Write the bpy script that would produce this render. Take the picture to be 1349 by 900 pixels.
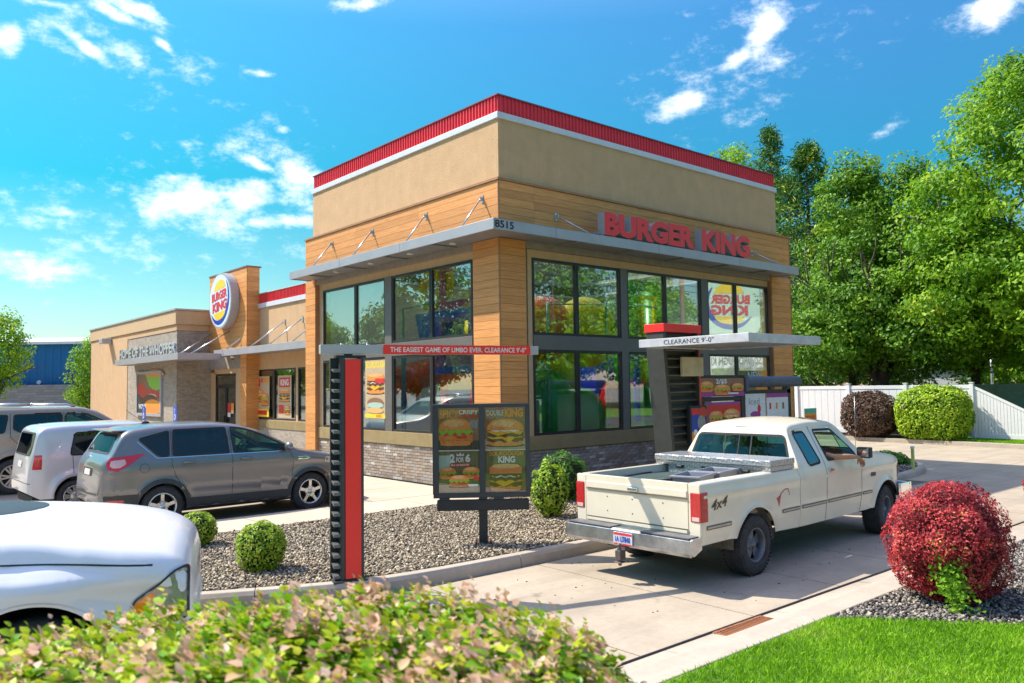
import bpy, bmesh, math, random
import numpy as np
from mathutils import Vector, Matrix
from mathutils.bvhtree import BVHTree
from math import sin, cos, pi, radians, sqrt, atan2
random.seed(7); RNG = np.random.default_rng(7)
for o in list(bpy.data.objects): bpy.data.objects.remove(o)
SC = bpy.context.scene
COL = SC.collection

# ------------------------------------------------------------------ camera
YAW, PIT, ROL = radians(40.6166), radians(3.2062), radians(-0.8194)
def cam_axes():
    f = Vector((sin(YAW)*cos(PIT), cos(YAW)*cos(PIT), sin(PIT)))
    r = Vector((cos(YAW), -sin(YAW), 0)); u = r.cross(f)
    c, s = cos(ROL), sin(ROL)
    return c*r+s*u, -s*r+c*u, f
cr, cu, cf = cam_axes()
CAM = Vector((-10.1194, -12.1629, 2.15))
cd = bpy.data.cameras.new('camera'); cam = bpy.data.objects.new('camera', cd); COL.objects.link(cam)
M4 = Matrix((cr, cu, -cf)).transposed().to_4x4(); M4.translation = CAM
cam.matrix_world = M4
cd.sensor_width = 36; cd.lens = 1051.53/1349*36; cd.clip_end = 3000; cd.clip_start = 0.05
cd.dof.use_dof = True; cd.dof.focus_distance = 13.5; cd.dof.aperture_fstop = 3.6
SC.camera = cam
SC.render.resolution_x = 1024; SC.render.resolution_y = 683

# ------------------------------------------------------------------ sun and sky
SUNV = Vector((-0.44, 0.75, 1.0)).normalized()
ELEV = math.asin(SUNV.z); AZ = atan2(SUNV.x, SUNV.y)
sl = bpy.data.lights.new('sun', 'SUN'); sl.energy = 2.8; sl.angle = radians(0.5); sl.color = (1.0, 0.93, 0.80)
so = bpy.data.objects.new('sun', sl); COL.objects.link(so)
so.rotation_euler = SUNV.to_track_quat('Z', 'Y').to_euler(); so.location = (-20, 30, 60)

class NT:
    """tiny node helper"""
    def __init__(s, tree): s.t = tree; s.n = tree.nodes; s.l = tree.links
    def new(s, typ, **kw):
        n = s.n.new(typ)
        for k, v in kw.items(): setattr(n, k, v)
        return n
    def link(s, a, b): s.l.new(a, b)
    def put(s, sock, v):
        if isinstance(v, bpy.types.NodeSocket): s.l.new(v, sock)
        elif v is not None: sock.default_value = v
    def math(s, op, a, b=None, c=None, clamp=False):
        n = s.n.new('ShaderNodeMath'); n.operation = op; n.use_clamp = clamp
        s.put(n.inputs[0], a)
        if b is not None: s.put(n.inputs[1], b)
        if c is not None: s.put(n.inputs[2], c)
        return n.outputs[0]
    def mix(s, f, a, b, blend='MIX'):
        n = s.n.new('ShaderNodeMix'); n.data_type = 'RGBA'; n.blend_type = blend
        s.put(n.inputs[0], f)
        s.put(n.inputs[6], a if isinstance(a, bpy.types.NodeSocket) else (*a, 1)); s.put(n.inputs[7], b if isinstance(b, bpy.types.NodeSocket) else (*b, 1))
        return n.outputs[2]
    def ramp(s, f, stops, interp='LINEAR'):
        n = s.n.new('ShaderNodeValToRGB'); n.color_ramp.interpolation = interp
        e = n.color_ramp.elements
        while len(e) < len(stops): e.new(0.5)
        for i, (p, c) in enumerate(stops): e[i].position = p; e[i].color = (*c, 1)
        s.put(n.inputs[0], f); return n.outputs[0]
    def noise(s, vec, scale, detail=4, rough=.55, dim='3D'):
        n = s.n.new('ShaderNodeTexNoise'); n.noise_dimensions = dim
        if vec is not None: s.l.new(vec, n.inputs['Vector'])
        n.inputs['Scale'].default_value = scale; n.inputs['Detail'].default_value = detail; n.inputs['Roughness'].default_value = rough
        return n.outputs[0]

w = bpy.data.worlds.new("World"); SC.world = w; w.use_nodes = True
T = NT(w.node_tree); T.n.clear()
sky = T.new('ShaderNodeTexSky'); sky.sky_type = 'NISHITA'; sky.sun_disc = False
sky.sun_elevation = ELEV; sky.sun_rotation = AZ; sky.air_density = 1.0; sky.dust_density = 0.6; sky.ozone_density = 2.5
tc = T.new('ShaderNodeTexCoord'); sp = T.new('ShaderNodeSeparateXYZ'); T.link(tc.outputs['Generated'], sp.inputs[0])
az = T.math('ARCTAN2', sp.outputs[0], sp.outputs[1]); el = T.math('ARCSINE', sp.outputs[2])
cmb = T.new('ShaderNodeCombineXYZ'); T.link(az, cmb.inputs[0]); T.link(T.math('MULTIPLY', el, 1.7), cmb.inputs[1])
nz = T.noise(cmb.outputs[0], 20, 9, .68); nz2 = T.noise(cmb.outputs[0], 7, 3, .5)
CLOUDS = [(0.323,0.218,0.062,0.029,0.0,1),(0.387,0.226,0.039,0.023,0.17,1),(0.446,0.253,0.032,0.026,-0.61,1),(0.431,0.201,0.053,0.01,0.05,1),(0.195,0.195,0.045,0.007,-0.03,.8),(0.189,0.132,0.051,0.01,0.14,.7),(0.15,0.148,0.038,0.007,0.0,.6),(0.241,0.409,0.033,0.008,-0.31,1),(0.26,0.417,0.032,0.008,-0.21,1),(0.215,0.371,0.036,0.008,-0.56,1),(0.137,0.367,0.017,0.019,0.0,.9),(0.525,0.451,0.032,0.007,0.14,.9),(1.03,0.404,0.038,0.017,0.7,1),(0.993,0.378,0.032,0.011,0.52,1),(0.928,0.334,0.044,0.013,0.31,1),(1.261,0.38,0.042,0.016,0.0,.9),(1.151,0.277,0.02,0.007,0.35,.5),(0.398,0.267,0.03,0.007,-0.35,.9),(0.428,0.307,0.012,0.005,0.0,.8),(0.293,0.385,0.016,0.005,-0.52,.8),(0.404,0.367,0.014,0.004,0.0,.6),(0.173,0.407,0.026,0.005,0.0,.8),(1.132,0.156,0.014,0.007,0.0,.6),(1.283,0.249,0.018,0.009,0.35,.5),(0.17,0.14,0.10,0.022,0.08,.34),(0.36,0.21,0.13,0.05,0.05,.30),(0.22,0.39,0.10,0.035,-0.4,.32),(0.20,0.19,0.08,0.018,0,.36),(1.0,0.37,0.09,0.045,0.5,.28),(0.41,0.285,0.05,0.03,-0.4,.36)]
acc = None
for a0, e0, ra, re, rt, st in CLOUDS:
    da = T.math('SUBTRACT', az, a0); de = T.math('SUBTRACT', el, e0)
    c, s = cos(rt), sin(rt)
    u = T.math('DIVIDE', T.math('ADD', T.math('MULTIPLY', da, c), T.math('MULTIPLY', de, s)), ra*1.25)
    v = T.math('DIVIDE', T.math('ADD', T.math('MULTIPLY', da, -s), T.math('MULTIPLY', de, c)), re*1.35)
    d = T.math('SQRT', T.math('ADD', T.math('MULTIPLY', u, u), T.math('MULTIPLY', v, v)))
    m = T.math('MULTIPLY', T.math('SUBTRACT', 1.0, d), st)
    acc = m if acc is None else T.math('MAXIMUM', acc, m)
acc = T.math('MAXIMUM', acc, -1.0)
# the same fair-weather clouds go on round the rest of the sky
far = T.math('ABSOLUTE', T.math('SUBTRACT', az, 0.72))
gen = T.math('ADD', T.math('MULTIPLY', T.math('SUBTRACT', nz2, .62), 3.0), T.math('MULTIPLY', T.math('SUBTRACT', T.math('MINIMUM', far, 1.1), 1.1), 4.0))
acc = T.math('MAXIMUM', acc, gen)
dens = T.math('ADD', T.math('MULTIPLY', acc, 0.85), T.math('MULTIPLY', T.math('SUBTRACT', nz, .5), 2.1))
mr = T.new('ShaderNodeMapRange', interpolation_type='SMOOTHSTEP'); T.link(dens, mr.inputs[0]); mr.inputs[1].default_value = .02; mr.inputs[2].default_value = 1.0
dn = mr.outputs[0]
# whole-dome tint: pale at the horizon, cyan above it, lifted overhead for more fill light
tint = T.ramp(T.math('MULTIPLY', el, 1.0/1.2), [(0.0, (0.36, 0.36, 0.31)), (0.08, (0.26, 0.39, 0.33)), (0.20, (0.045, 0.37, 0.35)), (0.36, (0.13, 0.47, 0.51)), (0.6, (0.85, 1.0, 0.98)), (1.0, (1.5, 1.25, 1.0))])
skyc = T.mix(1.0, sky.outputs[0], tint, 'MULTIPLY')
azt = T.ramp(T.math('ABSOLUTE', T.math('MULTIPLY', T.math('ADD', az, AZ*-1), .4)), [(0.0, (1.0, 1.0, 1.0)), (.35, (1.0, 1.0, 1.0)), (.68, (1.25, .88, 1.04)), (1.0, (1.25, .92, .97))])  # sky behind the camera warmed, to warm the fill on the shaded facade
skyc = T.mix(1.0, skyc, azt, 'MULTIPLY')
cloudc = T.mix(nz, (3.9, 4.0, 4.2), (5.0, 5.0, 5.0))
colr = T.mix(T.math('MULTIPLY', dn, .93), skyc, cloudc)
bg = T.new('ShaderNodeBackground'); bg.inputs[1].default_value = 0.15; T.link(colr, bg.inputs[0])
wo = T.new('ShaderNodeOutputWorld'); T.link(bg.outputs[0], wo.inputs[0])

SC.view_settings.view_transform = 'Standard'; SC.view_settings.look = 'None'
SC.view_settings.exposure = 1.42; SC.view_settings.gamma = 1.0
SC.render.engine = 'CYCLES'
SC.cycles.max_bounces = 6; SC.cycles.diffuse_bounces = 3; SC.cycles.glossy_bounces = 3; SC.cycles.transparent_max_bounces = 10; SC.cycles.caustics_reflective = False; SC.cycles.caustics_refractive = False

# ------------------------------------------------------------------ materials
MATS = {}
def mat(name, col, rough=.6, metal=0.0, var=.12, vscale=6.0, bump=0.0, bscale=60.0, spec=.5, coat=0.0, col2=None, dirt=0.0, dscale=1.5, trans=0.0, emit=None):
    if name in MATS: return MATS[name]
    m = bpy.data.materials.new(name); m.use_nodes = True; t = NT(m.node_tree); b = t.n['Principled BSDF']
    b.inputs['Roughness'].default_value = rough; b.inputs['Metallic'].default_value = metal
    b.inputs['Specular IOR Level'].default_value = spec; b.inputs['Coat Weight'].default_value = coat; b.inputs['Coat Roughness'].default_value = .04
    tcn = t.new('ShaderNodeTexCoord')
    c2 = col2 if col2 else tuple(max(0, x*(1-var*2)) for x in col)
    c1 = col if col2 else tuple(min(1, x*(1+var)) for x in col)
    n1 = t.noise(tcn.outputs['Object'], vscale, 5, .6)
    c = t.mix(t.math('MULTIPLY_ADD', n1, 2.2, -.6, clamp=True), c1, c2)
    if dirt > 0:
        n2 = t.noise(tcn.outputs['Object'], dscale, 6, .65)
        c = t.mix(t.math('MULTIPLY', t.math('MULTIPLY_ADD', n2, 3.4, -1.5, clamp=True), dirt), c, tuple(x*.45 for x in col))
    t.link(c, b.inputs['Base Color'])
    if name.startswith('stucco'):      # rain-washed vertical mottling
        mp = t.new('ShaderNodeMapping'); mp.inputs['Scale'].default_value = (3.0, 3.0, .45); t.link(tcn.outputs['Object'], mp.inputs[0])
        ns = t.noise(mp.outputs[0], 2.0, 6, .65); c = t.mix(t.math('MULTIPLY_ADD', ns, 1.6, -.55, clamp=True), c, t.mix(.34, c, tuple(x*.62 for x in col))); t.link(c, b.inputs['Base Color'])
    if bump > 0:
        bn = t.new('ShaderNodeBump'); bn.inputs['Strength'].default_value = bump; bn.inputs['Distance'].default_value = .02
        t.link(t.noise(tcn.outputs['Object'], bscale, 5, .6), bn.inputs['Height']); t.link(bn.outputs[0], b.inputs['Normal'])
    if emit:
        b.inputs['Emission Color'].default_value = (*col, 1); b.inputs['Emission Strength'].default_value = emit
    MATS[name] = m; return m

def attr_mat(name, stops, rough=.6, transl=0.0, spec=.3):
    """colour from the per-face attribute 'v' (0..1, random per leaf or stone)"""
    if name in MATS: return MATS[name]
    m = bpy.data.materials.new(name); m.use_nodes = True; t = NT(m.node_tree); b = t.n['Principled BSDF']
    a = t.new('ShaderNodeAttribute', attribute_name='v')
    c = t.ramp(a.outputs['Fac'], stops); t.link(c, b.inputs['Base Color'])
    b.inputs['Roughness'].default_value = rough; b.inputs['Specular IOR Level'].default_value = spec
    if transl > 0:
        tr = t.new('ShaderNodeBsdfTranslucent'); t.link(c, tr.inputs[0]); mx = t.new('ShaderNodeMixShader'); mx.inputs[0].default_value = transl
        t.link(b.outputs[0], mx.inputs[1]); t.link(tr.outputs[0], mx.inputs[2]); t.link(mx.outputs[0], t.n['Material Output'].inputs[0])
    MATS[name] = m; return m

def glass_mat(name, tint, refl=.25, power=1.0, rough=0.0):
    if name in MATS: return MATS[name]
    m = bpy.data.materials.new(name); m.use_nodes = True; t = NT(m.node_tree); t.n.remove(t.n['Principled BSDF'])
    tr = t.new('ShaderNodeBsdfTransparent'); tr.inputs[0].default_value = (*tint, 1)
    gl = t.new('ShaderNodeBsdfGlossy'); gl.inputs['Roughness'].default_value = rough; gl.inputs[0].default_value = (.95, 1, .98, 1)
    fr = t.new('ShaderNodeLayerWeight'); fr.inputs[0].default_value = .35
    f = t.math('ADD', t.math('MULTIPLY', fr.outputs['Fresnel'], power*.6), refl, clamp=True)
    mx = t.new('ShaderNodeMixShader'); t.link(f, mx.inputs[0]); t.link(tr.outputs[0], mx.inputs[1]); t.link(gl.outputs[0], mx.inputs[2])
    t.link(mx.outputs[0], t.n['Material Output'].inputs[0]); MATS[name] = m; return m

def wood_mat(name, c1, c2):
    m = bpy.data.materials.new(name); m.use_nodes = True; t = NT(m.node_tree); b = t.n['Principled BSDF']
    tcn = t.new('ShaderNodeTexCoord'); mp = t.new('ShaderNodeMapping'); t.link(tcn.outputs['Object'], mp.inputs[0])
    oi = t.new('ShaderNodeObjectInfo'); mp.inputs['Scale'].default_value = (1.2, 1.2, 26)
    ad = t.new('ShaderNodeVectorMath', operation='ADD'); t.link(mp.outputs[0], ad.inputs[0])
    cx_ = t.new('ShaderNodeCombineXYZ'); 
    for i in range(3): t.link(t.math('MULTIPLY', oi.outputs['Random'], 37.0), cx_.inputs[i])
    t.link(cx_.outputs[0], ad.inputs[1])
    n = t.noise(ad.outputs[0], 2.2, 6, .6)
    c = t.mix(t.math('MULTIPLY_ADD', n, 2.6, -.8, clamp=True), c1, c2)
    g = t.math('MULTIPLY_ADD', oi.outputs['Random'], .26, .84)
    hs = t.new('ShaderNodeHueSaturation'); t.link(g, hs.inputs['Value']); t.link(c, hs.inputs['Color'])
    t.link(hs.outputs[0], b.inputs['Base Color']); b.inputs['Roughness'].default_value = .55; MATS[name] = m; return m

def brick_mat(name):
    m = bpy.data.materials.new(name); m.use_nodes = True; t = NT(m.node_tree); b = t.n['Principled BSDF']
    tcn = t.new('ShaderNodeTexCoord'); sx = t.new('ShaderNodeSeparateXYZ'); t.link(tcn.outputs['Object'], sx.inputs[0])
    cb = t.new('ShaderNodeCombineXYZ'); t.link(t.math('SUBTRACT', sx.outputs[0], sx.outputs[1]), cb.inputs[0]); t.link(sx.outputs[2], cb.inputs[1])
    br = t.new('ShaderNodeTexBrick'); t.link(cb.outputs[0], br.inputs[0]); br.inputs['Scale'].default_value = 1
    br.inputs['Brick Width'].default_value = .205; br.inputs['Row Height'].default_value = .0675; br.inputs['Mortar Size'].default_value = .006
    br.inputs['Color1'].default_value = (.34, .265, .20, 1); br.inputs['Color2'].default_value = (.46, .38, .31, 1); br.inputs['Mortar'].default_value = (.30, .27, .23, 1)
    br.inputs['Bias'].default_value = -.1
    n = t.noise(tcn.outputs['Object'], 9, 5)
    c = t.mix(t.math('MULTIPLY_ADD', n, 3, -1.3, clamp=True), br.outputs[0], (.56, .50, .44), 'MIX')
    c = t.mix(.55, br.outputs[0], c); t.link(c, b.inputs['Base Color']); b.inputs['Roughness'].default_value = .9
    bn = t.new('ShaderNodeBump'); bn.inputs['Distance'].default_value = .01; bn.inputs['Strength'].default_value = .8; bn.invert = True
    t.link(br.outputs['Fac'], bn.inputs['Height']); t.link(bn.outputs[0], b.inputs['Normal']); MATS[name] = m; return m

def concrete_mat(name, c, joints=(3.0, 3.35), org=(0, 0), dark=.5):
    """slab concrete with broom grain, stains and saw-cut joints"""
    m = bpy.data.materials.new(name); m.use_nodes = True; t = NT(m.node_tree); b = t.n['Principled BSDF']
    tcn = t.new('ShaderNodeTexCoord'); P = tcn.outputs['Object']
    sx = t.new('ShaderNodeSeparateXYZ'); t.link(P, sx.inputs[0])
    n1 = t.noise(P, 1.1, 6, .65); n2 = t.noise(P, 14, 6, .7); n3 = t.noise(P, 90, 3, .6)
    col = t.mix(t.math('MULTIPLY_ADD', n1, 2.4, -.75, clamp=True), tuple(x*1.1 for x in c), tuple(x*.78 for x in c))
    col = t.mix(t.math('MULTIPLY_ADD', n2, 2.2, -.9, clamp=True), col, t.mix(.5, col, tuple(x*.62 for x in c)))
    col = t.mix(t.math('MULTIPLY_ADD', n3, 1.4, -.5, clamp=True), col, t.mix(.3, col, tuple(x*.5 for x in c)))
    if joints:
        sh = t.noise(P, .0001, 0)
        ix = t.math('FLOOR', t.math('DIVIDE', t.math('SUBTRACT', sx.outputs[0], org[0]), joints[0]))
        wn = t.new('ShaderNodeTexWhiteNoise'); wn.noise_dimensions = '1D'; t.link(ix, wn.inputs['W'])
        col = t.mix(t.math('MULTIPLY', wn.outputs[0], .35), col, t.mix(.5, col, tuple(x*.7 for x in c)))
    mpt = t.new('ShaderNodeMapping'); mpt.inputs['Scale'].default_value = (.16, 2.6, 1); t.link(P, mpt.inputs[0]); trk = t.noise(mpt.outputs[0], 1.0, 5, .6)
    col = t.mix(t.math('MULTIPLY_ADD', trk, 2.6, -1.15, clamp=True), col, t.mix(.42, col, tuple(x*.45 for x in c)))
    st = t.noise(P, 3.3, 3, .5)
    col = t.mix(t.math('MULTIPLY', t.math('MULTIPLY_ADD', st, 9, -6.0, clamp=True), dark), col, tuple(x*.35 for x in c))
    t.link(col, b.inputs['Base Color']); b.inputs['Roughness'].default_value = .85
    bn = t.new('ShaderNodeBump'); bn.inputs['Distance'].default_value = .006; bn.inputs['Strength'].default_value = .5
    t.link(n3, bn.inputs['Height']); t.link(bn.outputs[0], b.inputs['Normal']); MATS[name] = m; return m

STUCCO = mat('stucco', (.66, .415, .225), .92, var=.05, vscale=3, bump=.5, bscale=45, dirt=.10, dscale=1.2)
STUCCO_TRIM = mat('stucco_trim', (.62, .42, .235), .9, var=.04, bump=.3)
OLIVE = mat('sill_stucco', (.34, .25, .115), .92, var=.08, vscale=4, bump=.6, bscale=50, dirt=.15)
WOOD = wood_mat('plank_wood', (.86, .385, .125), (.60, .24, .058))
WOODTRIM = mat('plank_trim', (.42, .20, .09), .5, var=.1)
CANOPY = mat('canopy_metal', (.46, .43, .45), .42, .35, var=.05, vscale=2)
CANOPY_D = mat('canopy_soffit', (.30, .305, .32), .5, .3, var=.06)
STEEL = mat('brushed_steel', (.62, .62, .64), .3, .8, var=.05)
BRONZE = mat('window_bronze', (.045, .04, .038), .4, .3, var=.1)
MULL = mat('mullion_panel', (.17, .15, .135), .5, .2, var=.05)
RED = mat('red_metal', (.78, .02, .03), .38, .0, var=.06, vscale=3, spec=.6)
REDF = mat('red_face', (.88, .03, .03), .35, var=.03, spec=.6)
WHITEBAND = mat('white_band', (.66, .68, .72), .45, var=.04)
WHITE = mat('white_paint', (.80, .80, .80), .45, var=.03)
BLACKM = mat('black_metal', (.025, .027, .03), .45, .1, var=.15)
CHAR = mat('charcoal_metal', (.05, .055, .058), .5, .2, var=.1)
GREYM = mat('grey_sign_metal', (.43, .43, .46), .45, .2, var=.04)
BRICK = brick_mat('brick_veneer')
BR = [mat('brick_%s' % n, c, .92, var=.16, vscale=18, bump=.5, bscale=70) for n, c in (('tan', (.43, .345, .27)), ('brown', (.35, .265, .205)), ('grey', (.40, .35, .31)), ('pale', (.62, .56, .50)), ('umber', (.30, .235, .185)))]
MORTAR = mat('mortar', (.33, .29, .25), .95, var=.1, bump=.4)
ROOFM = mat('roof_membrane', (.55, .55, .53), .8)
INWALL = mat('interior_wall', (.80, .78, .72), .8, var=.03)
INFLOOR = mat('interior_floor', (.30, .24, .18), .5, var=.08)
GLASS = glass_mat('window_glass', (.97, 1.0, .99), .06, .7)
CARGLASS = glass_mat('car_glass', (.42, .72, .56), .03, .5)
CARDARK = glass_mat('car_glass_dark', (.05, .06, .065), .05, .6)
RUBBER = mat('rubber', (.022, .022, .024), .75, var=.2, bump=.3, bscale=40)
TYRE = mat('tyre_rubber', (.05, .05, .052), .85, var=.25, vscale=12, bump=.8, bscale=55)
CHROME = mat('chrome', (.75, .76, .78), .12, 1.0, var=.05)
ALLOY = mat('alloy', (.62, .63, .65), .25, .85, var=.05)
DARKIN = mat('dark_interior', (.03, .03, .032), .8)
SEATM = mat('seat_fabric', (.16, .17, .17), .9)

# ------------------------------------------------------------------ mesh builder
def tri_fill(pts):
    from mathutils.geometry import tessellate_polygon
    return tessellate_polygon([[Vector((p[0], p[1], 0)) for p in pts]])
class MB:
    def __init__(s): s.v = []; s.f = []; s.m = []; s.sm = []
    def add(s, vs, fs, m=0, smooth=False):
        b = len(s.v); s.v.extend([tuple(p) for p in vs])
        for f in fs: s.f.append(tuple(b+i for i in f)); s.m.append(m); s.sm.append(smooth)
        return s
    def box(s, x0, x1, y0, y1, z0, z1, m=0, rot=None):
        vs = [(x, y, z) for x in (x0, x1) for y in (y0, y1) for z in (z0, z1)]
        if rot is not None: vs = [tuple(rot @ Vector(p)) for p in vs]
        return s.add(vs, [(0, 1, 3, 2), (4, 6, 7, 5), (0, 4, 5, 1), (2, 3, 7, 6), (0, 2, 6, 4), (1, 5, 7, 3)], m)
    def prism(s, poly, a, b, axis='z', m=0, smooth=False):
        n = len(poly)
        def P(p, h):
            return (p[0], p[1], h) if axis == 'z' else ((p[0], h, p[1]) if axis == 'y' else (h, p[0], p[1]))
        vs = [P(p, a) for p in poly]+[P(p, b) for p in poly]
        tr = tri_fill(poly)
        fs = [tuple(t) for t in tr]+[tuple(n+i for i in reversed(t)) for t in tr]
        s.add(vs, fs, m); s.add(vs, [(i, (i+1) % n, n+(i+1) % n, n+i) for i in range(n)], m, smooth); return s
    def cyl(s, p0, p1, r, n=10, m=0, r2=None, caps=True, smooth=True):
        p0 = Vector(p0); p1 = Vector(p1); r2 = r if r2 is None else r2
        d = (p1-p0).normalized(); a = d.orthogonal().normalized(); b = d.cross(a)
        ring = lambda c, rr: [c+a*(rr*cos(2*pi*i/n))+b*(rr*sin(2*pi*i/n)) for i in range(n)]
        s.add(ring(p0, r)+ring(p1, r2), [(i, (i+1) % n, n+(i+1) % n, n+i) for i in range(n)], m, smooth)
        if caps: s.add(ring(p0, r), [tuple(range(n-1, -1, -1))], m); s.add(ring(p1, r2), [tuple(range(n))], m)
        return s
    def tube(s, pts, r, n=8, m=0, closed=False, radii=None):
        pts = [Vector(p) for p in pts]; k = len(pts); rings = []; up = None
        for i, p in enumerate(pts):
            a = pts[(i-1) % k] if (closed or i > 0) else p; c = pts[(i+1) % k] if (closed or i < k-1) else p
            d = (c-a).normalized()
            up = d.orthogonal().normalized() if up is None else (up-d*up.dot(d)).normalized()
            b = d.cross(up); rr = radii[i] if radii else r
            rings.append([p+up*(rr*cos(2*pi*j/n))+b*(rr*sin(2*pi*j/n)) for j in range(n)])
        vs = [q for rg in rings for q in rg]; fs = []
        for i in range(k if closed else k-1):
            i2 = (i+1) % k
            for j in range(n): fs.append((i*n+j, i*n+(j+1) % n, i2*n+(j+1) % n, i2*n+j))
        if not closed: fs.append(tuple(range(n-1, -1, -1))); fs.append(tuple((k-1)*n+j for j in range(n)))
        return s.add(vs, fs, m, True)
    def lathe(s, prof, c=(0, 0, 0), axis='y', n=28, m=0, smooth=True):
        """prof: (radius, height) pairs"""
        vs = []; k = len(prof); c = Vector(c)
        for i in range(n):
            a = 2*pi*i/n
            for r, h in prof:
                q = (r*cos(a), r*sin(a), h) if axis == 'z' else ((r*cos(a), h, r*sin(a)) if axis == 'y' else (h, r*cos(a), r*sin(a)))
                vs.append(c+Vector(q))
        fs = [(i*k+j, ((i+1) % n)*k+j, ((i+1) % n)*k+j+1, i*k+j+1) for i in range(n) for j in range(k-1)]
        return s.add(vs, fs, m, smooth)
    def ell(s, c, r, m=0, nu=14, nv=9, z0=-pi/2):
        vs = []; fs = []; c = Vector(c)
        for j in range(nv+1):
            ph = z0+(pi/2-z0)*j/nv
            for i in range(nu):
                th = 2*pi*i/nu; vs.append(c+Vector((r[0]*cos(ph)*cos(th), r[1]*cos(ph)*sin(th), r[2]*sin(ph))))
        for j in range(nv):
            for i in range(nu): fs.append((j*nu+i, j*nu+(i+1) % nu, (j+1)*nu+(i+1) % nu, (j+1)*nu+i))
        return s.add(vs, fs, m, True)
    def quad(s, a, b, c, d, m=0): return s.add([a, b, c, d], [(0, 1, 2, 3)], m)
    def xf(s, M):
        s.v = [tuple(M @ Vector(p)) for p in s.v]; return s
    def mesh(s, name, mats):
        me = bpy.data.meshes.new(name); me.from_pydata(s.v, [], s.f)
        for mm in mats: me.materials.append(mm)
        if len(mats) > 1: me.polygons.foreach_set('material_index', s.m)
        me.polygons.foreach_set('use_smooth', s.sm); me.update(); return me
    def build(s, name, mats, parent=None, bevel=0, sub=False, label=None, fix=True):
        if not isinstance(mats, (list, tuple)): mats = [mats]
        org = ORI.get(parent.name, None) if parent else None
        if org is not None:
            iv = org.inverted(); s.v = [tuple(iv @ Vector(p)) for p in s.v]
        me = s.mesh(name, mats)
        if fix:
            bm = bmesh.new(); bm.from_mesh(me); bmesh.ops.remove_doubles(bm, verts=bm.verts, dist=1e-5)
            bmesh.ops.recalc_face_normals(bm, faces=bm.faces); bm.to_mesh(me); bm.free()
        return link(name, me, parent, bevel, label)
ORI = {}
def link(name, me, parent=None, bevel=0, label=None):
    o = bpy.data.objects.new(name, me); COL.objects.link(o)
    if parent: o.parent = parent; 
    if parent and parent.name in ORI: ORI[o.name] = ORI[parent.name]
    if bevel:
        b = o.modifiers.new('bevel', 'BEVEL'); b.width = bevel; b.segments = 2; b.limit_method = 'ANGLE'; b.angle_limit = radians(40)
    if label: o['label'] = label
    return o
def tag(o, label, cat, group=None, kind=None):
    o['label'] = label; o['category'] = cat
    if group: o['group'] = group
    if kind: o['kind'] = kind
    return o
def thing(name, label, cat, loc=(0, 0, 0), rz=0, group=None, world=True):
    """Empty at the thing's base; world=True: parts are modelled in world coordinates"""
    o = bpy.data.objects.new(name, None); COL.objects.link(o); o.location = loc; o.rotation_euler = (0, 0, rz); o.empty_display_size = .2
    if world: ORI[o.name] = Matrix.Translation(loc) @ Matrix.Rotation(rz, 4, 'Z')
    return tag(o, label, cat, group)
def struct(name, mb, m, kind='structure'):
    o = mb.build(name, m); o['kind'] = kind; return o
def copy_tree(o, parent=None):
    c = o.copy(); COL.objects.link(c)
    if parent: c.parent = parent
    for ch in list(o.children): copy_tree(ch, c)
    return c

# lettering -------------------------------------------------------------
_TC = {}
def text_geo(s, bold=.0, ext=0.0, res=3):
    k = (s, bold, ext)
    if k in _TC: return _TC[k]
    cu_ = bpy.data.curves.new('txt', 'FONT'); cu_.body = s; cu_.size = 1; cu_.extrude = ext; cu_.offset = bold; cu_.resolution_u = res
    ob = bpy.data.objects.new('txt', cu_); COL.objects.link(ob)
    dg = bpy.context.evaluated_depsgraph_get(); me = bpy.data.meshes.new_from_object(ob.evaluated_get(dg))
    V = np.array([v.co[:] for v in me.vertices]) if len(me.vertices) else np.zeros((0, 3)); F = [tuple(p.vertices) for p in me.polygons]
    bpy.data.objects.remove(ob); bpy.data.curves.remove(cu_); bpy.data.meshes.remove(me)
    _TC[k] = (V, F); return V, F
class Sheet:
    """flat print on a panel: u to the right, v up, both 0..1; later shapes lie a hair above earlier ones"""
    def __init__(s, o, xd, yd, w, h, step=.0007):
        s.o = Vector(o); s.x = Vector(xd).normalized(); s.y = Vector(yd).normalized(); s.n = s.x.cross(s.y); s.w = w; s.h = h; s.k = 0; s.mb = MB(); s.mats = []; s.step = step
    def mi(s, m):
        if m not in s.mats: s.mats.append(m)
        return s.mats.index(m)
    def P(s, u, v): return s.o+s.x*(u*s.w)+s.y*(v*s.h)+s.n*(s.step*s.k)
    def poly(s, pts, m):
        s.k += 1; s.mb.add([s.P(*p) for p in pts], [tuple(t) for t in tri_fill(pts)], s.mi(m))
    def rect(s, u0, v0, u1, v1, m): s.poly([(u0, v0), (u1, v0), (u1, v1), (u0, v1)], m)
    def ell(s, u, v, a, b, m, n=20, w=0.0, t0=0, t1=2*pi):
        s.poly([(u+a*cos(t0+(t1-t0)*i/n)*(1+w*sin(7*i)), v+b*sin(t0+(t1-t0)*i/n)*(1+w*cos(5*i))) for i in range(n)], m)
    def text(s, st, u0, v0, u1, v1, m, bold=.02, mirror=False):
        V, F = text_geo(st, bold); s.k += 1
        if not len(V): return
        a = V.min(0); b = V.max(0); sx_ = (u1-u0)/max(1e-6, b[0]-a[0]); sy_ = (v1-v0)/max(1e-6, b[1]-a[1])
        pts = []
        for p in V:
            u = u0+(p[0]-a[0])*sx_
            if mirror: u = u1-(p[0]-a[0])*sx_
            pts.append(s.P(u, v0+(p[1]-a[1])*sy_))
        s.mb.add(pts, F, s.mi(m))
    def build(s, name, parent=None): return s.mb.build(name, s.mats, parent, fix=False)
def P_(n, c, r=.45): return mat('print_'+n, c, r, var=.10, vscale=25)
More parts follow.
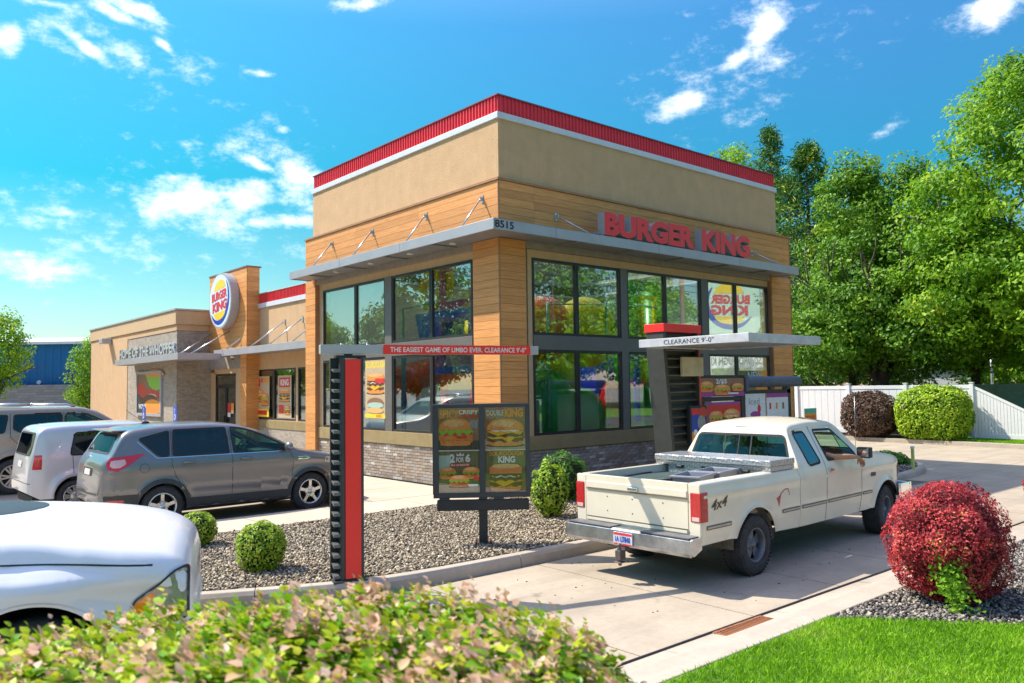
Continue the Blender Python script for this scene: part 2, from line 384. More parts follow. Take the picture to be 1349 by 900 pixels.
BUN = P_('bun', (.85, .30, .06)); BUNL = P_('bun_light', (.85, .48, .18)); LETT = P_("lettuce", (.28, .58, .04)); PATTY = P_('patty', (.14, .05, .02)); CHEESE = P_('cheese', (.95, .50, .02))
TOMATO = P_('tomato', (.65, .05, .02)); CHICK = P_('crispy', (.85, .22, .04)); PWHITE = P_('white', (.85, .84, .80)); PORANGE = P_('orange', (.95, .33, .03)); PYEL = P_('yellow', (.95, .68, .04)); PRED = P_('red', (.72, .03, .03))
PBLUE = P_('blue', (.02, .06, .45)); PDARK = P_('dark', (.06, .045, .035)); PBROWN = P_('brown', (.32, .15, .08)); PGREEN = P_('green', (.17, .16, .06)); PGREY = P_('grey', (.30, .31, .31)); PPURP = P_('purple', (.40, .05, .30)); PTAN = P_('tan', (.62, .45, .28)); PBLACK = P_('black', (.015, .015, .015)); PMINT = P_('mint', (.45, .62, .52))
def burger(S, u, v, w, h, kind=0):
    """layered sandwich; (u,v) centre of base, w,h full size in sheet units"""
    a = w/2
    S.ell(u, v+h*.02, a*1.05, h*.07, PDARK)
    S.poly([(u-a*.92, v+h*.18), (u-a*.85, v+h*.03), (u-a*.6, v), (u+a*.6, v), (u+a*.85, v+h*.03), (u+a*.92, v+h*.18)], BUN)
    def band(y0, y1, m, wob=.012, k=14, ex=1.0):
        top = [(u-a*ex+2*a*ex*i/k, v+h*y1+h*wob*sin(i*2.3)) for i in range(k+1)]
        bot = [(u-a*ex+2*a*ex*i/k, v+h*y0+h*wob*2.4*sin(i*1.7+1)) for i in range(k+1)]
        S.poly(bot+top[::-1], m)
    if kind == 0:
        band(.16, .40, CHICK, .03); S.ell(u-a*.4, v+h*.28, a*.3, h*.05, BUN); S.ell(u+a*.35, v+h*.3, a*.35, h*.05, TOMATO); band(.38, .46, TOMATO, .02, 12, .9); band(.42, .56, LETT, .03, 16, 1.05)
    elif kind == 1:
        band(.15, .28, PATTY, .015, 12, .97); S.poly([(u-a, v+h*.33), (u+a, v+h*.33), (u+a*.5, v+h*.27), (u+a*.2, v+h*.12), (u-a*.2, v+h*.27), (u-a*.7, v+h*.24)], CHEESE)
        band(.33, .46, PATTY, .015, 12, .95); S.poly([(u-a, v+h*.53), (u+a, v+h*.53), (u+a*.8, v+h*.40), (u+a*.3, v+h*.47), (u-a*.4, v+h*.36), (u-a*.8, v+h*.47)], CHEESE); band(.52, .58, PWHITE, .01, 12, .75)
    else:
        band(.15, .27, PATTY, .012, 12, .95); S.poly([(u-a*1.05, v+h*.34), (u+a*1.05, v+h*.34), (u+a*.5, v+h*.28), (u-a*.1, v+h*.14), (u-a*.6, v+h*.27)], CHEESE); band(.34, .46, PATTY, .02, 12, .95); band(.45, .5, PWHITE, .01, 12, .8); band(.48, .56, PATTY, .012, 12, .93)
    if kind == 2:
        S.poly([(u-a*.93, v+h*.56), (u+a*.93, v+h*.56), (u+a*.97, v+h*.75), (u+a*.7, v+h*.86), (u-a*.7, v+h*.86), (u-a*.97, v+h*.75)], BUN); S.ell(u, v+h*.80, a*.8, h*.08, BUNL)
    else:
        S.poly([(u+a*cos(pi*i/16), v+h*.56+h*.42*sin(pi*i/16)**.8 if 0 < i < 16 else v+h*.56) for i in range(17)], BUN)
        S.ell(u-a*.1, v+h*.80, a*.62, h*.12, BUNL)
        if kind == 1:
            for i in range(12): S.ell(u-a*.6+a*1.2*((i*.37) % 1), v+h*(.66+.22*((i*.61) % 1)), a*.035, h*.014, PWHITE, 6)

# ================================================================== ground
ZL = -0.15
CONC = concrete_mat('lane_concrete', (.47, .385, .29), joints=(1.72, 0), org=(-1.39, 0), dark=.6)
CONC2 = concrete_mat('walk_concrete', (.60, .50, .385), joints=None, dark=.12)
KERBM = concrete_mat('kerb_concrete', (.50, .425, .34), joints=None, dark=.3)
LOT = concrete_mat('lot_surface', (.42, .345, .265), joints=None, dark=.4)
EARTH = mat('bed_soil', (.17, .145, .12), .95, var=.2, vscale=8, bump=.6)
TURF = mat('turf_soil', (.10, .20, .02), .95, var=.25, vscale=3, bump=.5)
FARG = mat('far_ground', (.20, .19, .16), .95, var=.2, vscale=.2)
mb = MB(); mb.quad((-400, -400, -.19), (400, -400, -.19), (400, 600, -.19), (-400, 600, -.19)); struct('ground', mb, FARG)
mb = MB(); mb.quad((-40, 0, -.157), (1.2, 0, -.157), (1.2, 60, -.157), (-40, 60, -.157)); mb.quad((-40, -3.2, -.156), (-6.4, -3.2, -.156), (-6.4, 0, -.156), (-40, 0, -.156)); struct('parking_lot', mb, LOT)
# drive lane: poured slabs with open joints, laid on a darker bed
root = MB(); root.quad((-30, -8.0, -.172), (26, -8.0, -.172), (26, 12, -.172), (-30, 12, -.172))
lane = struct('drive_lane', root, EARTH)
slab_me = {}
def slab(x0, x1, y0, y1, parent, m=CONC, z=ZL, name='slab'):
    b = MB(); g = .009
    b.box(x0+g, x1-g, y0+g, y1-g, z-.03, z)
    o = b.build(name, m, parent, fix=False); return o
x = -1.39-1.72*12
while x < 7.5:
    slab(x, x+1.72, -7.62, -4.42, lane); x += 1.72
xe = x
for i in range(4):
    slab(xe+3.2*i, xe+3.2*(i+1), -7.62, -4.42, lane)
for i in range(3):
    for j in range(4): slab(12.9+2.6*i, 12.9+2.6*(i+1), -4.42+3.8*j, -4.42+3.8*(j+1), lane)
slab(xe, 12.9, -4.42, -1.6, lane)
for i in range(8): slab(-30+1.0*i*2.9, -30+2.9*(i+1), -4.42, -3.2, lane)
# right gutter and kerb
gut = struct('gutter', MB().box(-30, 30, -8.02, -7.63, -.2, ZL-.02), EARTH)
x = -4.55-1.75*8
while x < 22:
    if not (-3.9 < x+.85 < -2.6):
        b = MB(); g = .006; b.add([(x+g, -7.64, ZL-.004), (x+1.75-g, -7.64, ZL-.004), (x+1.75-g, -7.98, ZL+.02), (x+g, -7.98, ZL+.02), (x+g, -7.64, -.19), (x+1.75-g, -7.64, -.19)], [(0, 3, 2, 1), (0, 1, 5, 4)]); b.build('gutter_slab', KERBM, gut, fix=False)
    else:
        for a0, a1 in ((x, -3.86), (-3.06, x+1.75)):
            if a1-a0 > .03: b = MB(); b.add([(a0, -7.64, ZL-.004), (a1, -7.64, ZL-.004), (a1, -7.98, ZL+.02), (a0, -7.98, ZL+.02)], [(0, 3, 2, 1)]); b.build('gutter_slab', KERBM, gut, fix=False)
    x += 1.75
kr = struct('kerb', MB().box(-30, 22, -8.3, -8.02, -.2, -.06), KERBM)
x = -25.3
while x < 22:
    b = MB(); g = .003
    b.prism([(-7.985, -.13), (-8.03, -.02), (-8.08, 0.0), (-8.37, 0.004), (-8.37, -.2), (-7.985, -.2)], x+g, x+3.5-g, 'x'); b.build('kerb_stone', KERBM, kr, bevel=.012); x += 3.5
# bed kerb: offset a path
def kerb_path(name, pts, w=.15, top=.0, segn=3.0, gap=.004, closed=False):
    root = struct(name, MB().box(pts[0][0], pts[0][0]+.05, pts[0][1], pts[0][1]+.05, -.19, -.17), KERBM)
    P = [Vector((*p, 0)) for p in pts]; L = []
    # resample fine
    Q = []
    for i in range(len(P)-1):
        n = max(1, int((P[i+1]-P[i]).length/.35))
        for k in range(n): Q.append(P[i].lerp(P[i+1], k/n))
    Q.append(P[-1])
    # smooth
    for it in range(3): Q = [Q[0]]+[(Q[i-1]+Q[i]*2+Q[i+1])/4 for i in range(1, len(Q)-1)]+[Q[-1]]
    seg = []; acc_ = 0
    def emit(seg):
        b = MB(); vs = []
        for i, q in enumerate(seg):
            d = (seg[min(i+1, len(seg)-1)]-seg[max(i-1, 0)]).normalized(); nrm = Vector((d.y, -d.x, 0))
            for off, z in ((0.03, -.19), (.012, -.045), (-.02, top), (-w, top), (-w, -.19)): vs.append(q+nrm*off+Vector((0, 0, z)))
        n = len(seg); fs = [(i*5+j, (i+1)*5+j, (i+1)*5+j+1, i*5+j+1) for i in range(n-1) for j in range(4)]
        fs += [(0, 1, 2, 3, 4), tuple((n-1)*5+j for j in (4, 3, 2, 1, 0))]
        b.add(vs, fs); b.build('kerb_stone', KERBM, root, bevel=.008)
    cur = [Q[0]]
    for i in range(1, len(Q)):
        cur.append(Q[i]); acc_ += (Q[i]-Q[i-1]).length
        if acc_ >= segn or i == len(Q)-1:
            c2 = list(cur)
            d = (c2[-1]-c2[-2]).normalized(); c2[-1] = c2[-1]-d*gap*2
            emit(c2); cur = [Q[i]]; acc_ = 0
    return Q
BEDK = [(-9.5, -2.2), (-8.2, -2.9), (-6.9, -3.6), (-5.61, -4.2), (-4.9, -4.33), (-3.7, -4.36), (0, -4.36), (6.0, -4.2), (8.6, -3.9), (10.2, -3.75), (11.5, -3.35), (12.35, -2.6), (12.6, -1.6), (12.4, -.4), (12.1, 2), (12.1, 12)]
QB = kerb_path('bed_kerb', BEDK, .15, .0)
bed = MB(); bed.prism([(q.x, q.y+.02) for q in QB]+[(11, 12), (11, .05), (-9.3, .05), (-9.5, -2.2)], -.19, -.012); struct('gravel_bed', bed, EARTH)
# walk along the lot and apron by the building
wk = struct('sidewalk', MB().box(-9.3, 0, .06, .9, -.19, -.05), EARTH)
for i in range(6): slab(-9.3+1.52*i, -9.3+1.52*(i+1), 0.02, 1.18, wk, CONC2, 0.0)
for i in range(8): slab(-.18-2.0, -.02, 1.2+1.6*i, 1.2+1.6*(i+1), wk, CONC2, 0.0); 
slab(-.18, -.02, 0.05, 1.18, wk, CONC2, 0.0)
b = MB(); b.box(-9.3, -2.2, 1.185, 1.30, -.19, -.004); b.box(-2.31, -2.2, 1.30, 14, -.19, -.004); b.build('kerb_stone', KERBM, wk, bevel=.01)
# far kerb and strip by the fence
kerb_path('far_kerb', [(20.9, 12), (20.55, 6), (20.4, 3.2), (20.2, 0.5), (19.9, -2.5), (19.6, -5), (19.6, -9)], -.18, 0.0)
b = MB(); b.prism([(20.9, 12), (20.55, 6), (20.4, 3.2), (20.22, 0.5), (23, .5), (23, 12)], -.19, -.01); struct('mulch_strip', b, mat('mulch', (.10, .06, .035), .95, var=.3, vscale=12, bump=.6))
b = MB(); b.prism([(20.22, .5), (19.9, -2.5), (19.6, -5), (19.6, -9), (60, -9), (60, .5)], -.19, -.006); struct('verge', b, TURF)
# right-hand bed and lawn
b = MB(); b.prism([(-3.12, -8.36), (-3.12, -8.41), (-2.1, -9.66), (1.2, -13.6), (20, -14), (20, -8.36)], -.19, -.02); struct('side_bed', b, EARTH)
LAWN = [(-12, -8.36), (-3.12, -8.36), (-3.12, -8.41), (-2.1, -9.66), (1.2, -13.6), (1.2, -30), (-30, -30), (-30, -8.36)]
b = MB(); b.prism(LAWN, -.19, -.006); lawn = struct('lawn', b, TURF)

def scatter_mesh(name, pts, scale, m, kind='stone', parent=None):
    """numpy-built scatter: pts (n,3), one small deformed solid or blade each, random value v per item"""
    n = len(pts); 
    if kind == 'stone':
        V0 = np.array([(1, 0, 0), (-1, 0, 0), (0, 1, 0), (0, -1, 0), (0, 0, 1), (0, 0, -1), (.62, .62, .35), (-.62, .6, .4), (.6, -.62, .35), (-.6, -.62, .4)], float)
        F0 = np.array([(4, 0, 6), (4, 6, 2), (4, 2, 7), (4, 7, 1), (4, 1, 9), (4, 9, 3), (4, 3, 8), (4, 8, 0), (0, 5, 2), (0, 2, 6), (2, 5, 1), (2, 1, 7), (1, 5, 3), (1, 3, 9), (3, 5, 0), (3, 0, 8)])
        a = RNG.uniform(0, 2*pi, n); ti = RNG.normal(0, .35, (n, 2)); s = scale*RNG.uniform(.55, 1.25, (n, 1))*RNG.uniform(.6, 1.1, (n, 3)); s[:, 2] *= .75
        V = V0[None]*(1+RNG.uniform(-.18, .18, (n, 10, 1))); V = V*s[:, None, :]
        ca, sa = np.cos(a)[:, None], np.sin(a)[:, None]
        X = V[..., 0]*ca-V[..., 1]*sa; Y = V[..., 0]*sa+V[..., 1]*ca; Z = V[..., 2]+X*ti[:, :1]+Y*ti[:, 1:]
        V = np.stack([X, Y, Z], -1)+pts[:, None]
        nv = 10
    else:   # blade
        V0 = None; nv = 4; a = RNG.uniform(0, 2*pi, n); h = scale*RNG.uniform(.6, 1.3, n); wd = .0035
        dx, dy = np.cos(a), np.sin(a); lean = RNG.normal(0, .35, (n, 2))*h[:, None]
        b0 = pts-np.stack([dx*wd, dy*wd, 0*dx], -1); b1 = pts+np.stack([dx*wd, dy*wd, 0*dx], -1)
        md = pts+np.stack([lean[:, 0]*.35, lean[:, 1]*.35, h*.6], -1); 
        tp = pts+np.stack([lean[:, 0], lean[:, 1], h], -1)
        V = np.stack([b0, b1, md+np.stack([dx*wd*.8, dy*wd*.8, 0*dx], -1), tp], 1); F0 = np.array([(0, 1, 2), (0, 2, 3)])
    V = V.reshape(-1, 3); F = (F0[None]+nv*np.arange(n)[:, None, None]).reshape(-1, 3)
    vr = RNG.random(n)
    if kind != 'stone': px_n = np.sin(pts[:, 0]*2.3+pts[:, 1]*1.1)*np.sin(pts[:, 1]*3.1-pts[:, 0]*.7)+.6*np.sin(pts[:, 0]*6.1+2)*np.sin(pts[:, 1]*5.3); vr = np.clip(vr*.62+.19+.22*px_n, 0, 1)
    return np_mesh(name, V, F, np.repeat(vr, len(F0)), m, parent)
def np_mesh(name, V, F, val, m, parent=None, smooth=False):
    me = bpy.data.meshes.new(name); k = F.shape[1]
    me.vertices.add(len(V)); me.vertices.foreach_set('co', V.astype(np.float32).ravel())
    me.loops.add(F.size); me.loops.foreach_set('vertex_index', F.astype(np.int32).ravel())
    me.polygons.add(len(F)); me.polygons.foreach_set('loop_start', np.arange(0, F.size, k, dtype=np.int32)); me.polygons.foreach_set('loop_total', np.full(len(F), k, np.int32))
    at = me.attributes.new('v', 'FLOAT', 'FACE'); at.data.foreach_set('value', val.astype(np.float32))
    me.materials.append(m); me.update(calc_edges=True); 
    o = bpy.data.objects.new(name, me); COL.objects.link(o)
    if parent: o.parent = parent
    return o
GRAVM = attr_mat('gravel_stone', [(0, (.05, .04, .03)), (.25, (.17, .135, .10)), (.5, (.33, .265, .19)), (.75, (.48, .385, .26)), (.93, (.60, .50, .35)), (1, (.74, .66, .54))], .85)
GRAVD = attr_mat('gravel_dark', [(0, (.04, .035, .035)), (.35, (.13, .115, .105)), (.7, (.27, .235, .20)), (1, (.50, .43, .34))], .85)
def in_poly(P, poly):
    x, y = P[:, 0], P[:, 1]; c = np.zeros(len(P), bool); n = len(poly); j = n-1
    for i in range(n):
        xi, yi = poly[i]; xj, yj = poly[j]
        c ^= ((yi > y) != (yj > y)) & (x < (xj-xi)*(y-yi)/(yj-yi+1e-12)+xi); j = i
    return c
def scat(poly, dens, z, zj=.0):
    poly = np.array(poly); a = poly.min(0); b = poly.max(0); n = int(dens*(b-a).prod())
    P = RNG.uniform(a, b, (n, 2)); P = P[in_poly(P, poly)]
    return np.column_stack([P, z+RNG.uniform(-zj, zj, len(P))])
kb = [(q.x, q.y+.17) for q in QB if q.x < 12.3 and q.y < -.5]
PB = scat(kb+[(12.1, -.2), (11, -.02), (-9.0, -.02), (-9.2, -2.0)], 1500, .0, .012); PB = PB[PB[:, 0] < 2.0]
PF = scat(kb+[(12.1, -.2), (11, -.02), (1.9, -.02)], 500, .0, .01); PF = PF[PF[:, 0] > 1.9]
g1 = scatter_mesh('gravel', np.vstack([PB]), .021, GRAVM); tag(g1, 'tan and grey river gravel filling the bed beside the restaurant', 'gravel', kind='stuff')
g2 = scatter_mesh('gravel', PF, .03, GRAVD); tag(g2, 'dark gravel in the narrow bed behind the pickup truck', 'gravel', kind='stuff')
PR = scat([(-3.08, -8.40), (-2.07, -9.66), (1.0, -13.3), (6, -13.3), (6, -8.40)], 1500, .0, .014)
g3 = scatter_mesh('gravel', PR, .022, GRAVD); tag(g3, 'dark grey gravel around the red bush beside the lawn', 'gravel', kind='stuff')
GRM = attr_mat('grass_blade', [(0, (.14, .32, .01)), (.5, (.25, .50, .015)), (.88, (.38, .60, .03)), (1, (.60, .62, .15))], .6, .35)
PG = scat([(-8.6, -8.40), (-3.14, -8.40), (-2.1, -9.70), (1.0, -13.4), (-8.6, -13.4)], 5200, -.008)
PG = PG[(PG[:, 0]-CAM.x)*cf.x+(PG[:, 1]-CAM.y)*cf.y > 2.2]
g4 = scatter_mesh('grass', PG, .045, GRM, 'blade'); tag(g4, 'bright green mown lawn grass in the right foreground', 'grass', kind='stuff')
PG = scat([(20.35, .4), (20.1, -2.5), (19.8, -5), (21.3, -5), (21.3, .4)], 900, -.006); g5 = scatter_mesh('grass', PG, .07, GRM, 'blade'); tag(g5, 'thin strip of grass between the far kerb and the white fence', 'grass', kind='stuff')

# ================================================================== restaurant
B = thing('restaurant_building', 'tan stucco and wood plank restaurant with red parapet and tall glazed play room', 'building', (0, 0, 0))
ZC1, ZC0 = 5.33, 5.12          # canopy top / bottom
def LY(y): return (y+12.163)*1.0119-12.163
def RX(x): return (x+10.119)*1.0099-10.119
WZ = dict(t=4.83, m1=3.215, m0=2.905, b=1.12)
XW = .12
# --- core walls (stucco)
b = MB()
b.box(.10, .30, .10, 8.24, 6.36, 7.60); b.box(.30, 10.43, .10, .30, 6.36, 7.60); b.box(10.23, 10.43, .3, 8.24, 6.36, 7.60); b.box(.3, 10.23, 8.04, 8.24, 5.0, 7.6)
b.build('wall', STUCCO, B)
b = MB()   # stucco band and side strips round the glazing
y0, y1 = LY(.864), LY(7.446); x0, x1 = RX(.876), RX(9.69)
b.box(XW, .32, y0-.14, y1+.30, WZ['t'], 5.14); b.box(XW, .32, y1, y1+.30, .8, WZ['t']); b.box(XW, .32, y0-.14, y0, .8, WZ['t'])
b.box(x0-.12, x1+.22, XW+.002, .32, WZ['t'], 5.14); b.box(x0-.12, x0, XW+.002, .32, .8, WZ['t']); b.box(x1, x1+.22, XW+.002, .32, .8, WZ['t'])
b.build('wall_surround', STUCCO_TRIM, B)
b = MB(); b.box(.07, .32, .8, 8.05, .82, WZ['b']); b.box(.7, 9.95, .07, .32, .82, WZ['b']-.002); b.build('sill_band', OLIVE, B, bevel=.008)
b = MB(); b.box(.13, .32, .6, 8.2, -.1, .82); b.box(.6, 10.2, .13, .32, -.1, .82); b.build('base_wall', MORTAR, B)
# backing behind planks
b = MB(); b.box(.022, .3, 0.022, 8.49, 5.0, 6.36); b.box(.3, 10.9, .022, .3, 5.0, 6.36)
b.box(.022, .3, 0.022, .85, -.05, 5.0); b.box(.3, .70, .022, .3, -.05, 5.0)
b.box(.022, .3, 7.92, 8.49, -.05, 5.0); b.box(9.93, 10.9, .022, .3, -.05, 5.0); b.box(10.6, 10.9, .3, 8.3, -.05, 6.36); b.box(.3, 10.6, 8.0, 8.49, -.05, 6.36)
b.build('plank_backing', MORTAR, B)
# --- planks: separate boards
_pl = {}
def plank(ax, L, c, parent, t=.022, h=.160):
    key = (ax, round(L, 2), t)
    if key not in _pl:
        q = MB(); g = .002
        if ax == 'y': q.box(-t/2, t/2, -L/2+g, L/2-g, -h/2, h/2)
        else: q.box(-L/2+g, L/2-g, -t/2, t/2, -h/2, h/2)
        me = q.mesh('plank', [WOOD]); _pl[key] = me
    o = bpy.data.objects.new('plank', _pl[key]); COL.objects.link(o); o.location = c; o.parent = parent
PITCH = .1655
def plank_face(ax, const, a0, a1, z0, z1, seglens, parent=B):
    z = z1-PITCH; 
    while z > z0-PITCH*.6:
        zz = max(z, z0-.02); a = a0
        for L in seglens:
            c = a+L/2
            plank(ax, L, (const, c, zz+PITCH/2) if ax == 'y' else (c, const, zz+PITCH/2), parent); a += L
        z -= PITCH
TP = 6.30
plank_face('y', .011, 0.012, 8.5, 5.22, TP, [2.832, 2.832, 2.824]); plank_face('x', .011, .024, 10.92, 5.22, TP, [.95, 3.30, 3.30, 3.346])
plank_face('y', .011, 0.012, .85, .02, 5.13, [.838]); plank_face('x', .011, .024, .712, .02, 5.13, [.688])
plank_face('y', .011, 7.92, 8.5, .02, 5.13, [.58]); plank_face('x', .011, 9.95, 10.92, .02, 5.13, [.97])
b = MB()
b.box(.018, .13, 7.895, 7.918, -.02, 5.13); b.box(.018, .13, .852, .872, -.02, 5.13); b.box(.714, .735, .018, .13, -.02, 5.13); b.box(9.922, 9.948, .018, .13, -.02, 5.13)
b.box(-.012, .022, -.012, .010, -.02, TP+.02); b.box(-.03, .32, -.03, 8.53, TP+.004, TP+.05); b.box(.32, 10.95, -.03, .32, TP+.004, TP+.05); b.box(10.92, 10.94, -.01, .3, -.02, TP)
b.build('plank_trim', WOODTRIM, B)
# --- parapet: white band, ribbed red metal, cap
b = MB(); b.box(.06, .30, .06, 8.28, 7.60, 7.735); b.box(.30, 10.47, .06, .30, 7.60, 7.735); b.box(10.2, 10.47, .3, 8.28, 7.6, 7.735); b.build('white_band', WHITEBAND, B, bevel=.01)
def ribs(b, ax, c, a0, a1, z0, z1, outward, pitch=.105):
    n = int((a1-a0)/pitch); prof = []
    for i in range(n):
        a = a0+i*pitch
        for da, dd in ((0, 0), (.05, 0), (.06, .022), (.09, .022), (.1, 0)): prof.append((a+da, dd))
    prof.append((a1, 0)); vs = []
    for a, d in prof:
        for z in (z0, z1): vs.append((c-d*outward, a, z) if ax == 'y' else (a, c-d*outward, z))
    b.add(vs, [(2*i, 2*i+2, 2*i+3, 2*i+1) for i in range(len(prof)-1)])
b = MB(); b.box(.125, .30, .125, 8.22, 7.735, 8.09); b.box(.3, 10.41, .125, .30, 7.735, 8.09); b.box(10.3, 10.41, .3, 8.2, 7.735, 8.09)
ribs(b, 'y', .122, .12, 8.22, 7.738, 8.088, 1); ribs(b, 'x', .122, .12, 10.41, 7.738, 8.088, 1); b.build('red_parapet', RED, B)
b = MB(); b.box(.08, .34, .08, 8.26, 8.09, 8.115); b.box(.34, 10.45, .08, .34, 8.09, 8.115); b.box(10.2, 10.45, .34, 8.26, 8.09, 8.115); b.build('parapet_cap', mat('cap_metal', (.30, .10, .12), .4, .3), B)
b = MB(); b.box(.31, 10.3, .31, .45, 5.6, 5.7); b.box(.31, 10.3, 7.6, 8.0, 5.6, 5.7); b.box(.31, .45, .45, 7.6, 5.6, 5.7); b.box(9.9, 10.3, .45, 7.6, 5.6, 5.7); b.build('roof', ROOFM, B)  # middle left open for the added glazing, to let light in
b = MB()
for i in range(5): b.box(.45+1.89*i, .45+1.89*(i+1)-.04, .45, 7.6, 5.63, 5.65)
b.build('added_skylight', GLASS, B)  # unseen glazing added in the roof so daylight brightens the play room
# --- window grid
def win_row(face, spans, z0, z1, poster=None):
    for a0, a1 in spans:
        f = MB(); th = .055
        def bx(u0, u1, w0, w1, d0=.105, d1=.17):
            if face == 'L': f.box(d0, d1, u0, u1, w0, w1)
            else: f.box(u0, u1, d0, d1, w0, w1)
        bx(a0, a1, z0, z0+th); bx(a0, a1, z1-th, z1); bx(a0, a0+th, z0+th, z1-th); bx(a1-th, a1, z0+th, z1-th)
        fo = f.build('window', BRONZE, B, bevel=.004)
        g = MB(); p = (a0+.03, a1-.03, z0+.03, z1-.03)
        if face == 'L': g.box(.135, .147, *p)
        else: g.box(p[0], p[1], .135, .147, p[2], p[3])
        g.build('pane', GLASS, fo, fix=True)
LS = [(LY(a), LY(b_)) for a, b_ in ((.864, 2.37), (2.375, 3.968), (4.273, 5.70), (5.705, 7.446))]
RS = [(RX(a), RX(b_)) for a, b_ in ((.876, 2.17), (2.175, 3.575), (3.80, 5.19), (5.195, 6.62), (6.89, 8.14), (8.145, 9.69))]
for face, S_ in (('L', LS), ('R', RS)):
    win_row(face, S_, WZ['b'], WZ['m0']); win_row(face, S_, WZ['m1'], WZ['t'])
b = MB(); 
b.box(.09, .17, LS[0][0], LS[-1][1], WZ['m0']+.001, WZ['m1']-.001); b.box(RS[0][0], RS[-1][1], .09, .17, WZ['m0']+.001, WZ['m1']-.001)
b.box(.088, .17, LS[1][1]+.001, LS[2][0]-.001, WZ['b'], WZ['t']-.001)
for i in (1, 3): b.box(RS[i][1]+.001, RS[i+1][0]-.001, .088, .17, WZ['b'], WZ['t']-.001)
b.build('mullion_panel', MULL, B, bevel=.004)
# --- bricks of the base: nearest 300 as parts, the rest one mesh
def brick_faces():
    L = []; rows = 12; h = .0675
    for r in range(rows):
        off = .1 if r % 2 else 0
        y = .875+off-.2
        while y < 7.9:
            a0 = max(y, .875); a1 = min(y+.196, 7.89)
            if a1-a0 > .03: L.append(('L', a0, a1, .008+r*h))
            y += .205
        x_ = .74+off-.2
        while x_ < 9.9:
            a0 = max(x_, .738); a1 = min(x_+.196, 9.92)
            if a1-a0 > .03: L.append(('R', a0, a1, .008+r*h))
            x_ += .205
    return L
bl = brick_faces()
def brick_rank(q):
    f, a0, a1, z = q; m_ = (a0+a1)/2
    p = Vector((.12, m_, z)) if f == 'L' else Vector((m_, .12, z)); 
    vis = 1.0
    if f == 'R' and m_ > 4.9: vis = 3.0
    if f == 'L' and (m_ < 2.2): vis = 1.6    # behind the menu board
    return (p-CAM).length*vis
bl.sort(key=brick_rank)
_bk = {}
rest = MB()
def brick_box(q, f, a0, a1, z, d):
    if f == 'L': q.box(.122-d, .135, a0, a1, z, z+.0575)
    else: q.box(a0, a1, .122-d, .135, z, z+.0575)
for i, (f, a0, a1, z) in enumerate(bl):
    wv = random.choices(range(5), (5, 4, 4, 1.1, 2))[0]; L = round(a1-a0, 2)
    if i < 300:
        key = (f, L, wv)
        if key not in _bk:
            q = MB(); d = .018+.004*random.random()
            if f == 'L': q.box(-d, .013, -L/2, L/2, 0, .0575)
            else: q.box(-L/2, L/2, -d, .013, 0, .0575)
            _bk[key] = q.mesh('brick', [BR[wv]])
        o = bpy.data.objects.new('brick', _bk[key]); COL.objects.link(o); o.parent = B
        o.location = (.122, (a0+a1)/2, z) if f == 'L' else ((a0+a1)/2, .122, z)
    else:
        rest_k = wv; n0 = len(rest.f); brick_box(rest, f, a0, a1, z, .02+.004*random.random())
        for k in range(n0, len(rest.f)): rest.m[k] = wv
ro = rest.build('brickwork', BR, B, fix=False); ro['kind'] = 'stuff'
# --- canopy round the play room
def canopy(name, pts_outer, depth_boxes, parent): pass
b = MB()
b.box(-.672, -.64, -.663, 8.10, ZC0, ZC1); b.box(-.64, 10.26, -.663, -.631, ZC0, ZC1); b.box(-.64, -.03, 8.07, 8.10, ZC0, ZC1); b.box(10.23, 10.26, -.631, -.03, ZC0, ZC1)
cano = b.build('canopy', CANOPY, B, bevel=.006)
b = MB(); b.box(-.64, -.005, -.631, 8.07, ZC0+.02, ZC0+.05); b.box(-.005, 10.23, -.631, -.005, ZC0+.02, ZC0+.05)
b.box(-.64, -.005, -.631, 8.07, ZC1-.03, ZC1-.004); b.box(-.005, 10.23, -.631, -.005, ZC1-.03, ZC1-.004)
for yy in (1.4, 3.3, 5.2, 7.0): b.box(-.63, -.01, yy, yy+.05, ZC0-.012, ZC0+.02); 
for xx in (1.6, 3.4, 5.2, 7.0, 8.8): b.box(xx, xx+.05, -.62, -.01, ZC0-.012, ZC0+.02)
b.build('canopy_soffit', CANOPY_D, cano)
b = MB()
for yy in (1.1, 2.7, 4.4, 6.1): b.cyl((-.33, yy, ZC0+.02), (-.33, yy, ZC0-.006), .07, 14)
b.build('downlight', WHITE, cano)
b = MB()
for yy in (2.6, 5.3): b.box(-.6735, -.66, yy, yy+.006, ZC0+.002, ZC1-.002)
for xx in (.95, 4.2, 7.4): b.box(xx, xx+.006, -.6645, -.65, ZC0+.002, ZC1-.002)
b.build('canopy_joint', CHAR, cano)
def rod(p_wall, p_can, parent, ax='x'):
    q = MB(); q.cyl(p_wall, p_can, .017, 8)
    x_, y_, z_ = p_wall
    if ax == 'x': q.box(x_-.012+.05, x_+.05, y_-.035, y_+.035, z_-.09, z_+.07); q.box(x_-.03, x_+.04, y_-.012, y_+.012, z_-.05, z_+.03)
    else: q.box(x_-.035, x_+.035, y_-.012+.05, y_+.05, z_-.09, z_+.07); q.box(x_-.012, x_+.012, y_-.03, y_+.04, z_-.05, z_+.03)
    q.build('support_rod', STEEL, parent)
for yy in (.50, 2.52, 4.85, 6.92): rod((-.05, yy, 6.0), (-.62, yy-.10, ZC1), cano)
for xx in (1.59, 9.0): rod((xx, -.05, 5.75 if xx < 5 else 5.70), (xx+.42, -.6, ZC1), cano, 'y')
# house number
S = Sheet((-.672, -.663, ZC0+.03), (1, 0, 0), (0, 0, 1), 1, 1); 
S = Sheet((-.66, -.6655, ZC0+.035), (1, 0, 0), (0, 0, 1), .50, .145); S.text('8515', .04, 0, .98, 1, PBLACK, .025); S.build('house_number', cano)

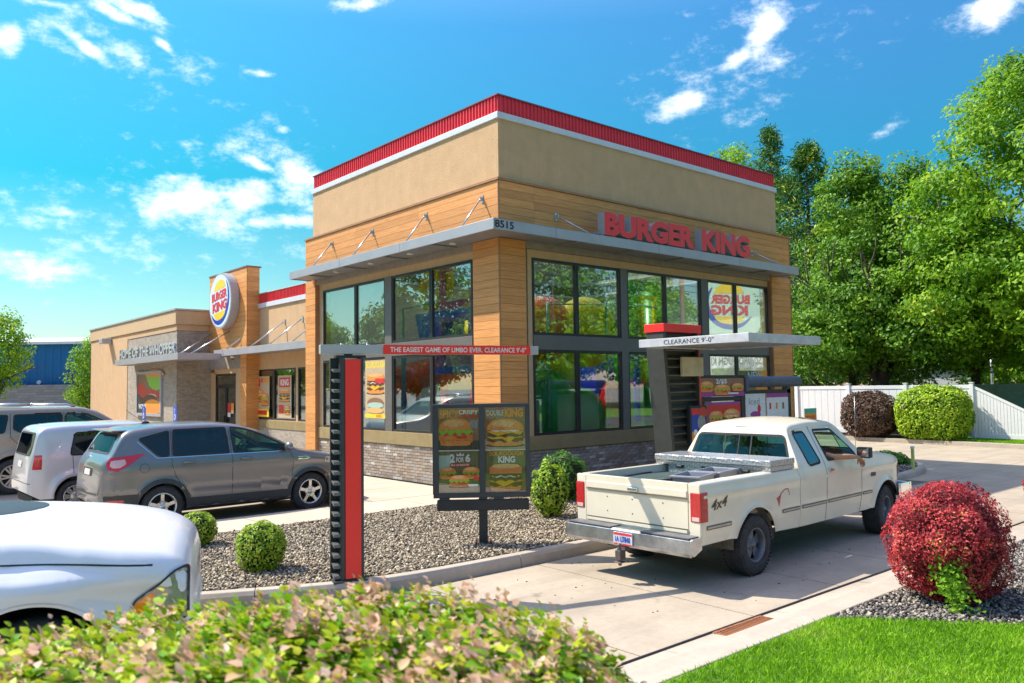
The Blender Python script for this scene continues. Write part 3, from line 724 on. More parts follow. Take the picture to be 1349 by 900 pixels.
# --- interior of the play room
b = MB(); b.box(.33, 10.2, 7.9, 8.0, 0, 5.2); b.box(10.4, 10.55, .35, 7.9, 0, 5.2); b.build('interior_wall', INWALL, B)
b = MB(); b.box(.33, 10.5, .33, 8.0, -.05, .02); b.build('interior_floor', INFLOOR, B)
b = MB(); b.box(.33, 10.5, .33, .45, 5.2, 5.26); b.box(.33, 10.5, 7.6, 8.0, 5.2, 5.26); b.box(.33, .45, .45, 7.6, 5.2, 5.26); b.box(9.9, 10.5, .45, 7.6, 5.2, 5.26); b.build('interior_ceiling', INWALL, B)  # edge strips only, open in the middle so added daylight comes through

# --- main building behind
MR = 5.40
b = MB()
b.box(1.0, 1.25, 8.5, 14.55, 2.83, 4.93); b.box(1.0, 1.25, 8.5, 14.55, .88, 1.16); 
for a0, a1 in ((8.5, 8.9), (11.07, 11.2), (14.40, 14.55)): b.box(1.0, 1.25, a0, a1, 1.16, 2.83)
b.box(11.2, 11.4, 8.5, 29.8, 0, 4.9); b.box(10.5, 11.4, 8.49, 8.7, 0, 4.9)
b.build('wall', STUCCO, B)
b = MB(); b.box(.96, 1.25, 8.5, 14.55, .88, 1.14); b.build('sill_band', OLIVE, B)
b = MB(); b.box(.98, 1.25, 8.5, 14.55, -.1, .88); b.build('brick_base', BRICK, B)
b = MB(); b.box(.95, 1.2, 8.5, 14.56, 4.92, 5.07); b.box(10.8, 11.45, 8.45, 29.8, 4.9, 5.05); b.build('white_band', WHITEBAND, B)
b = MB(); b.box(1.0, 1.2, 8.5, 14.56, 5.07, 5.40); ribs(b, 'y', .998, 8.5, 14.55, 5.07, 5.40, 1); b.box(11.2, 11.42, 8.47, 29.8, 5.05, 5.4); b.build('red_parapet', RED, B)
b = MB(); b.box(.96, 11.4, 8.5, 17.4, 5.40, 5.425); b.build('roof', ROOFM, B)
for a0, a1 in ((8.9, 11.06), (11.21, 12.84), (12.845, 14.39)):
    f = MB(); th = .05
    f.box(1.0, 1.08, a0, a1, 1.16, 1.16+th); f.box(1.0, 1.08, a0, a1, 2.83-th, 2.83); f.box(1.0, 1.08, a0, a0+th, 1.16+th, 2.83-th); f.box(1.0, 1.08, a1-th, a1, 1.16+th, 2.83-th)
    fo = f.build('window', BRONZE, B); g = MB(); g.box(1.035, 1.045, a0+.02, a1-.02, 1.18, 2.81); g.build('pane', GLASS, fo)
b = MB(); b.box(3.8, 3.9, 8.6, 17, 0, 4.8); b.box(1.25, 3.8, 14.6, 14.7, 0, 4.8); b.build('interior_wall', INWALL, B)
b = MB(); b.box(1.2, 3.8, 8.6, 17, -.05, .02); b.build('interior_floor', INFLOOR, B)
b = MB(); b.box(1.2, 3.8, 8.6, 17, 4.7, 4.75); b.build('interior_ceiling', INWALL, B)
# entrance canopy (mid)
b = MB(); b.box(.13, .16, 8.62, 15.85, 3.32, 3.545); b.box(.16, .99, 15.82, 15.85, 3.32, 3.545); c2 = b.build('canopy', CANOPY, B, bevel=.006)
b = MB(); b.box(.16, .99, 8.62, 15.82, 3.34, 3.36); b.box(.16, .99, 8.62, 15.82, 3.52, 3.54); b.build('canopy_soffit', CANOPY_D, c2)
def rod2(a, b_, parent):
    q = MB(); q.cyl(a, b_, .02, 8); q.box(a[0]+.03, a[0]+.05, a[1]-.04, a[1]+.04, a[2]-.08, a[2]+.08); q.build('support_rod', STEEL, parent)
for y_, ye in ((14.05, 14.88), (11.98, 12.81), (10.72, 11.36), (9.3, 9.75)): rod2((.95, y_, 4.32), (.2, ye, 3.55), c2)
# tower
tw = MB(); tw.box(.575, .8, 14.55, 17.45, 2.9, 6.3); tw.box(.575, 1.0, 14.02, 14.55, -.05, 6.3); tw.box(.8, 1.0, 14.55, 17.45, 2.9, 6.3); tw.build('tower', MORTAR, B)
plank_face('y', .562, 14.0, 17.45, 3.40, 6.31, [3.45]); plank_face('y', .562, 14.0, 14.52, .02, 3.40, [.52]); plank_face('x', 14.008, .576, 1.0, .02, 6.31, [.424])
b = MB(); b.box(.53, 1.05, 13.97, 17.48, 6.31, 6.36); b.build('tower_cap', mat('copper_cap', (.30, .12, .09), .5, .3), B)
# door wall
b = MB(); b.box(.62, .8, 14.55, 15.08, 0, 2.9); b.box(.62, .8, 15.06, 17.1, 2.74, 3.3); b.box(.62, .8, 17.0, 17.46, 0, 2.8); b.build('wall', STUCCO_TRIM, B)
d = MB()
for a0, a1 in ((15.08, 16.03), (16.04, 17.0)):
    d.box(.64, .70, a0, a0+.07, 0, 2.3); d.box(.64, .70, a1-.07, a1, 0, 2.3); d.box(.64, .70, a0+.07, a1-.07, 2.22, 2.3); d.box(.64, .70, a0+.07, a1-.07, 0, .22)
    d.box(.60, .64, (a1-.09 if a0 < 15.5 else a0+.05), (a1-.05 if a0 < 15.5 else a0+.09), .9, 1.25)
d.box(.635, .705, 15.06, 17.02, 2.3, 2.36); d.box(.635, .705, 15.06, 17.02, 2.68, 2.74); d.box(.635, .705, 15.04, 15.08, 0, 2.74); d.box(.635, .705, 17.0, 17.03, 0, 2.74)
do = d.build('entrance_door', BRONZE, B); g = MB(); g.box(.665, .675, 15.1, 17.0, .2, 2.7); g.build('pane', GLASS, do)
S = Sheet((.634, 16.9, .95), (0, -1, 0), (0, 0, 1), 1.7, .75)
S.rect(.62, .35, .78, 1, PWHITE); S.rect(.62, .55, .78, 1, PRED); S.build('door_poster', do)
S = Sheet((.634, 16.9, .95), (0, -1, 0), (0, 0, 1), 1.7, .75); S.rect(.80, .50, .95, 1, PORANGE); S.rect(.82, .54, .93, .66, PWHITE); S.build('door_poster', do)
# brick box wing
XB = -.62; YB = 17.45
b = MB(); b.box(XB, 11, 23.65, 29.7, 0, 4.55); b.box(XB, 1.6, YB, 23.648, 4.332, 4.548); b.build('wall', STUCCO, B)
b = MB(); b.box(XB-.05, 11, YB-.05, 29.75, 4.552, 5.058); b.build('cornice', STUCCO_TRIM, B, bevel=.015)
b = MB(); b.box(XB-.09, 11.05, YB-.09, 29.79, 5.06, 5.12); b.build('parapet_cap', CANOPY, B)
b = MB(); b.box(XB+.02, 1.6, YB+.02, 23.65, 0, 4.33); b.build('brick_wall', BRICK, B)
b = MB(); zt, zb = 3.42, 3.20
b.box(-1.32, -1.29, 15.15, 22.75, zb, zt); b.box(-1.29, .13, 15.15, 15.18, zb, zt); b.box(-1.29, XB, 22.72, 22.75, zb, zt); c3 = b.build('canopy', CANOPY, B, bevel=.006)
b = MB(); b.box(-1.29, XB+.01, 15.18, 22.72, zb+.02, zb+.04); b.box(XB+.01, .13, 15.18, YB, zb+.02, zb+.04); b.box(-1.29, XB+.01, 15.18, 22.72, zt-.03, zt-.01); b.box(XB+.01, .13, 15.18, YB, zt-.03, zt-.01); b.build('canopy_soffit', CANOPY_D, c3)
for a, e in (((.52, 15.4, 4.22), (-.85, 15.2, zt)), ((.52, 17.2, 4.22), (-.95, 16.1, zt))): rod2(a, e, c3)

# ================================================================== signs on the building
def letters3d(t, s, o, xd, yd, w, h0, h1, depth, m_face, m_side, gap=.0, bold=.055):
    """channel letters, one part each, along xd; height runs from h0 to h1"""
    xd = Vector(xd).normalized(); yd = Vector(yd).normalized(); n = xd.cross(yd); o = Vector(o)
    V, F = text_geo(s, bold); tot = V[:, 0].max()-V[:, 0].min(); x0_ = V[:, 0].min(); k = w/tot
    # place each letter with advance of the whole string
    adv = [text_geo(s[:i+1], bold)[0][:, 0].max() if s[i] != ' ' else None for i in range(len(s))]
    for i, ch in enumerate(s):
        if ch == ' ': continue
        Vc, Fc = text_geo(ch, bold, .5)
        a = Vc.min(0); b_ = Vc.max(0); wch = b_[0]-a[0]; xe_ = adv[i]; xs = xe_-wch
        hh = h0+(h1-h0)*((xs-x0_)/tot); q = MB(); vs = []
        for p in Vc:
            vs.append(o+xd*((xs-x0_+p[0]-a[0])*k)+yd*((p[1]-a[1])/(b_[1]-a[1])*hh)+n*((p[2]+.5)*depth))
        fs0 = [f for f in Fc if all(abs(Vc[j][2]-.5) < 1e-4 for j in f)]; fs1 = [f for f in Fc if f not in fs0]
        q.add(vs, fs1, 1)
        off = n*.003; q.add([p+off for p in vs], fs0, 0)
        # light rim round the face
        q.build('letter', [m_face, m_side], t, fix=False)
t = thing('storefront_sign', 'big red channel letters reading BURGER KING standing on the grey canopy', 'sign', (2.4, -.5, ZC1))
b = MB(); b.box(2.55, 7.8, -.56, -.44, ZC1+.002, ZC1+.03); b.box(2.2, 2.45, -.53, -.47, ZC1+.05, ZC1+.07); b.cyl((2.05, -.5, ZC1+.02), (2.3, -.05, ZC1+.12), .012, 6); b.build('mounting_rail', GREYM, t)
letters3d(t, 'BURGER', (2.42, -.44, ZC1+.03), (1, 0, 0), (0, 0, 1), 3.16, .50, .52, .20, REDF, GREYM)
letters3d(t, 'KING', (5.86, -.44, ZC1+.03), (1, 0, 0), (0, 0, 1), 2.05, .53, .56, .20, REDF, GREYM)
t = thing('slogan_sign', 'small silver letters reading HOME OF THE WHOPPER on the far canopy', 'sign', (-1.3, 19, zt))
b = MB(); b.box(-1.30, -1.26, 15.3, 22.2, zt+.002, zt+.02); b.build('mounting_rail', GREYM, t)
SLV = mat('silver_letter', (.60, .62, .62), .35, .3)
letters3d(t, 'HOME OF THE WHOPPER', (-1.24, 22.15, zt+.02), (0, -1, 0), (0, 0, 1), 6.75, .36, .36, .08, SLV, GREYM, bold=.03)
# round logo faces -------------------------------------------------
LBLUE = P_('logo_blue', (.01, .05, .42)); LYEL = P_('logo_yellow', (.95, .62, .03)); LRED = P_('logo_red', (.72, .02, .05)); LCREAM = P_('logo_cream', (.70, .84, .88)); LMINT = P_('logo_mint', (.60, .80, .68))
def bk_logo(S, cu_=.5, cv=.5, a=.5, b_=.5, tilt=.10):
    def W_(pts): return [(cu_+a*p[0], cv+b_*(p[1]+tilt*p[0])) for p in pts]
    # blue swoosh: crescent round the lower right
    out = []; inn = []
    for i in range(31):
        th = radians(-155+205*i/30); k = i/30
        out.append((.93*cos(th), .93*sin(th))); r = .93-.21*sin(pi*min(1, k*1.0))**.6
        inn.append((r*cos(th)+.0, r*sin(th)))
    S.poly(W_(out+inn[::-1]), LBLUE)
    S.poly(W_([(.56*cos(radians(x_)), .45+.37*sin(radians(x_))) for x_ in range(0, 181, 12)]), LYEL)
    S.poly(W_([(.56*cos(radians(x_)), -.43+.30*sin(radians(x_))) for x_ in range(180, 361, 12)]), LYEL)
    def tx(s, u0, v0, u1, v1):
        V, F = text_geo(s, .05); S.k += 1; mn = V.min(0); mx_ = V.max(0); pts = []
        for p in V:
            x_ = u0+(p[0]-mn[0])/(mx_[0]-mn[0])*(u1-u0); y_ = v0+(p[1]-mn[1])/(mx_[1]-mn[1])*(v1-v0); pts.append(S.P(cu_+a*x_, cv+b_*(y_+tilt*x_)))
        S.mb.add(pts, F, S.mi(LRED))
    tx('BURGER', -.78, .05, .70, .40); tx('KING', -.70, -.38, .70, .0)
t = thing('oval_logo_sign', 'oval BURGER KING sign with yellow bun and blue swoosh on the wood plank tower', 'sign', (.5, 15.6, 4.3))
q = MB(); N_ = 40; ry, rz_ = 1.04, .98; cy_, cz_ = 15.62, 5.28
vs = [(xx, cy_+ry*cos(2*pi*i/N_), cz_+rz_*sin(2*pi*i/N_)) for xx in (.54, .25) for i in range(N_)]
q.add(vs, [(i, (i+1) % N_, N_+(i+1) % N_, N_+i) for i in range(N_)]+[tuple(range(N_, 2*N_)), tuple(range(N_-1, -1, -1))], 0, False); q.build('sign_cabinet', GREYM, t)
S = Sheet((.247, cy_+ry, cz_-rz_), (0, -1, 0), (0, 0, 1), 2*ry, 2*rz_, .002); S.ell(.5, .5, .47, .47, LCREAM, 40); bk_logo(S, .5, .5, .46, .46); S.build('sign_face', t)
t = thing('burger_poster', 'framed burger poster on the brick wall beneath the HOME OF THE WHOPPER letters', 'poster', (XB, 20.5, 1.2))
q = MB(); fy0, fy1, fz0, fz1 = 19.0, 22.15, 1.2, 2.93; 
for bb in ((fy0, fy1, fz0, fz0+.1), (fy0, fy1, fz1-.1, fz1), (fy0, fy0+.12, fz0+.1, fz1-.1), (fy1-.12, fy1, fz0+.1, fz1-.1)): q.box(XB-.06, XB+.02, *bb)
q.build('poster_frame', GREYM, t)
S = Sheet((XB-.02, fy1-.1, fz0+.08), (0, -1, 0), (0, 0, 1), fy1-fy0-.2, fz1-fz0-.16)
S.rect(0, 0, 1, 1, PBROWN); S.rect(0, 0, .35, .55, PDARK); S.ell(.12, .62, .22, .14, TOMATO); S.ell(.3, .5, .2, .12, TOMATO); S.poly([(.35, .98), (.98, .98), (.98, .62), (.75, .55), (.5, .7)], LETT)
S.ell(.72, .93, .4, .16, BUN, t0=0, t1=pi); S.rect(.5, .9, 1, .99, BUN); S.ell(.62, .45, .3, .16, TOMATO); S.ell(.6, .42, .22, .07, PWHITE); S.ell(.55, .36, .3, .12, PATTY); S.ell(.66, .2, .34, .16, PORANGE); S.ell(.62, .08, .36, .1, BUN); S.text('WORLD', .06, .12, .38, .24, PWHITE, .03); S.build('poster_print', t)
t = thing('wall_lamp', 'small grey box lamp high on the far stucco wall', 'lamp', (XB, 26.25, 4.3)); q = MB(); q.box(XB-.42, XB-.02, 26.0, 26.55, 4.28, 4.5); q.box(XB-.03, XB+.01, 26.1, 26.45, 4.2, 4.55); q.build('lamp_housing', GREYM, t, bevel=.02); q = MB(); q.box(XB-.40, XB-.06, 26.04, 26.51, 4.265, 4.281); q.build('lens', WHITE, t)
t = thing('security_camera', 'tiny white dome camera under the entrance canopy', 'camera', (.4, 15, 3.3)); q = MB(); q.cyl((.35, 14.7, 3.33), (.35, 14.7, 3.24), .07, 12); q.build('housing', WHITE, t); q = MB(); q.ell((.35, 14.7, 3.24), (.055, .055, .05)); q.build('dome', DARKIN, t)
BLUES = mat('sign_blue', (.01, .09, .55), .4)
for i, (x_, y_, px_) in enumerate(((-2.25, 15.4, 'left'), (-2.35, 12.0, 'right'))):
    t = thing('parking_sign', ('blue wheelchair parking sign in front of the burger poster' if i == 0 else 'blue wheelchair parking sign in front of the brick corner by the entrance'), 'sign', (x_, y_, 0), group='blue accessible parking signs')
    q = MB(); q.cyl((x_, y_, 0), (x_, y_, 1.62 if i == 0 else 1.55), .025, 8); q.build('post', STEEL, t)
    zz = 1.22 if i == 0 else 1.25; q = MB(); q.box(x_-.045, x_-.035, y_-.15, y_+.15, zz, zz+.45); p = q.build('sign_plate', BLUES, t)
    S = Sheet((x_-.046, y_+.13, zz+.03), (0, -1, 0), (0, 0, 1), .26, .38); S.ell(.42, .88, .08, .06, PWHITE); S.rect(.38, .45, .46, .8, PWHITE); S.rect(.38, .45, .68, .52, PWHITE); S.poly([(.62, .45), (.70, .48), (.82, .2), (.74, .17)], PWHITE); S.ell(.45, .28, .26, .22, PWHITE); S.ell(.45, .30, .17, .14, BLUES); S.build('wheelchair_symbol', p)

# window posters -----------------------------------------------------
def poster(name, label, o, xd, w, h, fn, group=None):
    S = Sheet(o, xd, (0, 0, 1), w, h); fn(S); ob = S.build(name); return tag(ob, label, 'poster', group)
def fn_a(S):
    S.rect(0, 0, 1, 1, PTAN); S.text('3', .05, .72, .3, .97, PRED, .05); S.text('49', .32, .82, .5, .97, PRED, .03); S.rect(.55, .85, .95, .95, PORANGE); burger(S, .35, .38, .5, .3, 1); burger(S, .68, .28, .5, .3, 0); S.rect(0, 0, 1, .2, PYEL); S.rect(.12, .05, .88, .16, PRED)
def fn_b(S):
    S.rect(0, 0, 1, 1, PTAN); S.rect(.1, .72, .9, .95, PRED); S.text('KING', .2, .76, .8, .91, PWHITE, .03); burger(S, .5, .38, .8, .34, 2); S.rect(.1, .1, .45, .3, PRED); burger(S, .72, .08, .4, .22, 1)
poster('window_poster', 'tall burger poster priced 3 49 in the left pane beside the tower', (.99, 14.2, 1.25), (0, -1, 0), 1.05, 1.35, fn_a)
poster('window_poster', 'tall red and tan KING burger poster in the middle pane beside the tower', (.99, 12.5, 1.25), (0, -1, 0), 1.0, 1.35, fn_b)
def fn_c(S):
    S.rect(0, 0, 1, 1, PTAN); S.text('SOURDOUGH', .04, .86, .96, .98, PYEL, .04); burger(S, .5, .42, .85, .40, 2); S.rect(.5, .60, .95, .68, PRED); S.ell(.5, .25, .4, .10, PBROWN); S.ell(.5, .22, .4, .05, PMINT); S.ell(.5, .13, .38, .05, BUNL); S.rect(.0, 0, 1, .07, PYEL); S.text('KING', .55, .01, .8, .06, PRED, .03)
poster('window_poster', 'tall SOURDOUGH burger poster in the lower window behind the red striped pillar', (.104, 5.42, 1.42), (0, -1, 0), .98, 1.42, fn_c)
def fn_d(S):
    S.rect(0, 0, 1, 1, PORANGE); S.rect(0, .6, .6, 1, PGREEN); burger(S, .3, .2, .5, .4, 0); burger(S, .72, .12, .5, .45, 1); S.text('NEW', .3, .82, .8, .98, PMINT, .03); S.rect(.3, .68, .8, .8, PRED)
poster('window_poster', 'orange burger poster low in the rightmost window behind the menu boards', (RX(8.15), .104, 1.18), (1, 0, 0), 1.4, 1.3, fn_d)

# ================================================================== bar on the left: clearance pillar
PX, PY = -5.64, -4.08; ang = atan2(-.29, .956)
t = thing('clearance_pillar', 'slim black louvred clearance pillar with a bright red front stripe', 'pillar', (PX-.956*.125, PY+.29*.125, 0), ang, world=False)
REDS = mat('stripe_red', (.92, .03, .025), .4, var=.02)
# local: x along the bar, y away from the viewer; front face at y=-.0
ww = .30; dd = .21; Hp = 2.50
q = MB(); q.box(.09, ww-.035, -.012, .0, .03, Hp-.02); q.build('red_stripe', REDS, t)
q = MB(); q.box(.045, .09, .002, dd, 0, Hp); q.box(ww-.035, ww, -.002, dd, 0, Hp); q.box(.09, ww-.035, .004, dd, 0, Hp-.02); q.build('frame', CHAR, t, bevel=.004)
q = MB(); q.box(.043, .045, .0, .05, 0, Hp); q.box(-.045, -.035, .17, dd-.005, 0.0, Hp); q.box(-.035, .044, dd-.02, dd, 0, Hp); q.build('side_frame', CHAR, t)
nl = 21; sp_ = (Hp-.08)/nl
lv = MB(); lv.add([(-.035, .02, 0), (.044, .02, 0), (.044, .19, .03), (-.035, .19, .03), (-.035, .02, .035), (.044, .02, .035), (.044, .19, .045), (-.035, .19, .045)], [(0, 1, 2, 3), (4, 7, 6, 5), (0, 4, 5, 1), (3, 2, 6, 7), (0, 3, 7, 4), (1, 5, 6, 2)]); lme = lv.mesh('louvre', [mat('louvre_grey', (.14, .145, .14), .45, .2)])
for i in range(nl):
    o = bpy.data.objects.new('louvre', lme); COL.objects.link(o); o.parent = t; o.location = (0, 0, .03+i*sp_)
q = MB(); q.box(-.0, .34, .05, .20, Hp+.0, Hp+.03); q.cyl((.15, .11, Hp+.02), (.15, .11, Hp+.05), .05, 10); q.build('top_plate', BLACKM, t)
q = MB(); q.box(-.05, .33, -.04, .26, -.02, .012); q.build('base_plate', CHAR, t)
BZ = 2.545
t = thing('clearance_bar', 'long grey bar with a red panel saying THE EASIEST GAME OF LIMBO EVER', 'sign', (PX, PY, BZ), ang, world=False)
q = MB(); q.box(-.30, 2.42, .05, .16, .0, .105); q.build('bar', CANOPY, t, bevel=.003)
LFT = .36
q = MB(); q.box(.42, 2.30, .038, .0485, -.002, .107); q.build('red_panel', REDS, t)
S = Sheet((.50, .0375, .022), (1, 0, 0), (0, 0, 1), 1.74, .062); S.text("THE EASIEST GAME OF LIMBO EVER. CLEARANCE 9'-0\"", 0, 0, 1, 1, PWHITE, .012); S.build('lettering', t)
q = MB(); q.cyl((-.05, .10, .105), (-.05, .10, .118), .02, 8); q.cyl((.25, .10, .105), (.25, .10, .118), .02, 8); q.build('bolt', STEEL, t)

# ================================================================== pre-sell menu board
t = thing('menu_board', 'black two-panel menu board with four burger posters on a single post', 'menu board', (-3.22, -3.46, 0), radians(-38.5), world=False)
bw = 1.33; b0 = .63; b1 = 1.915
q = MB(); q.box(-.06, .06, -.05, .05, 0, .62); q.build('post', BLACKM, t, bevel=.006)
q = MB(); q.box(-.12, .12, -.1, .1, -.005, .02); q.build('base_plate', CHAR, t)
for a_ in ((-.1, -.08), (.1, -.08), (-.1, .08), (.1, .08)):
    q = MB(); q.cyl((a_[0], a_[1], .02), (a_[0], a_[1], .05), .012, 6); q.build('anchor_bolt', mat('rust', (.35, .08, .03), .8), t)
q = MB(); q.box(-.63, .63, -.07, .05, .46, .60); q.build('cross_beam', BLACKM, t, bevel=.008)
q = MB(); q.box(-.60, -.46, -.05, .03, .602, .628); q.box(-.04, .04, -.05, .03, .602, .628); q.box(.14, .28, -.05, .03, .602, .628); q.build('bracket', CHAR, t)
X0 = -.68; X1 = X0+bw
q = MB(); q.box(X0, X1, -.05, .09, b0, b0+.065); q.box(X0, X1, -.05, .09, b1-.05, b1); q.box(X0, X0+.075, -.05, .09, b0+.065, b1-.05); q.box(X1-.055, X1, -.05, .09, b0+.065, b1-.05); q.box(-.045, .035, -.055, .09, b0+.065, b1-.05); q.box(X0+.02, X1-.02, .03, .08, b0+.02, b1-.02); q.build('frame', CHAR, t, bevel=.006)
q = MB(); q.box(X0+.075, -.045, -.032, -.018, 1.268, 1.282); q.box(.035, X1-.055, -.032, -.018, 1.268, 1.282); q.build('divider', STEEL, t)
pw = (-.045)-(X0+.075); pw2 = X1-.055-.035; zlo = b0+.065; zmid = 1.268; zhi = b1-.05
def mp(u0, w_, z0, h_, fn):
    S = Sheet((u0, -.012, z0), (1, 0, 0), (0, 0, 1), w_, h_); fn(S); return S.build('poster_print', t)
def m1(S):
    S.rect(0, 0, 1, 1, PBROWN); S.rect(0, 0, 1, .22, PDARK); S.text('SPICY', .03, .75, .5, .95, PORANGE, .01); S.text('CRISPY', .50, .84, .98, .94, PWHITE, .02); S.text('CHICKEN', .50, .74, .98, .82, PRED, .02); burger(S, .42, .10, .84, .66, 0); S.rect(.78, .5, .97, .7, PGREY)
def m2(S):
    S.rect(0, 0, 1, 1, PBROWN); S.rect(0, 0, 1, .25, PTAN); S.text('DOUBLE', .05, .80, .47, .93, PWHITE, .0); S.text('SMOKY BACON', .05, .74, .47, .78, PGREY, .02); S.text('KING', .49, .76, .95, .96, PORANGE, .05); burger(S, .5, .08, .92, .66, 1); S.rect(.33, .95, .42, 1, PRED)
def m3(S):
    S.rect(0, 0, 1, 1, PGREEN); S.rect(.0, .5, .3, .9, PMINT); S.rect(.0, 0, 1, .2, PTAN); S.text('2', .27, .72, .40, .93, PWHITE, .05); S.text('FOR', .43, .73, .62, .85, PWHITE, .03); S.text('6', .65, .73, .78, .93, PWHITE, .05); S.poly([(.44, .88), (.44, .95), (.49, .91), (.53, .97), (.57, .91), (.62, .95), (.62, .88)], PWHITE); S.rect(.27, .63, .77, .70, PRED); S.text('MIX OR MATCH', .30, .645, .74, .69, PWHITE, .02)
    burger(S, .22, .33, .40, .30, 0); burger(S, .80, .33, .42, .30, 0); burger(S, .5, .14, .48, .30, 0); S.rect(.86, .30, .98, .38, PRED); S.rect(.72, .16, .96, .21, PWHITE)
def m4(S):
    S.rect(0, 0, 1, 1, PGREEN); S.rect(0, .0, 1, .3, PBROWN); S.text('SOURDOUGH', .10, .87, .94, .98, PORANGE, .025); S.text('KING', .32, .70, .74, .86, PWHITE, .045); burger(S, .5, .03, .84, .74, 2)
mp(X0+.075, pw, zmid+.014, zhi-zmid-.014, m1); mp(.035, pw2, zmid+.014, zhi-zmid-.014, m2); mp(X0+.075, pw, zlo, zmid-zlo, m3); mp(.035, pw2, zlo, zmid-zlo, m4)
q = MB(); q.box(X0+.075, -.046, -.034, -.030, zlo, zhi); q.box(.036, X1-.055, -.034, -.030, zlo, zhi); q.build('cover_glass', glass_mat('cover_glass', (.95, .95, .95), .045, .5), t)

# ================================================================== ordering pillar with canopy arm
t = thing('order_pillar', 'leaning charcoal louvred ordering pillar with a red top edge', 'pillar', (1.2, -3.3, 0))
GREYL = mat('pillar_louvre', (.13, .13, .11), .5, .2, var=.1)
GREYP = mat('pillar_charcoal', (.065, .065, .06), .5, .2, var=.1)
def slant(z): return .28*(2.75-z)/2.75 if z < 2.75 else 0.0
def sl_box(q, u0, u1, y0, y1, z0, z1, m=0, lean=True):
    vs = []
    for z in (z0, z1):
        s = slant(z) if lean else 0
        for (u, y) in ((u0, y0), (u1, y0), (u1, y1), (u0, y1)): vs.append((u+s, y, z))
    q.add(vs, [(0, 1, 2, 3), (4, 7, 6, 5), (0, 4, 5, 1), (1, 5, 6, 2), (2, 6, 7, 3), (3, 7, 4, 0)], m)
q = MB(); 
q.box(.72, .80, -3.5, -3.12, 2.75, 3.04); sl_box(q, .72, .80, -3.5, -3.12, 0, 2.75); sl_box(q, .80, 1.67, -3.38, -3.12, 0, 2.75); q.box(.80, 1.67, -3.38, -3.12, 2.75, 3.04); q.build('body', GREYP, t, bevel=.006)
q = MB(); q.box(.70, 1.76, -3.53, -3.1, 3.045, 3.19); q.box(1.68, 1.75, -3.50, -3.38, .2, 3.043); q.build('red_edge', REDS, t, bevel=.005)
q = MB(); q.box(1.655, 1.678, -3.52, -3.38, .2, 3.04); q.build('side_fin', GREYP, t)
z = 2.93; 
while z > .35:
    if not (1.30 < z < 1.0): pass
    s = slant(z); x1_ = 1.64-s if not (1.36 < z < 1.86) else 1.64-s
    q = MB(); xr = 1.66 if z > 2.75 else 1.66
    q.add([(.805+s, -3.385, z+.02), (xr, -3.385, z+.02), (xr, -3.48, z-.045), (.805+s, -3.48, z-.045), (.805+s, -3.385, z-.0), (xr, -3.385, z-.0), (xr, -3.47, z-.065), (.805+s, -3.47, z-.065)], [(0, 1, 2, 3), (4, 7, 6, 5), (3, 2, 6, 7), (0, 3, 7, 4), (1, 5, 6, 2)]); q.build('louvre', GREYL, t); z -= .145
q = MB(); q.box(1.16, 1.76, -3.56, -3.50, 2.28, 2.62); q.build('speaker_panel', mat('panel_cream', (.62, .52, .36), .5), t, bevel=.01)
q = MB(); q.box(1.30, 1.78, -3.58, -3.50, 1.10, 1.76); q.build('poster_frame', BLACKM, t, bevel=.01)
S = Sheet((1.34, -3.582, 1.15), (1, 0, 0), (0, 0, 1), .40, .57); S.rect(0, 0, 1, 1, PBLUE); S.rect(.0, 0, 1, .28, PORANGE); S.rect(0, .8, .5, 1, PRED); S.ell(.8, .85, .3, .18, TOMATO); S.ell(.7, .55, .3, .22, PGREY); S.ell(.25, .25, .14, .1, PWHITE); S.rect(.5, .05, .95, .2, PYEL); S.build('poster_print', t)
q = MB(); q.box(1.0, 1.30, -3.52, -3.4, .55, .95); q.build('speaker_box', BLACKM, t, bevel=.02)
t = thing('clearance_canopy', "white square canopy arm lettered CLEARANCE 9'-0\" reaching over the drive lane", 'canopy', (1, -4.5, 2.75))
q = MB(); cz0, cz1 = 2.755, 2.885; q.box(.08, .16, -5.58, -3.50, cz0, cz1); q.box(.16, 2.15, -5.58, -5.50, cz0, cz1); q.box(.16, 2.15, -3.58, -3.50, cz0, cz1); q.box(2.07, 2.15, -5.50, -3.58, cz0, cz1); q.build('rim', mat('canopy_pale', (.62, .60, .63), .4, .1), t, bevel=.004)
q = MB(); q.box(.16, 2.07, -5.50, -3.58, cz0+.02, cz0+.04); q.box(.16, 2.07, -5.50, -3.58, cz1-.04, cz1-.02); q.build('soffit', CANOPY_D, t)
S = Sheet((.078, -4.02, cz0+.027), (0, -1, 0), (0, 0, 1), .95, .075); S.text("CLEARANCE 9'-0\"", 0, 0, 1, 1, PBLACK, .0); S.build('lettering', t)

# menu boards at the order point ------------------------------------
t = thing('order_menu_board', 'pair of stacked black menu screens right of the ordering pillar', 'menu board', (3.2, -2.8, 0))
q = MB(); q.box(2.52, 2.70, -2.85, -2.7, 0, 2.3); q.box(3.98, 4.12, -2.85, -2.7, 0, 2.3); q.box(2.5, 4.14, -2.84, -2.72, 1.80, 1.88); q.box(2.5, 4.14, -2.84, -2.72, 2.25, 2.31); q.box(2.5, 4.14, -2.84, -2.72, .5, .6); q.build('frame', BLACKM, t)
S = Sheet((2.52, -2.86, 1.89), (1, 0, 0), (0, 0, 1), 1.55, .36); S.rect(0, 0, 1, 1, PBROWN); S.rect(0, 0, 1, .3, PPURP); burger(S, .18, .25, .28, .6, 0); burger(S, .5, .08, .34, .6, 0); burger(S, .84, .28, .26, .45, 0); S.text('2/$5', .36, .66, .60, .95, PWHITE, .03); S.rect(.62, .12, .85, .2, PWHITE); S.build('menu_screen', t)
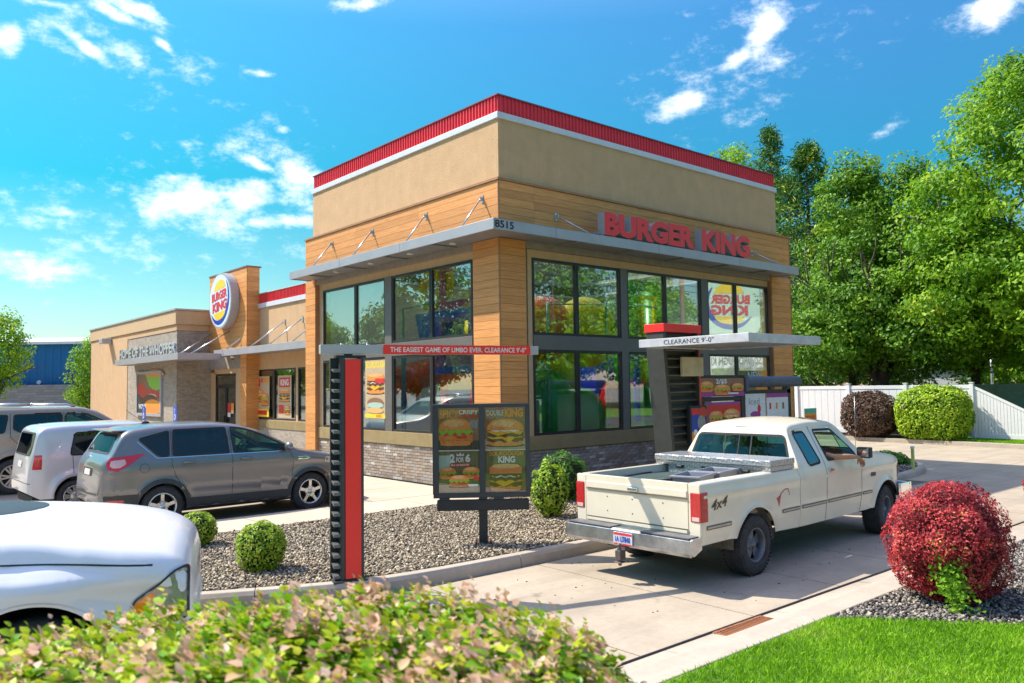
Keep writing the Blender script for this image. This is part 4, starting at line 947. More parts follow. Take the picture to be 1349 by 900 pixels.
S = Sheet((2.80, -2.86, .7), (1, 0, 0), (0, 0, 1), 1.12, 1.08); S.rect(0, 0, 1, 1, PPURP); S.rect(.0, .8, 1, .95, PRED); burger(S, .25, .6, .4, .25, 0); burger(S, .7, .58, .5, .3, 1); burger(S, .5, .3, .6, .3, 2); S.rect(.0, 0, 1, .25, PBROWN); S.build('menu_screen', t)
t = thing('drinks_menu_board', 'white drinks menu board under a dark rolled awning at the order point', 'menu board', (5.2, -2.8, 0))
q = MB(); q.box(4.12, 4.30, -2.7, -2.58, 0, 2.12); q.box(5.98, 6.12, -2.7, -2.58, 0, 2.05); q.box(4.12, 6.12, -2.7, -2.6, 1.92, 2.0); q.box(4.12, 6.12, -2.7, -2.6, .7, .78); q.box(5.08, 5.12, -2.7, -2.6, .78, 1.92); q.build('frame', BLACKM, t)
S = Sheet((4.30, -2.712, .78), (1, 0, 0), (0, 0, 1), .78, 1.14); S.rect(0, 0, 1, 1, PWHITE); S.ell(.5, .62, .25, .06, PPURP); S.ell(.68, .72, .08, .08, PRED); S.text('Iced', .2, .8, .7, .92, PGREY, 0); S.rect(.1, .42, .9, .5, PPURP); S.build('menu_screen', t)
S = Sheet((5.12, -2.712, .78), (1, 0, 0), (0, 0, 1), .86, 1.14); S.rect(0, 0, 1, 1, PWHITE); S.rect(.0, .92, 1, 1, PPURP)
for i in range(3):
    for j in range(3): S.rect(.12+.3*i, .70-.26*j, .20+.3*i, .82-.26*j, (PRED, PORANGE, PBROWN)[(i+j) % 3])
S.build('menu_screen', t)
q = MB(); q.cyl((4.18, -2.78, 2.17), (6.28, -2.78, 2.17), .115, 14); q.box(4.1, 4.2, -2.9, -2.6, 1.98, 2.28); q.box(5.9, 5.96, -2.75, -2.65, 2.0, 2.1); q.build('awning_roll', mat('awning_slate', (.10, .12, .15), .6), t, bevel=.004)
t = thing('lane_sign', 'small green and orange sign above the far end of the truck roof', 'sign', (7.6, -3.0, 0)); q = MB(); q.cyl((6.5, -3, 0), (6.5, -3, 1.25), .02, 8); q.build('post', STEEL, t)
S = Sheet((6.10, -3.02, 1.25), (1, 0, 0), (0, 0, 1), .52, .32); S.rect(0, 0, 1, 1, PORANGE); S.rect(0, .66, 1, 1, P_('teal', (.05, .45, .30))); S.text('COOKIES', .08, .12, .92, .5, PRED, .03); S.build('sign_plate', t)
t = thing('reflector_post', 'thin post with yellow reflective tape on the kerb island ahead of the truck', 'post', (9.9, -3.68, 0)); q = MB(); q.box(9.86, 9.94, -3.70, -3.65, -.02, .50); q.build('post', mat('reflector', (.55, .60, .15), .4), t); q = MB(); q.box(9.85, 9.95, -3.705, -3.645, .50, .56); q.build('cap', WHITE, t)

# ================================================================== inside: play structure
PB = mat('play_blue', (.01, .04, .60), .3, spec=.6, coat=.4); PG_ = mat('play_green', (.02, .42, .06), .3, coat=.4); PYL = mat('play_yellow', (.92, .72, .01), .3, coat=.4); PO = mat('play_orange', (.85, .16, .015), .3, coat=.4)
PV = mat('play_purple', (.26, .06, .42), .3, coat=.4); PK = mat('play_magenta', (.62, .03, .25), .3, coat=.4); PR_ = mat('play_red', (.80, .01, .015), .3, coat=.4); PT = mat('play_teal', (.20, .62, .48), .4)
t = thing('play_structure', 'colourful indoor climbing play structure behind the tall glass', 'playground', (4, 4, 0))
def ring(c, r, a, m, ax='x', name='ring'):
    q = MB(); pts = [(c[0], c[1]+r*cos(2*pi*i/24), c[2]+r*sin(2*pi*i/24)) if ax == 'x' else (c[0]+r*cos(2*pi*i/24), c[1], c[2]+r*sin(2*pi*i/24)) for i in range(24)]; q.tube(pts, a, 8, closed=True); q.build(name, m, t)
def frame_panel(o, ud, w, h, th, m, d=.12, name='panel_frame'):
    o = Vector(o); ud = Vector(ud); q = MB(); up = Vector((0, 0, 1)); n = ud.cross(up)
    for (u0, v0, u1, v1) in ((0, 0, w, th), (0, h-th, w, h), (0, th, th, h-th), (w-th, th, w, h-th)):
        vs = [o+ud*u+up*v+n*e for e in (0, d) for (u, v) in ((u0, v0), (u1, v0), (u1, v1), (u0, v1))]
        q.add(vs, [(0, 1, 2, 3), (7, 6, 5, 4), (0, 4, 5, 1), (1, 5, 6, 2), (2, 6, 7, 3), (3, 7, 4, 0)])
    q.build(name, m, t, bevel=.02)
# seen through the left face (y runs away from the corner)
ring((.9, 3.65, 4.5), .42, .10, PYL); ring((.9, 3.3, 4.62), .40, .10, PYL); frame_panel((.8, 3.05, 3.95), (0, -1, 0), 1.3, 1.05, .16, PK); frame_panel((.8, 3.1, 3.0), (0, -1, 0), 1.3, .80, .15, PV)
q = MB(); q.box(.75, .95, 1.75, 3.2, 3.80, 3.94); q.box(.6, .75, 1.6, 3.1, 2.45, 2.62); q.build('blue_beam', PB, t, bevel=.02)
q = MB(); q.box(.62, .74, 1.6, 3.1, 2.63, 2.98); q.build('purple_panel', PV, t, bevel=.02)
q = MB(); q.add([(.8, 4.25, 3.95), (.8, 3.05, 3.95), (.8, 3.2, 3.1), (.8, 4.0, 3.1), (1.5, 4.25, 3.95), (1.5, 3.05, 3.95), (1.5, 3.2, 3.1), (1.5, 4.0, 3.1)], [(0, 1, 2, 3), (4, 7, 6, 5), (0, 4, 5, 1), (2, 6, 7, 3), (0, 3, 7, 4), (1, 5, 6, 2)]); q.build('blue_bucket', PB, t, bevel=.04)
frame_panel((.6, 2.75, .1), (0, -1, 0), 1.3, 2.35, .2, PR_, name='door_frame')
for yy in (3.1, 4.9, 6.6): q = MB(); q.cyl((.9, yy, 0), (.9, yy, 3.0), .06, 10); q.build('pole', PB, t)
q = MB(); q.box(.5, .56, 2.8, 2.86, .2, 2.2); q.build('pole', PG_, t)
def pipe(pts, m, r=.035): q = MB(); q.tube(pts, r, 8); q.build('pipe', m, t)
pipe([(.7, 4.6, .1), (.7, 4.6, 4.1), (.7, 3.2, 4.15)], PT, .03); pipe([(2.25, 1.0, 1.2), (2.25, 1.0, 4.0), (4.2, 1.0, 4.1), (4.2, 1.0, 1.2)], PT); pipe([(2.25, 1.0, 3.2), (3.1, 1.0, 3.2)], PT); pipe([(5.3, 1.0, 4.15), (6.5, 1.0, 4.1), (6.5, 1.0, 3.2)], PT)
pipe([(4.3, 1.0, 4.15), (5.2, 1.0, 4.1)], PT)
# seen through the right face
q = MB(); q.ell((2.85, 1.75, 3.5), (.85, .5, .80), nu=20, nv=10); q.build('orange_dome', PO, t)
q = MB(); q.ell((4.0, 1.5, 3.45), (1.0, .5, .88), nu=20, nv=10); q.build('yellow_dome', PYL, t)
q = MB(); q.tube([(4.7, 1.0, 3.9), (4.55, .98, 3.65), (4.4, 1.0, 3.45)], .06, 8); q.build('hand_hold', BLACKM, t)
q = MB(); q.ell((2.8, 1.6, 1.45), (.85, .5, 1.1), nu=18, nv=9); q.ell((3.8, 1.5, 1.25), (.75, .5, .85), nu=18, nv=9); q.build('green_hill', PG_, t)
q = MB(); q.ell((4.65, 1.35, 1.4), (.25, .35, .85), nu=16, nv=9); q.build('red_tube', PR_, t)
q = MB(); q.ell((2.7, 2.6, 2.5), (.9, .5, .55), nu=16, nv=8); q.box(1.9, 2.05, 1.3, 1.5, .5, 2.8); q.build('blue_dome', PB, t)
frame_panel((5.45, 1.4, 3.05), (1, 0, 0), 1.25, 1.8, .28, PG_); frame_panel((5.75, 1.3, 3.35), (1, 0, 0), .6, 1.1, .1, PYL)
q = MB(); q.box(5.4, 6.8, 1.3, 1.45, 2.75, 3.04); q.box(5.5, 5.65, 1.2, 1.3, 1.2, 2.75); q.box(6.2, 6.35, 1.2, 1.3, 1.2, 2.75); q.build('blue_panel', PB, t, bevel=.02)
q = MB(); q.box(5.5, 6.3, 1.3, 1.4, 2.1, 2.3); q.build('purple_shelf', PV, t)
frame_panel((5.7, 1.2, 2.2), (1, 0, 0), .5, .6, .07, PYL)
q = MB(); q.box(6.6, 8.8, 3.0, 3.4, 0, 3.0); q.cyl((7.5, 2.2, 0), (7.5, 2.2, 4.8), .35, 14); q.build('green_tower', PG_, t)
q = MB(); q.box(5.5, 6.2, 2.6, 3.2, 0, 4.4); q.build('blue_tower', PB, t); q = MB(); q.tube([(3, 5, 3.6), (4.5, 5.2, 3.4), (6, 5, 3.0), (7.5, 5.4, 2.4)], .42, 14); q.build('yellow_tube', PYL, t)
q = MB(); q.tube([(1.4, 5.5, 2.2), (1.8, 6.2, 2.4), (3, 6.6, 2.6)], .4, 12); q.build('red_tube', PR_, t)
# hedge-like green plant seen through the third bay

# ================================================================== vehicles
def interp(pts, x):
    if x <= pts[0][0]: return pts[0][1]
    for (a, va), (b, vb) in zip(pts, pts[1:]):
        if x <= b:
            k = (x-a)/(b-a); return va+(vb-va)*k
    return pts[-1][1]
def sinterp(pts, x):
    """monotone cubic through the control points"""
    n = len(pts); xs = [p[0] for p in pts]; ys = [p[1] for p in pts]
    if x <= xs[0]: return ys[0]
    if x >= xs[-1]: return ys[-1]
    i = max(j for j in range(n-1) if xs[j] <= x); h = xs[i+1]-xs[i]; k = (x-xs[i])/h
    sl_ = [(ys[j+1]-ys[j])/(xs[j+1]-xs[j]) for j in range(n-1)]
    def m(j):
        if j == 0: return sl_[0]
        if j == n-1: return sl_[-1]
        return 0 if sl_[j-1]*sl_[j] <= 0 else 2*sl_[j-1]*sl_[j]/(sl_[j-1]+sl_[j])
    m0, m1 = m(i), m(i+1)
    return (2*k**3-3*k*k+1)*ys[i]+(k**3-2*k*k+k)*h*m0+(-2*k**3+3*k*k)*ys[i+1]+(k**3-k*k)*h*m1
def rpoly(pts, r, n=5):
    out = []; N = len(pts)
    for i in range(N):
        p = Vector(pts[i]); a = Vector(pts[i-1]); b = Vector(pts[(i+1) % N]); ri = r[i] if isinstance(r, (list, tuple)) else r
        da = (a-p); db = (b-p); d = min(ri, da.length*.45, db.length*.45); p0 = p+da.normalized()*d; p1 = p+db.normalized()*d
        for k in range(n+1):
            s = k/n; out.append(tuple((1-s)**2*p0+2*s*(1-s)*p+s*s*p1))
    return out
def pin(p, poly):
    x, y = p; c = False; j = len(poly)-1
    for i in range(len(poly)):
        xi, yi = poly[i]; xj, yj = poly[j]
        if (yi > y) != (yj > y) and x < (xj-xi)*(y-yi)/(yj-yi)+xi: c = not c
        j = i
    return c
class Body:
    """lofted car body; local x forward, y to the left, z up, origin on the ground under the rear axle"""
    def __init__(s, top, bot, half, belt, tumble, arches, rad=.09, crown=.035, x0=None, x1=None, step=.05, side=None, fine=()):
        s.top = top; s.belt = belt; s.half = half; s.tumble = tumble
        xs = set(np.arange(x0, x1, step).round(3)); xs |= {x0, x1}
        for xc, zc, R in arches:
            for a in np.linspace(0, pi, 25): xs.add(round(xc+R*cos(a), 4))
            xs.add(round(xc-R-.002, 4)); xs.add(round(xc+R+.002, 4))
        for p in list(top): xs.add(round(p[0], 4))
        for a, b_ in fine: xs |= set(np.arange(a, b_, .012).round(4))
        xs = sorted(x for x in xs if x0-1e-6 <= x <= x1+1e-6); X = [xs[0]]
        for x in xs[1:]:
            if x-X[-1] > .0015: X.append(x)
        s.X = X; nS, nC, nT = 18, 6, 20; rows = []
        s.side = side or (lambda x, z: 0.0)
        for x in X:
            zb = interp(bot, x)
            for xc, zc, R in arches:
                if abs(x-xc) < R: zb = max(zb, zc+sqrt(max(0, R*R-(x-xc)**2)))
            zt = sinterp(top, x) ; hw = sinterp(half, x); r = min(rad, (zt-zb)*.4); bl = belt if not callable(belt) else belt(x)
            def w(z):
                v = hw+s.side(x, z)
                if z > bl: v -= (z-bl)*tumble+max(0, (z-bl))*0
                return max(.02, v)
            pts = []
            zc_ = zt-r
            lv = [zb+(zc_-zb)*k/(nS-1) for k in range(nS)]
            for z in lv: pts.append((w(z), z))
            wt = w(zc_)
            for k in range(1, nC+1):
                a = (pi/2)*k/nC; pts.append((wt-r*(1-cos(a)), zc_+r*sin(a)))
            we = wt-r
            for k in range(1, nT+1):
                y = we*(1-k/nT); pts.append((y, zt+crown*(1-(y/max(.01, we))**2)))
            rows.append([(x, p[0], p[1]) for p in pts])
        s.rows = rows; m = len(rows[0]); s.m = m
        V = []; F = []
        for r_ in rows:
            V += [(p[0], -p[1], p[2]) for p in r_]+[(p[0], p[1], p[2]) for p in r_[:-1][::-1]]
        M = 2*m-1
        for i in range(len(rows)-1):
            for j in range(M-1): F.append((i*M+j, i*M+j+1, (i+1)*M+j+1, (i+1)*M+j))
        F.append(tuple(range(M-1, -1, -1))); F.append(tuple((len(rows)-1)*M+j for j in range(M)))
        s.V = V; s.F = F; s.bvh = BVHTree.FromPolygons([Vector(v) for v in V], F)
    def hit(s, p, mode):
        D = {'R': (Vector((p[0], -5, p[1])), Vector((0, 1, 0))), 'L': (Vector((p[0], 5, p[1])), Vector((0, -1, 0))), 'B': (Vector((-9, p[0], p[1])), Vector((1, 0, 0))),
             'F': (Vector((12, p[0], p[1])), Vector((-1, 0, 0))), 'T': (Vector((p[0], p[1], 5)), Vector((0, 0, -1)))}[mode]
        h = s.bvh.ray_cast(*D)
        if h[0] is None:
            h = s.bvh.find_nearest(D[0]+D[1]*4); return h[0], h[1]
        n = h[1]; 
        if n.dot(D[1]) > 0: n = -n
        return h[0], n
    def patch(s, poly, mode, off=.004, cell=.09):
        bm = bmesh.new(); vs = [bm.verts.new((p[0], p[1], 0)) for p in poly]; bm.faces.new(vs)
        bmesh.ops.triangulate(bm, faces=bm.faces)
        for it in range(5):
            ed = [e for e in bm.edges if e.calc_length() > cell*1.4]
            if not ed: break
            bmesh.ops.subdivide_edges(bm, edges=ed, cuts=1); bmesh.ops.triangulate(bm, faces=bm.faces)
        bm.verts.index_update(); q = MB(); pts = []
        for v in bm.verts:
            p, n = s.hit((v.co.x, v.co.y), mode); pts.append(p+n*off)
        q.add(pts, [tuple(v.index for v in f.verts) for f in bm.faces], 0, True); bm.free(); return q
    def strip(s, line, mode, w=.012, off=.002, closed=False, q=None, thick=0.0, res=.06):
        L = [Vector(p) for p in line]; P = []
        k = len(L) if closed else len(L)-1
        for i in range(k):
            a, b = L[i], L[(i+1) % len(L)]; n = max(1, int((b-a).length/res))
            for j in range(n): P.append(a.lerp(b, j/n))
        if not closed: P.append(L[-1])
        N = len(P); A = []; Bp = []
        for i in range(N):
            d = (P[(i+1) % N] if (closed or i < N-1) else P[i])-(P[i-1] if (closed or i > 0) else P[i]); d = d.normalized() if d.length > 1e-6 else Vector((1, 0)); n2 = Vector((-d.y, d.x))*w/2
            for S_, pp in ((A, P[i]+n2), (Bp, P[i]-n2)):
                h, n = s.hit(pp, mode); S_.append(h+n*off)
        q = q or MB(); q.add(A+Bp, [(i, (i+1) % N, N+(i+1) % N, N+i) for i in range(N if closed else N-1)], 0, True); return q
    def build(s, name, m, parent, holes=()):
        q = MB(); keep = []
        for f in s.F:
            if len(f) > 4: keep.append(f); continue
            c = sum((Vector(s.V[i]) for i in f), Vector())/4; nrm = (Vector(s.V[f[2]])-Vector(s.V[f[0]])).cross(Vector(s.V[f[3]])-Vector(s.V[f[1]])); nrm.normalize(); kill = False
            for mode, poly in holes:
                if mode in 'RL' and abs(nrm.y) > .5 and ((c.y < 0) == (mode == 'R')) and pin((c.x, c.z), poly): kill = True
                if mode == 'B' and c.x < poly[0][2] and pin((c.y, c.z), [(a, b_) for a, b_, _ in poly]) and abs(nrm.y) < .8: kill = True
                if mode == 'F' and c.x > poly[0][2] and pin((c.y, c.z), [(a, b_) for a, b_, _ in poly]) and abs(nrm.y) < .8: kill = True
            if not kill: keep.append(f)
        q.add(s.V, keep, 0, True)
        return q.build(name, m, parent)
def shrink(poly, d):
    c = Vector((sum(p[0] for p in poly)/len(poly), sum(p[1] for p in poly)/len(poly)))
    return [tuple(Vector(p)+(c-Vector(p)).normalized()*d) for p in poly]
def wheel(t, x, y, D, W, style, side, rimm=ALLOY, steer=0.0):
    """side -1: right-hand wheel, faces -y"""
    r = D/2; s = side; Rm = Matrix.Translation((x, y, r)) @ Matrix.Rotation(steer, 4, 'Z')
    rr = r*.66 if style != 'truck' else r*.56
    hub = MB(); hub.lathe([(.0, -s*W*.1), (rr*.5, -s*W*.1), (rr*.96, -s*W*.05), (rr*.96, s*W*-.3)], n=24); hub.xf(Rm); wo_ = hub.build('wheel', DARKIN, t)
    ty = MB(); h = W/2
    ty.lathe([(rr, -h*.8), (rr*1.04, -h*.98), (r*.88, -h), (r*.965, -h*.86), (r, -h*.62), (r, h*.62), (r*.965, h*.86), (r*.88, h), (rr*1.04, h*.98), (rr, h*.8)], n=44)
    if style == 'truck' or style == 'suv':
        nn = 46
        for i in range(nn):
            a = 2*pi*i/nn; bw_ = .011
            for s0, s1 in ((-.95, -.45), (.45, .95), (-.33, .33)):
                c, sn = cos(a+(.03 if s0 > -.4 else 0)), sin(a+(.03 if s0 > -.4 else 0)); R0 = r-.012; R1 = r+.004; tx = Vector((-sn, 0, c))*bw_; rd = Vector((c, 0, sn))
                vs = [rd*R+Vector((0, yy*h, 0))+tx*sg for R in (R0, R1) for yy in (s0, s1) for sg in (-1, 1)]
                ty.add(vs, [(4, 5, 7, 6), (0, 4, 6, 2), (1, 3, 7, 5), (0, 1, 5, 4), (2, 6, 7, 3)])
    ty.xf(Rm); ty.build('tyre', TYRE, wo_)
    rm = MB(); f = s*h   # outer face plane at y = side*h
    rm.lathe([(rr*1.03, f*.93), (rr*.98, f*.99), (rr*.90, f*.86), (rr*.88, f*.3)], n=36)
    def spoke(a, w0, w1, r0, r1, y0_, y1_, th=.02):
        c, sn = cos(a), sin(a); rd = Vector((c, 0, sn)); tx = Vector((-sn, 0, c)); Y = Vector((0, 1, 0))
        vs = [rd*r0+tx*w0+Y*y0_, rd*r0-tx*w0+Y*y0_, rd*r1-tx*w1+Y*y1_, rd*r1+tx*w1+Y*y1_]; vs += [v-Y*(s*th) for v in vs]
        rm.add(vs, [(0, 1, 2, 3), (7, 6, 5, 4), (0, 4, 5, 1), (1, 5, 6, 2), (2, 6, 7, 3), (3, 7, 4, 0)])
    if style == 'suv':
        for i in range(5):
            a = 2*pi*i/5+pi/2
            for e in (-.13, .13): spoke(a+e*.3, rr*.10, rr*.09, rr*.18, rr*.92, f*.75, f*.88); 
            spoke(a, rr*.2, rr*.2, rr*.15, rr*.42, f*.72, f*.80)
        rm.lathe([(.0, f*.86), (rr*.12, f*.86), (rr*.17, f*.78), (rr*.3, f*.70)], n=20)
        for i in range(5): a = 2*pi*i/5+pi/2+.3; c_ = Vector((cos(a)*rr*.24, f*.8, sin(a)*rr*.24)); rm.cyl(c_, c_-Vector((0, s*.03, 0)), .012, 6)
    elif style == 'cover':
        rm.lathe([(0, f*.9), (rr*.3, f*.9), (rr*.45, f*.78)], n=24)
        for i in range(8): a = 2*pi*i/8; spoke(a, rr*.15, rr*.25, rr*.35, rr*.92, f*.82, f*.86)
    elif style == 'six':
        rm.lathe([(0, f*.82), (rr*.18, f*.82), (rr*.3, f*.7)], n=20)
        for i in range(6):
            a = 2*pi*i/6
            for e in (-.17, .17): spoke(a+e, rr*.07, rr*.08, rr*.25, rr*.92, f*.7, f*.82)
    else:
        rm.lathe([(rr*.88, f*.55), (rr*.72, f*.38), (rr*.45, f*.52), (rr*.36, f*.56), (0, f*.56)], n=36) if False else None
        for i in range(5): a = 2*pi*i/5+.4; spoke(a, rr*.20, rr*.34, rr*.30, rr*.92, f*.50, f*.42, .015)
        rm.lathe([(rr*.40, f*.50), (rr*.34, f*.56), (rr*.2, f*.58), (rr*.19, f*.78), (0, f*.80)], n=24)
        for i in range(5): a = 2*pi*i/5; c_ = Vector((cos(a)*rr*.27, f*.64, sin(a)*rr*.27)); rm.cyl(c_, c_-Vector((0, s*.04, 0)), .012, 6)
    rm.xf(Rm); rm.build('rim', rimm, wo_); return wo_
def well(t, x, r, W2, zc, m=DARKIN, wy=.30):
    for sd in (-1, 1):
        q = MB(); n = 14; y0 = sd*(W2-.03); y1 = sd*(W2-wy)
        vs = []
        for i in range(n+1):
            a = pi*i/n
            for y in (y0, y1): vs.append((x+(r+.01)*cos(a), y, zc+(r+.01)*sin(a)))
        vs += [(x, y1, zc)]
        fs = [(2*i, 2*i+1, 2*i+3, 2*i+2) for i in range(n)]+[(2*i+1, 2*n+2, 2*i+3) for i in range(n)]
        q.add(vs, fs, 0, True); q.build('wheel_well', m, t)
def paint(name, c, metal=0.0, rough=.35, coat=.6, var=.03): return mat(name, c, rough, metal, var=var, coat=coat, vscale=2)
def seat(t, x, y, z0, m=SEATM):
    q = MB(); q.box(x-.25, x+.25, y-.25, y+.25, z0-.18, z0+.02); q.build('seat', m, t, bevel=.05)
    q = MB(); q.box(x-.33, x-.17, y-.24, y+.24, z0, z0+.60); q.box(x-.32, x-.22, y-.13, y+.13, z0+.62, z0+.80); q.build('seat_back', m, t, bevel=.05)
def interior(t, xd, xr, W2, zf, zb, rows, wheel_y=.38):
    q = MB(); q.box(xr, xd+.3, -W2+.12, W2-.12, zf, zf+.04); q.build('cabin_floor', DARKIN, t)
    q = MB(); q.box(xd, xd+.35, -W2+.12, W2-.12, zb-.28, zb-.02); q.build('dashboard', mat('dash', (.06, .06, .062), .7), t, bevel=.05)
    q = MB(); c = Vector((xd-.12, wheel_y, zb-.02)); pts = [c+Vector((.06*cos(a)*1.0, .18*sin(a), .18*cos(a))) for a in np.linspace(0, 2*pi, 20, endpoint=False)]
    q.tube(pts, .016, 6, closed=True); q.cyl(c, c+Vector((.15, 0, -.06)), .03, 8); q.box(c.x-.01, c.x+.01, c.y-.17, c.y+.17, c.z-.03, c.z+.03); q.build('steering_wheel', DARKIN, t)
    for x in rows:
        for y in (-.38, .38): seat(t, x, y, zb-.38)

def window_set(body, t, wins, glass, rub=RUBBER, w=.03, label=None):
    for mode, poly in wins:
        q = body.patch(poly, mode, .003); g = q.build('window', glass, t)
        st = body.strip(poly, mode, w, .0055, True); st.build('seal', rub, g)

# ---------------------------------------------------------------- grey compact SUV
def make_suv():
    t = thing('parked_car', 'dark grey compact crossover parked nose-in nearest the red striped pillar', 'car', (-5.78, 2.93, ZL), .013, world=False)
    PM = paint('paint_grey', (.21, .21, .22), .45, .28, .7)
    top = [(-.96, .80), (-.93, 1.02), (-.88, 1.16), (-.80, 1.26), (-.58, 1.60), (-.42, 1.665), (.1, 1.71), (.8, 1.715), (1.3, 1.675), (1.65, 1.59), (2.1, 1.38), (2.55, 1.155), (2.85, 1.10), (3.2, 1.03), (3.45, .93), (3.58, .80), (3.62, .70)]
    bot = [(-.96, .46), (-.8, .33), (-.5, .30), (0, .30), (3.0, .27), (3.4, .30), (3.62, .42)]
    half = [(-.96, .66), (-.90, .78), (-.75, .87), (-.4, .915), (.6, .92), (2.6, .92), (3.1, .89), (3.4, .80), (3.56, .66), (3.62, .55)]
    def side(x, z):
        v = 0
        if z < .62: v -= .02+(.62-z)*.10
        v += .018*math.exp(-((z-.98)/.07)**2)
        for xc in (0, 2.72):
            d = sqrt((x-xc)**2+(z-.34)**2)
            v += .03*math.exp(-((d-.42)/.07)**2)
        return v
    Bd = Body(top, bot, half, 1.10, .30, [(0, .35, .40), (2.72, .35, .40)], .13, .03, -.96, 3.62, .05, side, [(-.92, -.5), (1.6, 2.5)])
    q1 = rpoly([(-.36, 1.50), (.12, 1.615), (.10, 1.20), (-.06, 1.20)], [.03, .03, .03, .12]); q2 = rpoly([(.20, 1.625), (1.10, 1.63), (1.14, 1.185), (.17, 1.20)], .03); q3 = rpoly([(1.20, 1.63), (1.42, 1.60), (1.72, 1.50), (2.25, 1.22), (2.25, 1.17), (1.23, 1.185)], [.02, .1, .1, .05, .02, .03])
    ws = rpoly([(-.62, 1.62), (.62, 1.62), (.72, 1.22), (-.72, 1.22)], .06); rg = rpoly([(-.55, 1.57), (.55, 1.57), (.64, 1.28), (-.64, 1.28)], .06)
    holes = [(s, p) for s in 'RL' for p in (q2, q3)]+[('F', [(a, b_, 1.6) for a, b_ in ws]), ('B', [(a, b_, 0) for a, b_ in rg])]
    Bd.build('body', PM, t, holes)
    window_set(Bd, t, [(s, q2) for s in 'RL'], CARDARK); window_set(Bd, t, [(s, q3) for s in 'RL'], CARGLASS); window_set(Bd, t, [(s, q1) for s in 'RL'], CARDARK)
    window_set(Bd, t, [('F', ws)], CARGLASS); window_set(Bd, t, [('B', rg)], CARDARK)
    for s in 'RL':
        Bd.strip([(-.40, 1.46), (-.10, 1.17), (2.25, 1.155)], s, .014, .009).build('chrome_trim', CHROME, t)
        Bd.patch(rpoly([(-.86, .36), (-.35, .33), (-.39, .60), (-.90, .60)], .03), s, .006).build('lower_cladding', CHAR, t)
        q = Bd.patch([(.44, .29), (2.30, .27), (2.30, .44), (.44, .46)], s, .006); q.build('lower_cladding', CHAR, t)
        sg = -1 if s == 'R' else 1
        for xc in (0, 2.72):
            arc = [(xc+.44*cos(a), .35+.44*sin(a)) for a in np.linspace(-.1, pi+.1, 26)]
            Bd.strip(arc, s, .07, .009).build('arch_trim', CHAR, t)
        for line in ([(.16, 1.63), (.14, 1.05), (.22, .82), (.50, .46), (.50, .32)], [(1.16, 1.64), (1.19, 1.05), (1.20, .31)], [(2.27, 1.17), (2.36, 1.0), (2.32, .50), (2.20, .31)]):
            Bd.strip(line, s, .009, .002).build('door_seam', BLACKM, t)
        for xh in (.42, 1.44):
            p, n = Bd.hit((xh, 1.07), s); q = MB(); q.cyl(p+Vector((-.10, sg*.03, 0)), p+Vector((.10, sg*.03, 0)), .016, 8); q.box(p.x-.09, p.x-.06, min(p.y, p.y+sg*.03), max(p.y, p.y+sg*.03), p.z-.01, p.z+.01); q.box(p.x+.06, p.x+.09, min(p.y, p.y+sg*.03), max(p.y, p.y+sg*.03), p.z-.01, p.z+.01); q.build('door_handle', PM, t)
        tl = rpoly([(-.86, 1.13), (-.80, 1.22), (-.28, 1.26), (-.55, 1.08), (-.72, .99), (-.85, 1.03)], .02)
        TL = mat('tail_red', (.62, .008, .02), .15, coat=1, var=.1)
        l = Bd.patch(tl, s, .010, .04); lo = l.build('tail_light', TL, t); Bd.patch(rpoly([(-.82, 1.09), (-.80, 1.17), (-.60, 1.185), (-.58, 1.11), (-.68, 1.05), (-.78, 1.05)], .02), s, .016, .035).build('lens', mat('lens_pink', (.70, .45, .45), .15, coat=1), lo)
        Bd.patch(rpoly([(-.86, .44), (-.62, .44), (-.60, .52), (-.86, .53)], .02), s, .010).build('reflector', TL, t)
        Bd.patch(rpoly([(3.0, .90), (3.42, .80), (3.36, .92), (3.05, 1.0)], .03), s, .008).build('headlight', mat('head_lens', (.7, .7, .7), .1, .3, coat=1), t)
        Bd.strip([(2.44, 1.02), (2.60, 1.03), (2.70, 1.0), (2.60, .98), (2.44, .99)], s, .02, .006, True).build('fender_vent', CHROME, t)
        # mirror
        q = MB(); q.ell((2.22, sg*1.02, 1.24), (.07, .11, .085), nu=12, nv=8, z0=-pi/2); q.box(2.2, 2.26, min(sg*.84, sg*.98), max(sg*.84, sg*.98), 1.18, 1.21); q.build('mirror', PM, t)
        arc = [(-.30+.075*cos(a), 1.02+.075*sin(a)) for a in np.linspace(0, 2*pi, 20, endpoint=False)]
        if s == 'R': Bd.strip(arc, s, .006, .002, True).build('fuel_door', BLACKM, t)
    # tail details
    p = Bd.patch(rpoly([(-.26, .90), (.26, .90), (.26, 1.03), (-.26, 1.03)], .02), 'B', .006); p.build('plate_recess', DARKIN, t)
    Bd.patch([(-.17, .91), (.17, .91), (.17, 1.01), (-.17, 1.01)], 'B', .012).build('licence_plate', mat('plate', (.75, .72, .70), .4, var=.2, vscale=30), t)
    Bd.strip([(-.6, .62), (0, .60), (.6, .62)], 'B', .03, .006).build('bumper_trim', CHAR, t); Bd.patch(rpoly([(-.5, .38), (.5, .38), (.55, .5), (-.55, .5)], .03), 'B', .01).build('bumper_skid', mat('skid', (.33, .33, .34), .5, .3), t)
    q = MB(); q.box(-.74, -.48, -.60, .60, 1.625, 1.655); q.build('spoiler', PM, t, bevel=.014)
    q = MB(); q.tube([(-.05, 0, 1.755), (-.35, .0, 1.98)], .004, 5); q.ell((-.02, 0, 1.74), (.07, .03, .035)); q.build('antenna', BLACKM, t)
    q = MB(); q.tube([(-.78, -.20, 1.30), (-.80, .1, 1.29)], .012, 6); q.build('rear_wiper', BLACKM, t)
    q = MB(); q.box(-.8, 3.4, -.72, .72, .22, .36); q.build('underbody', DARKIN, t)
    well(t, 0, .40, .90, .35); well(t, 2.72, .40, .90, .35)
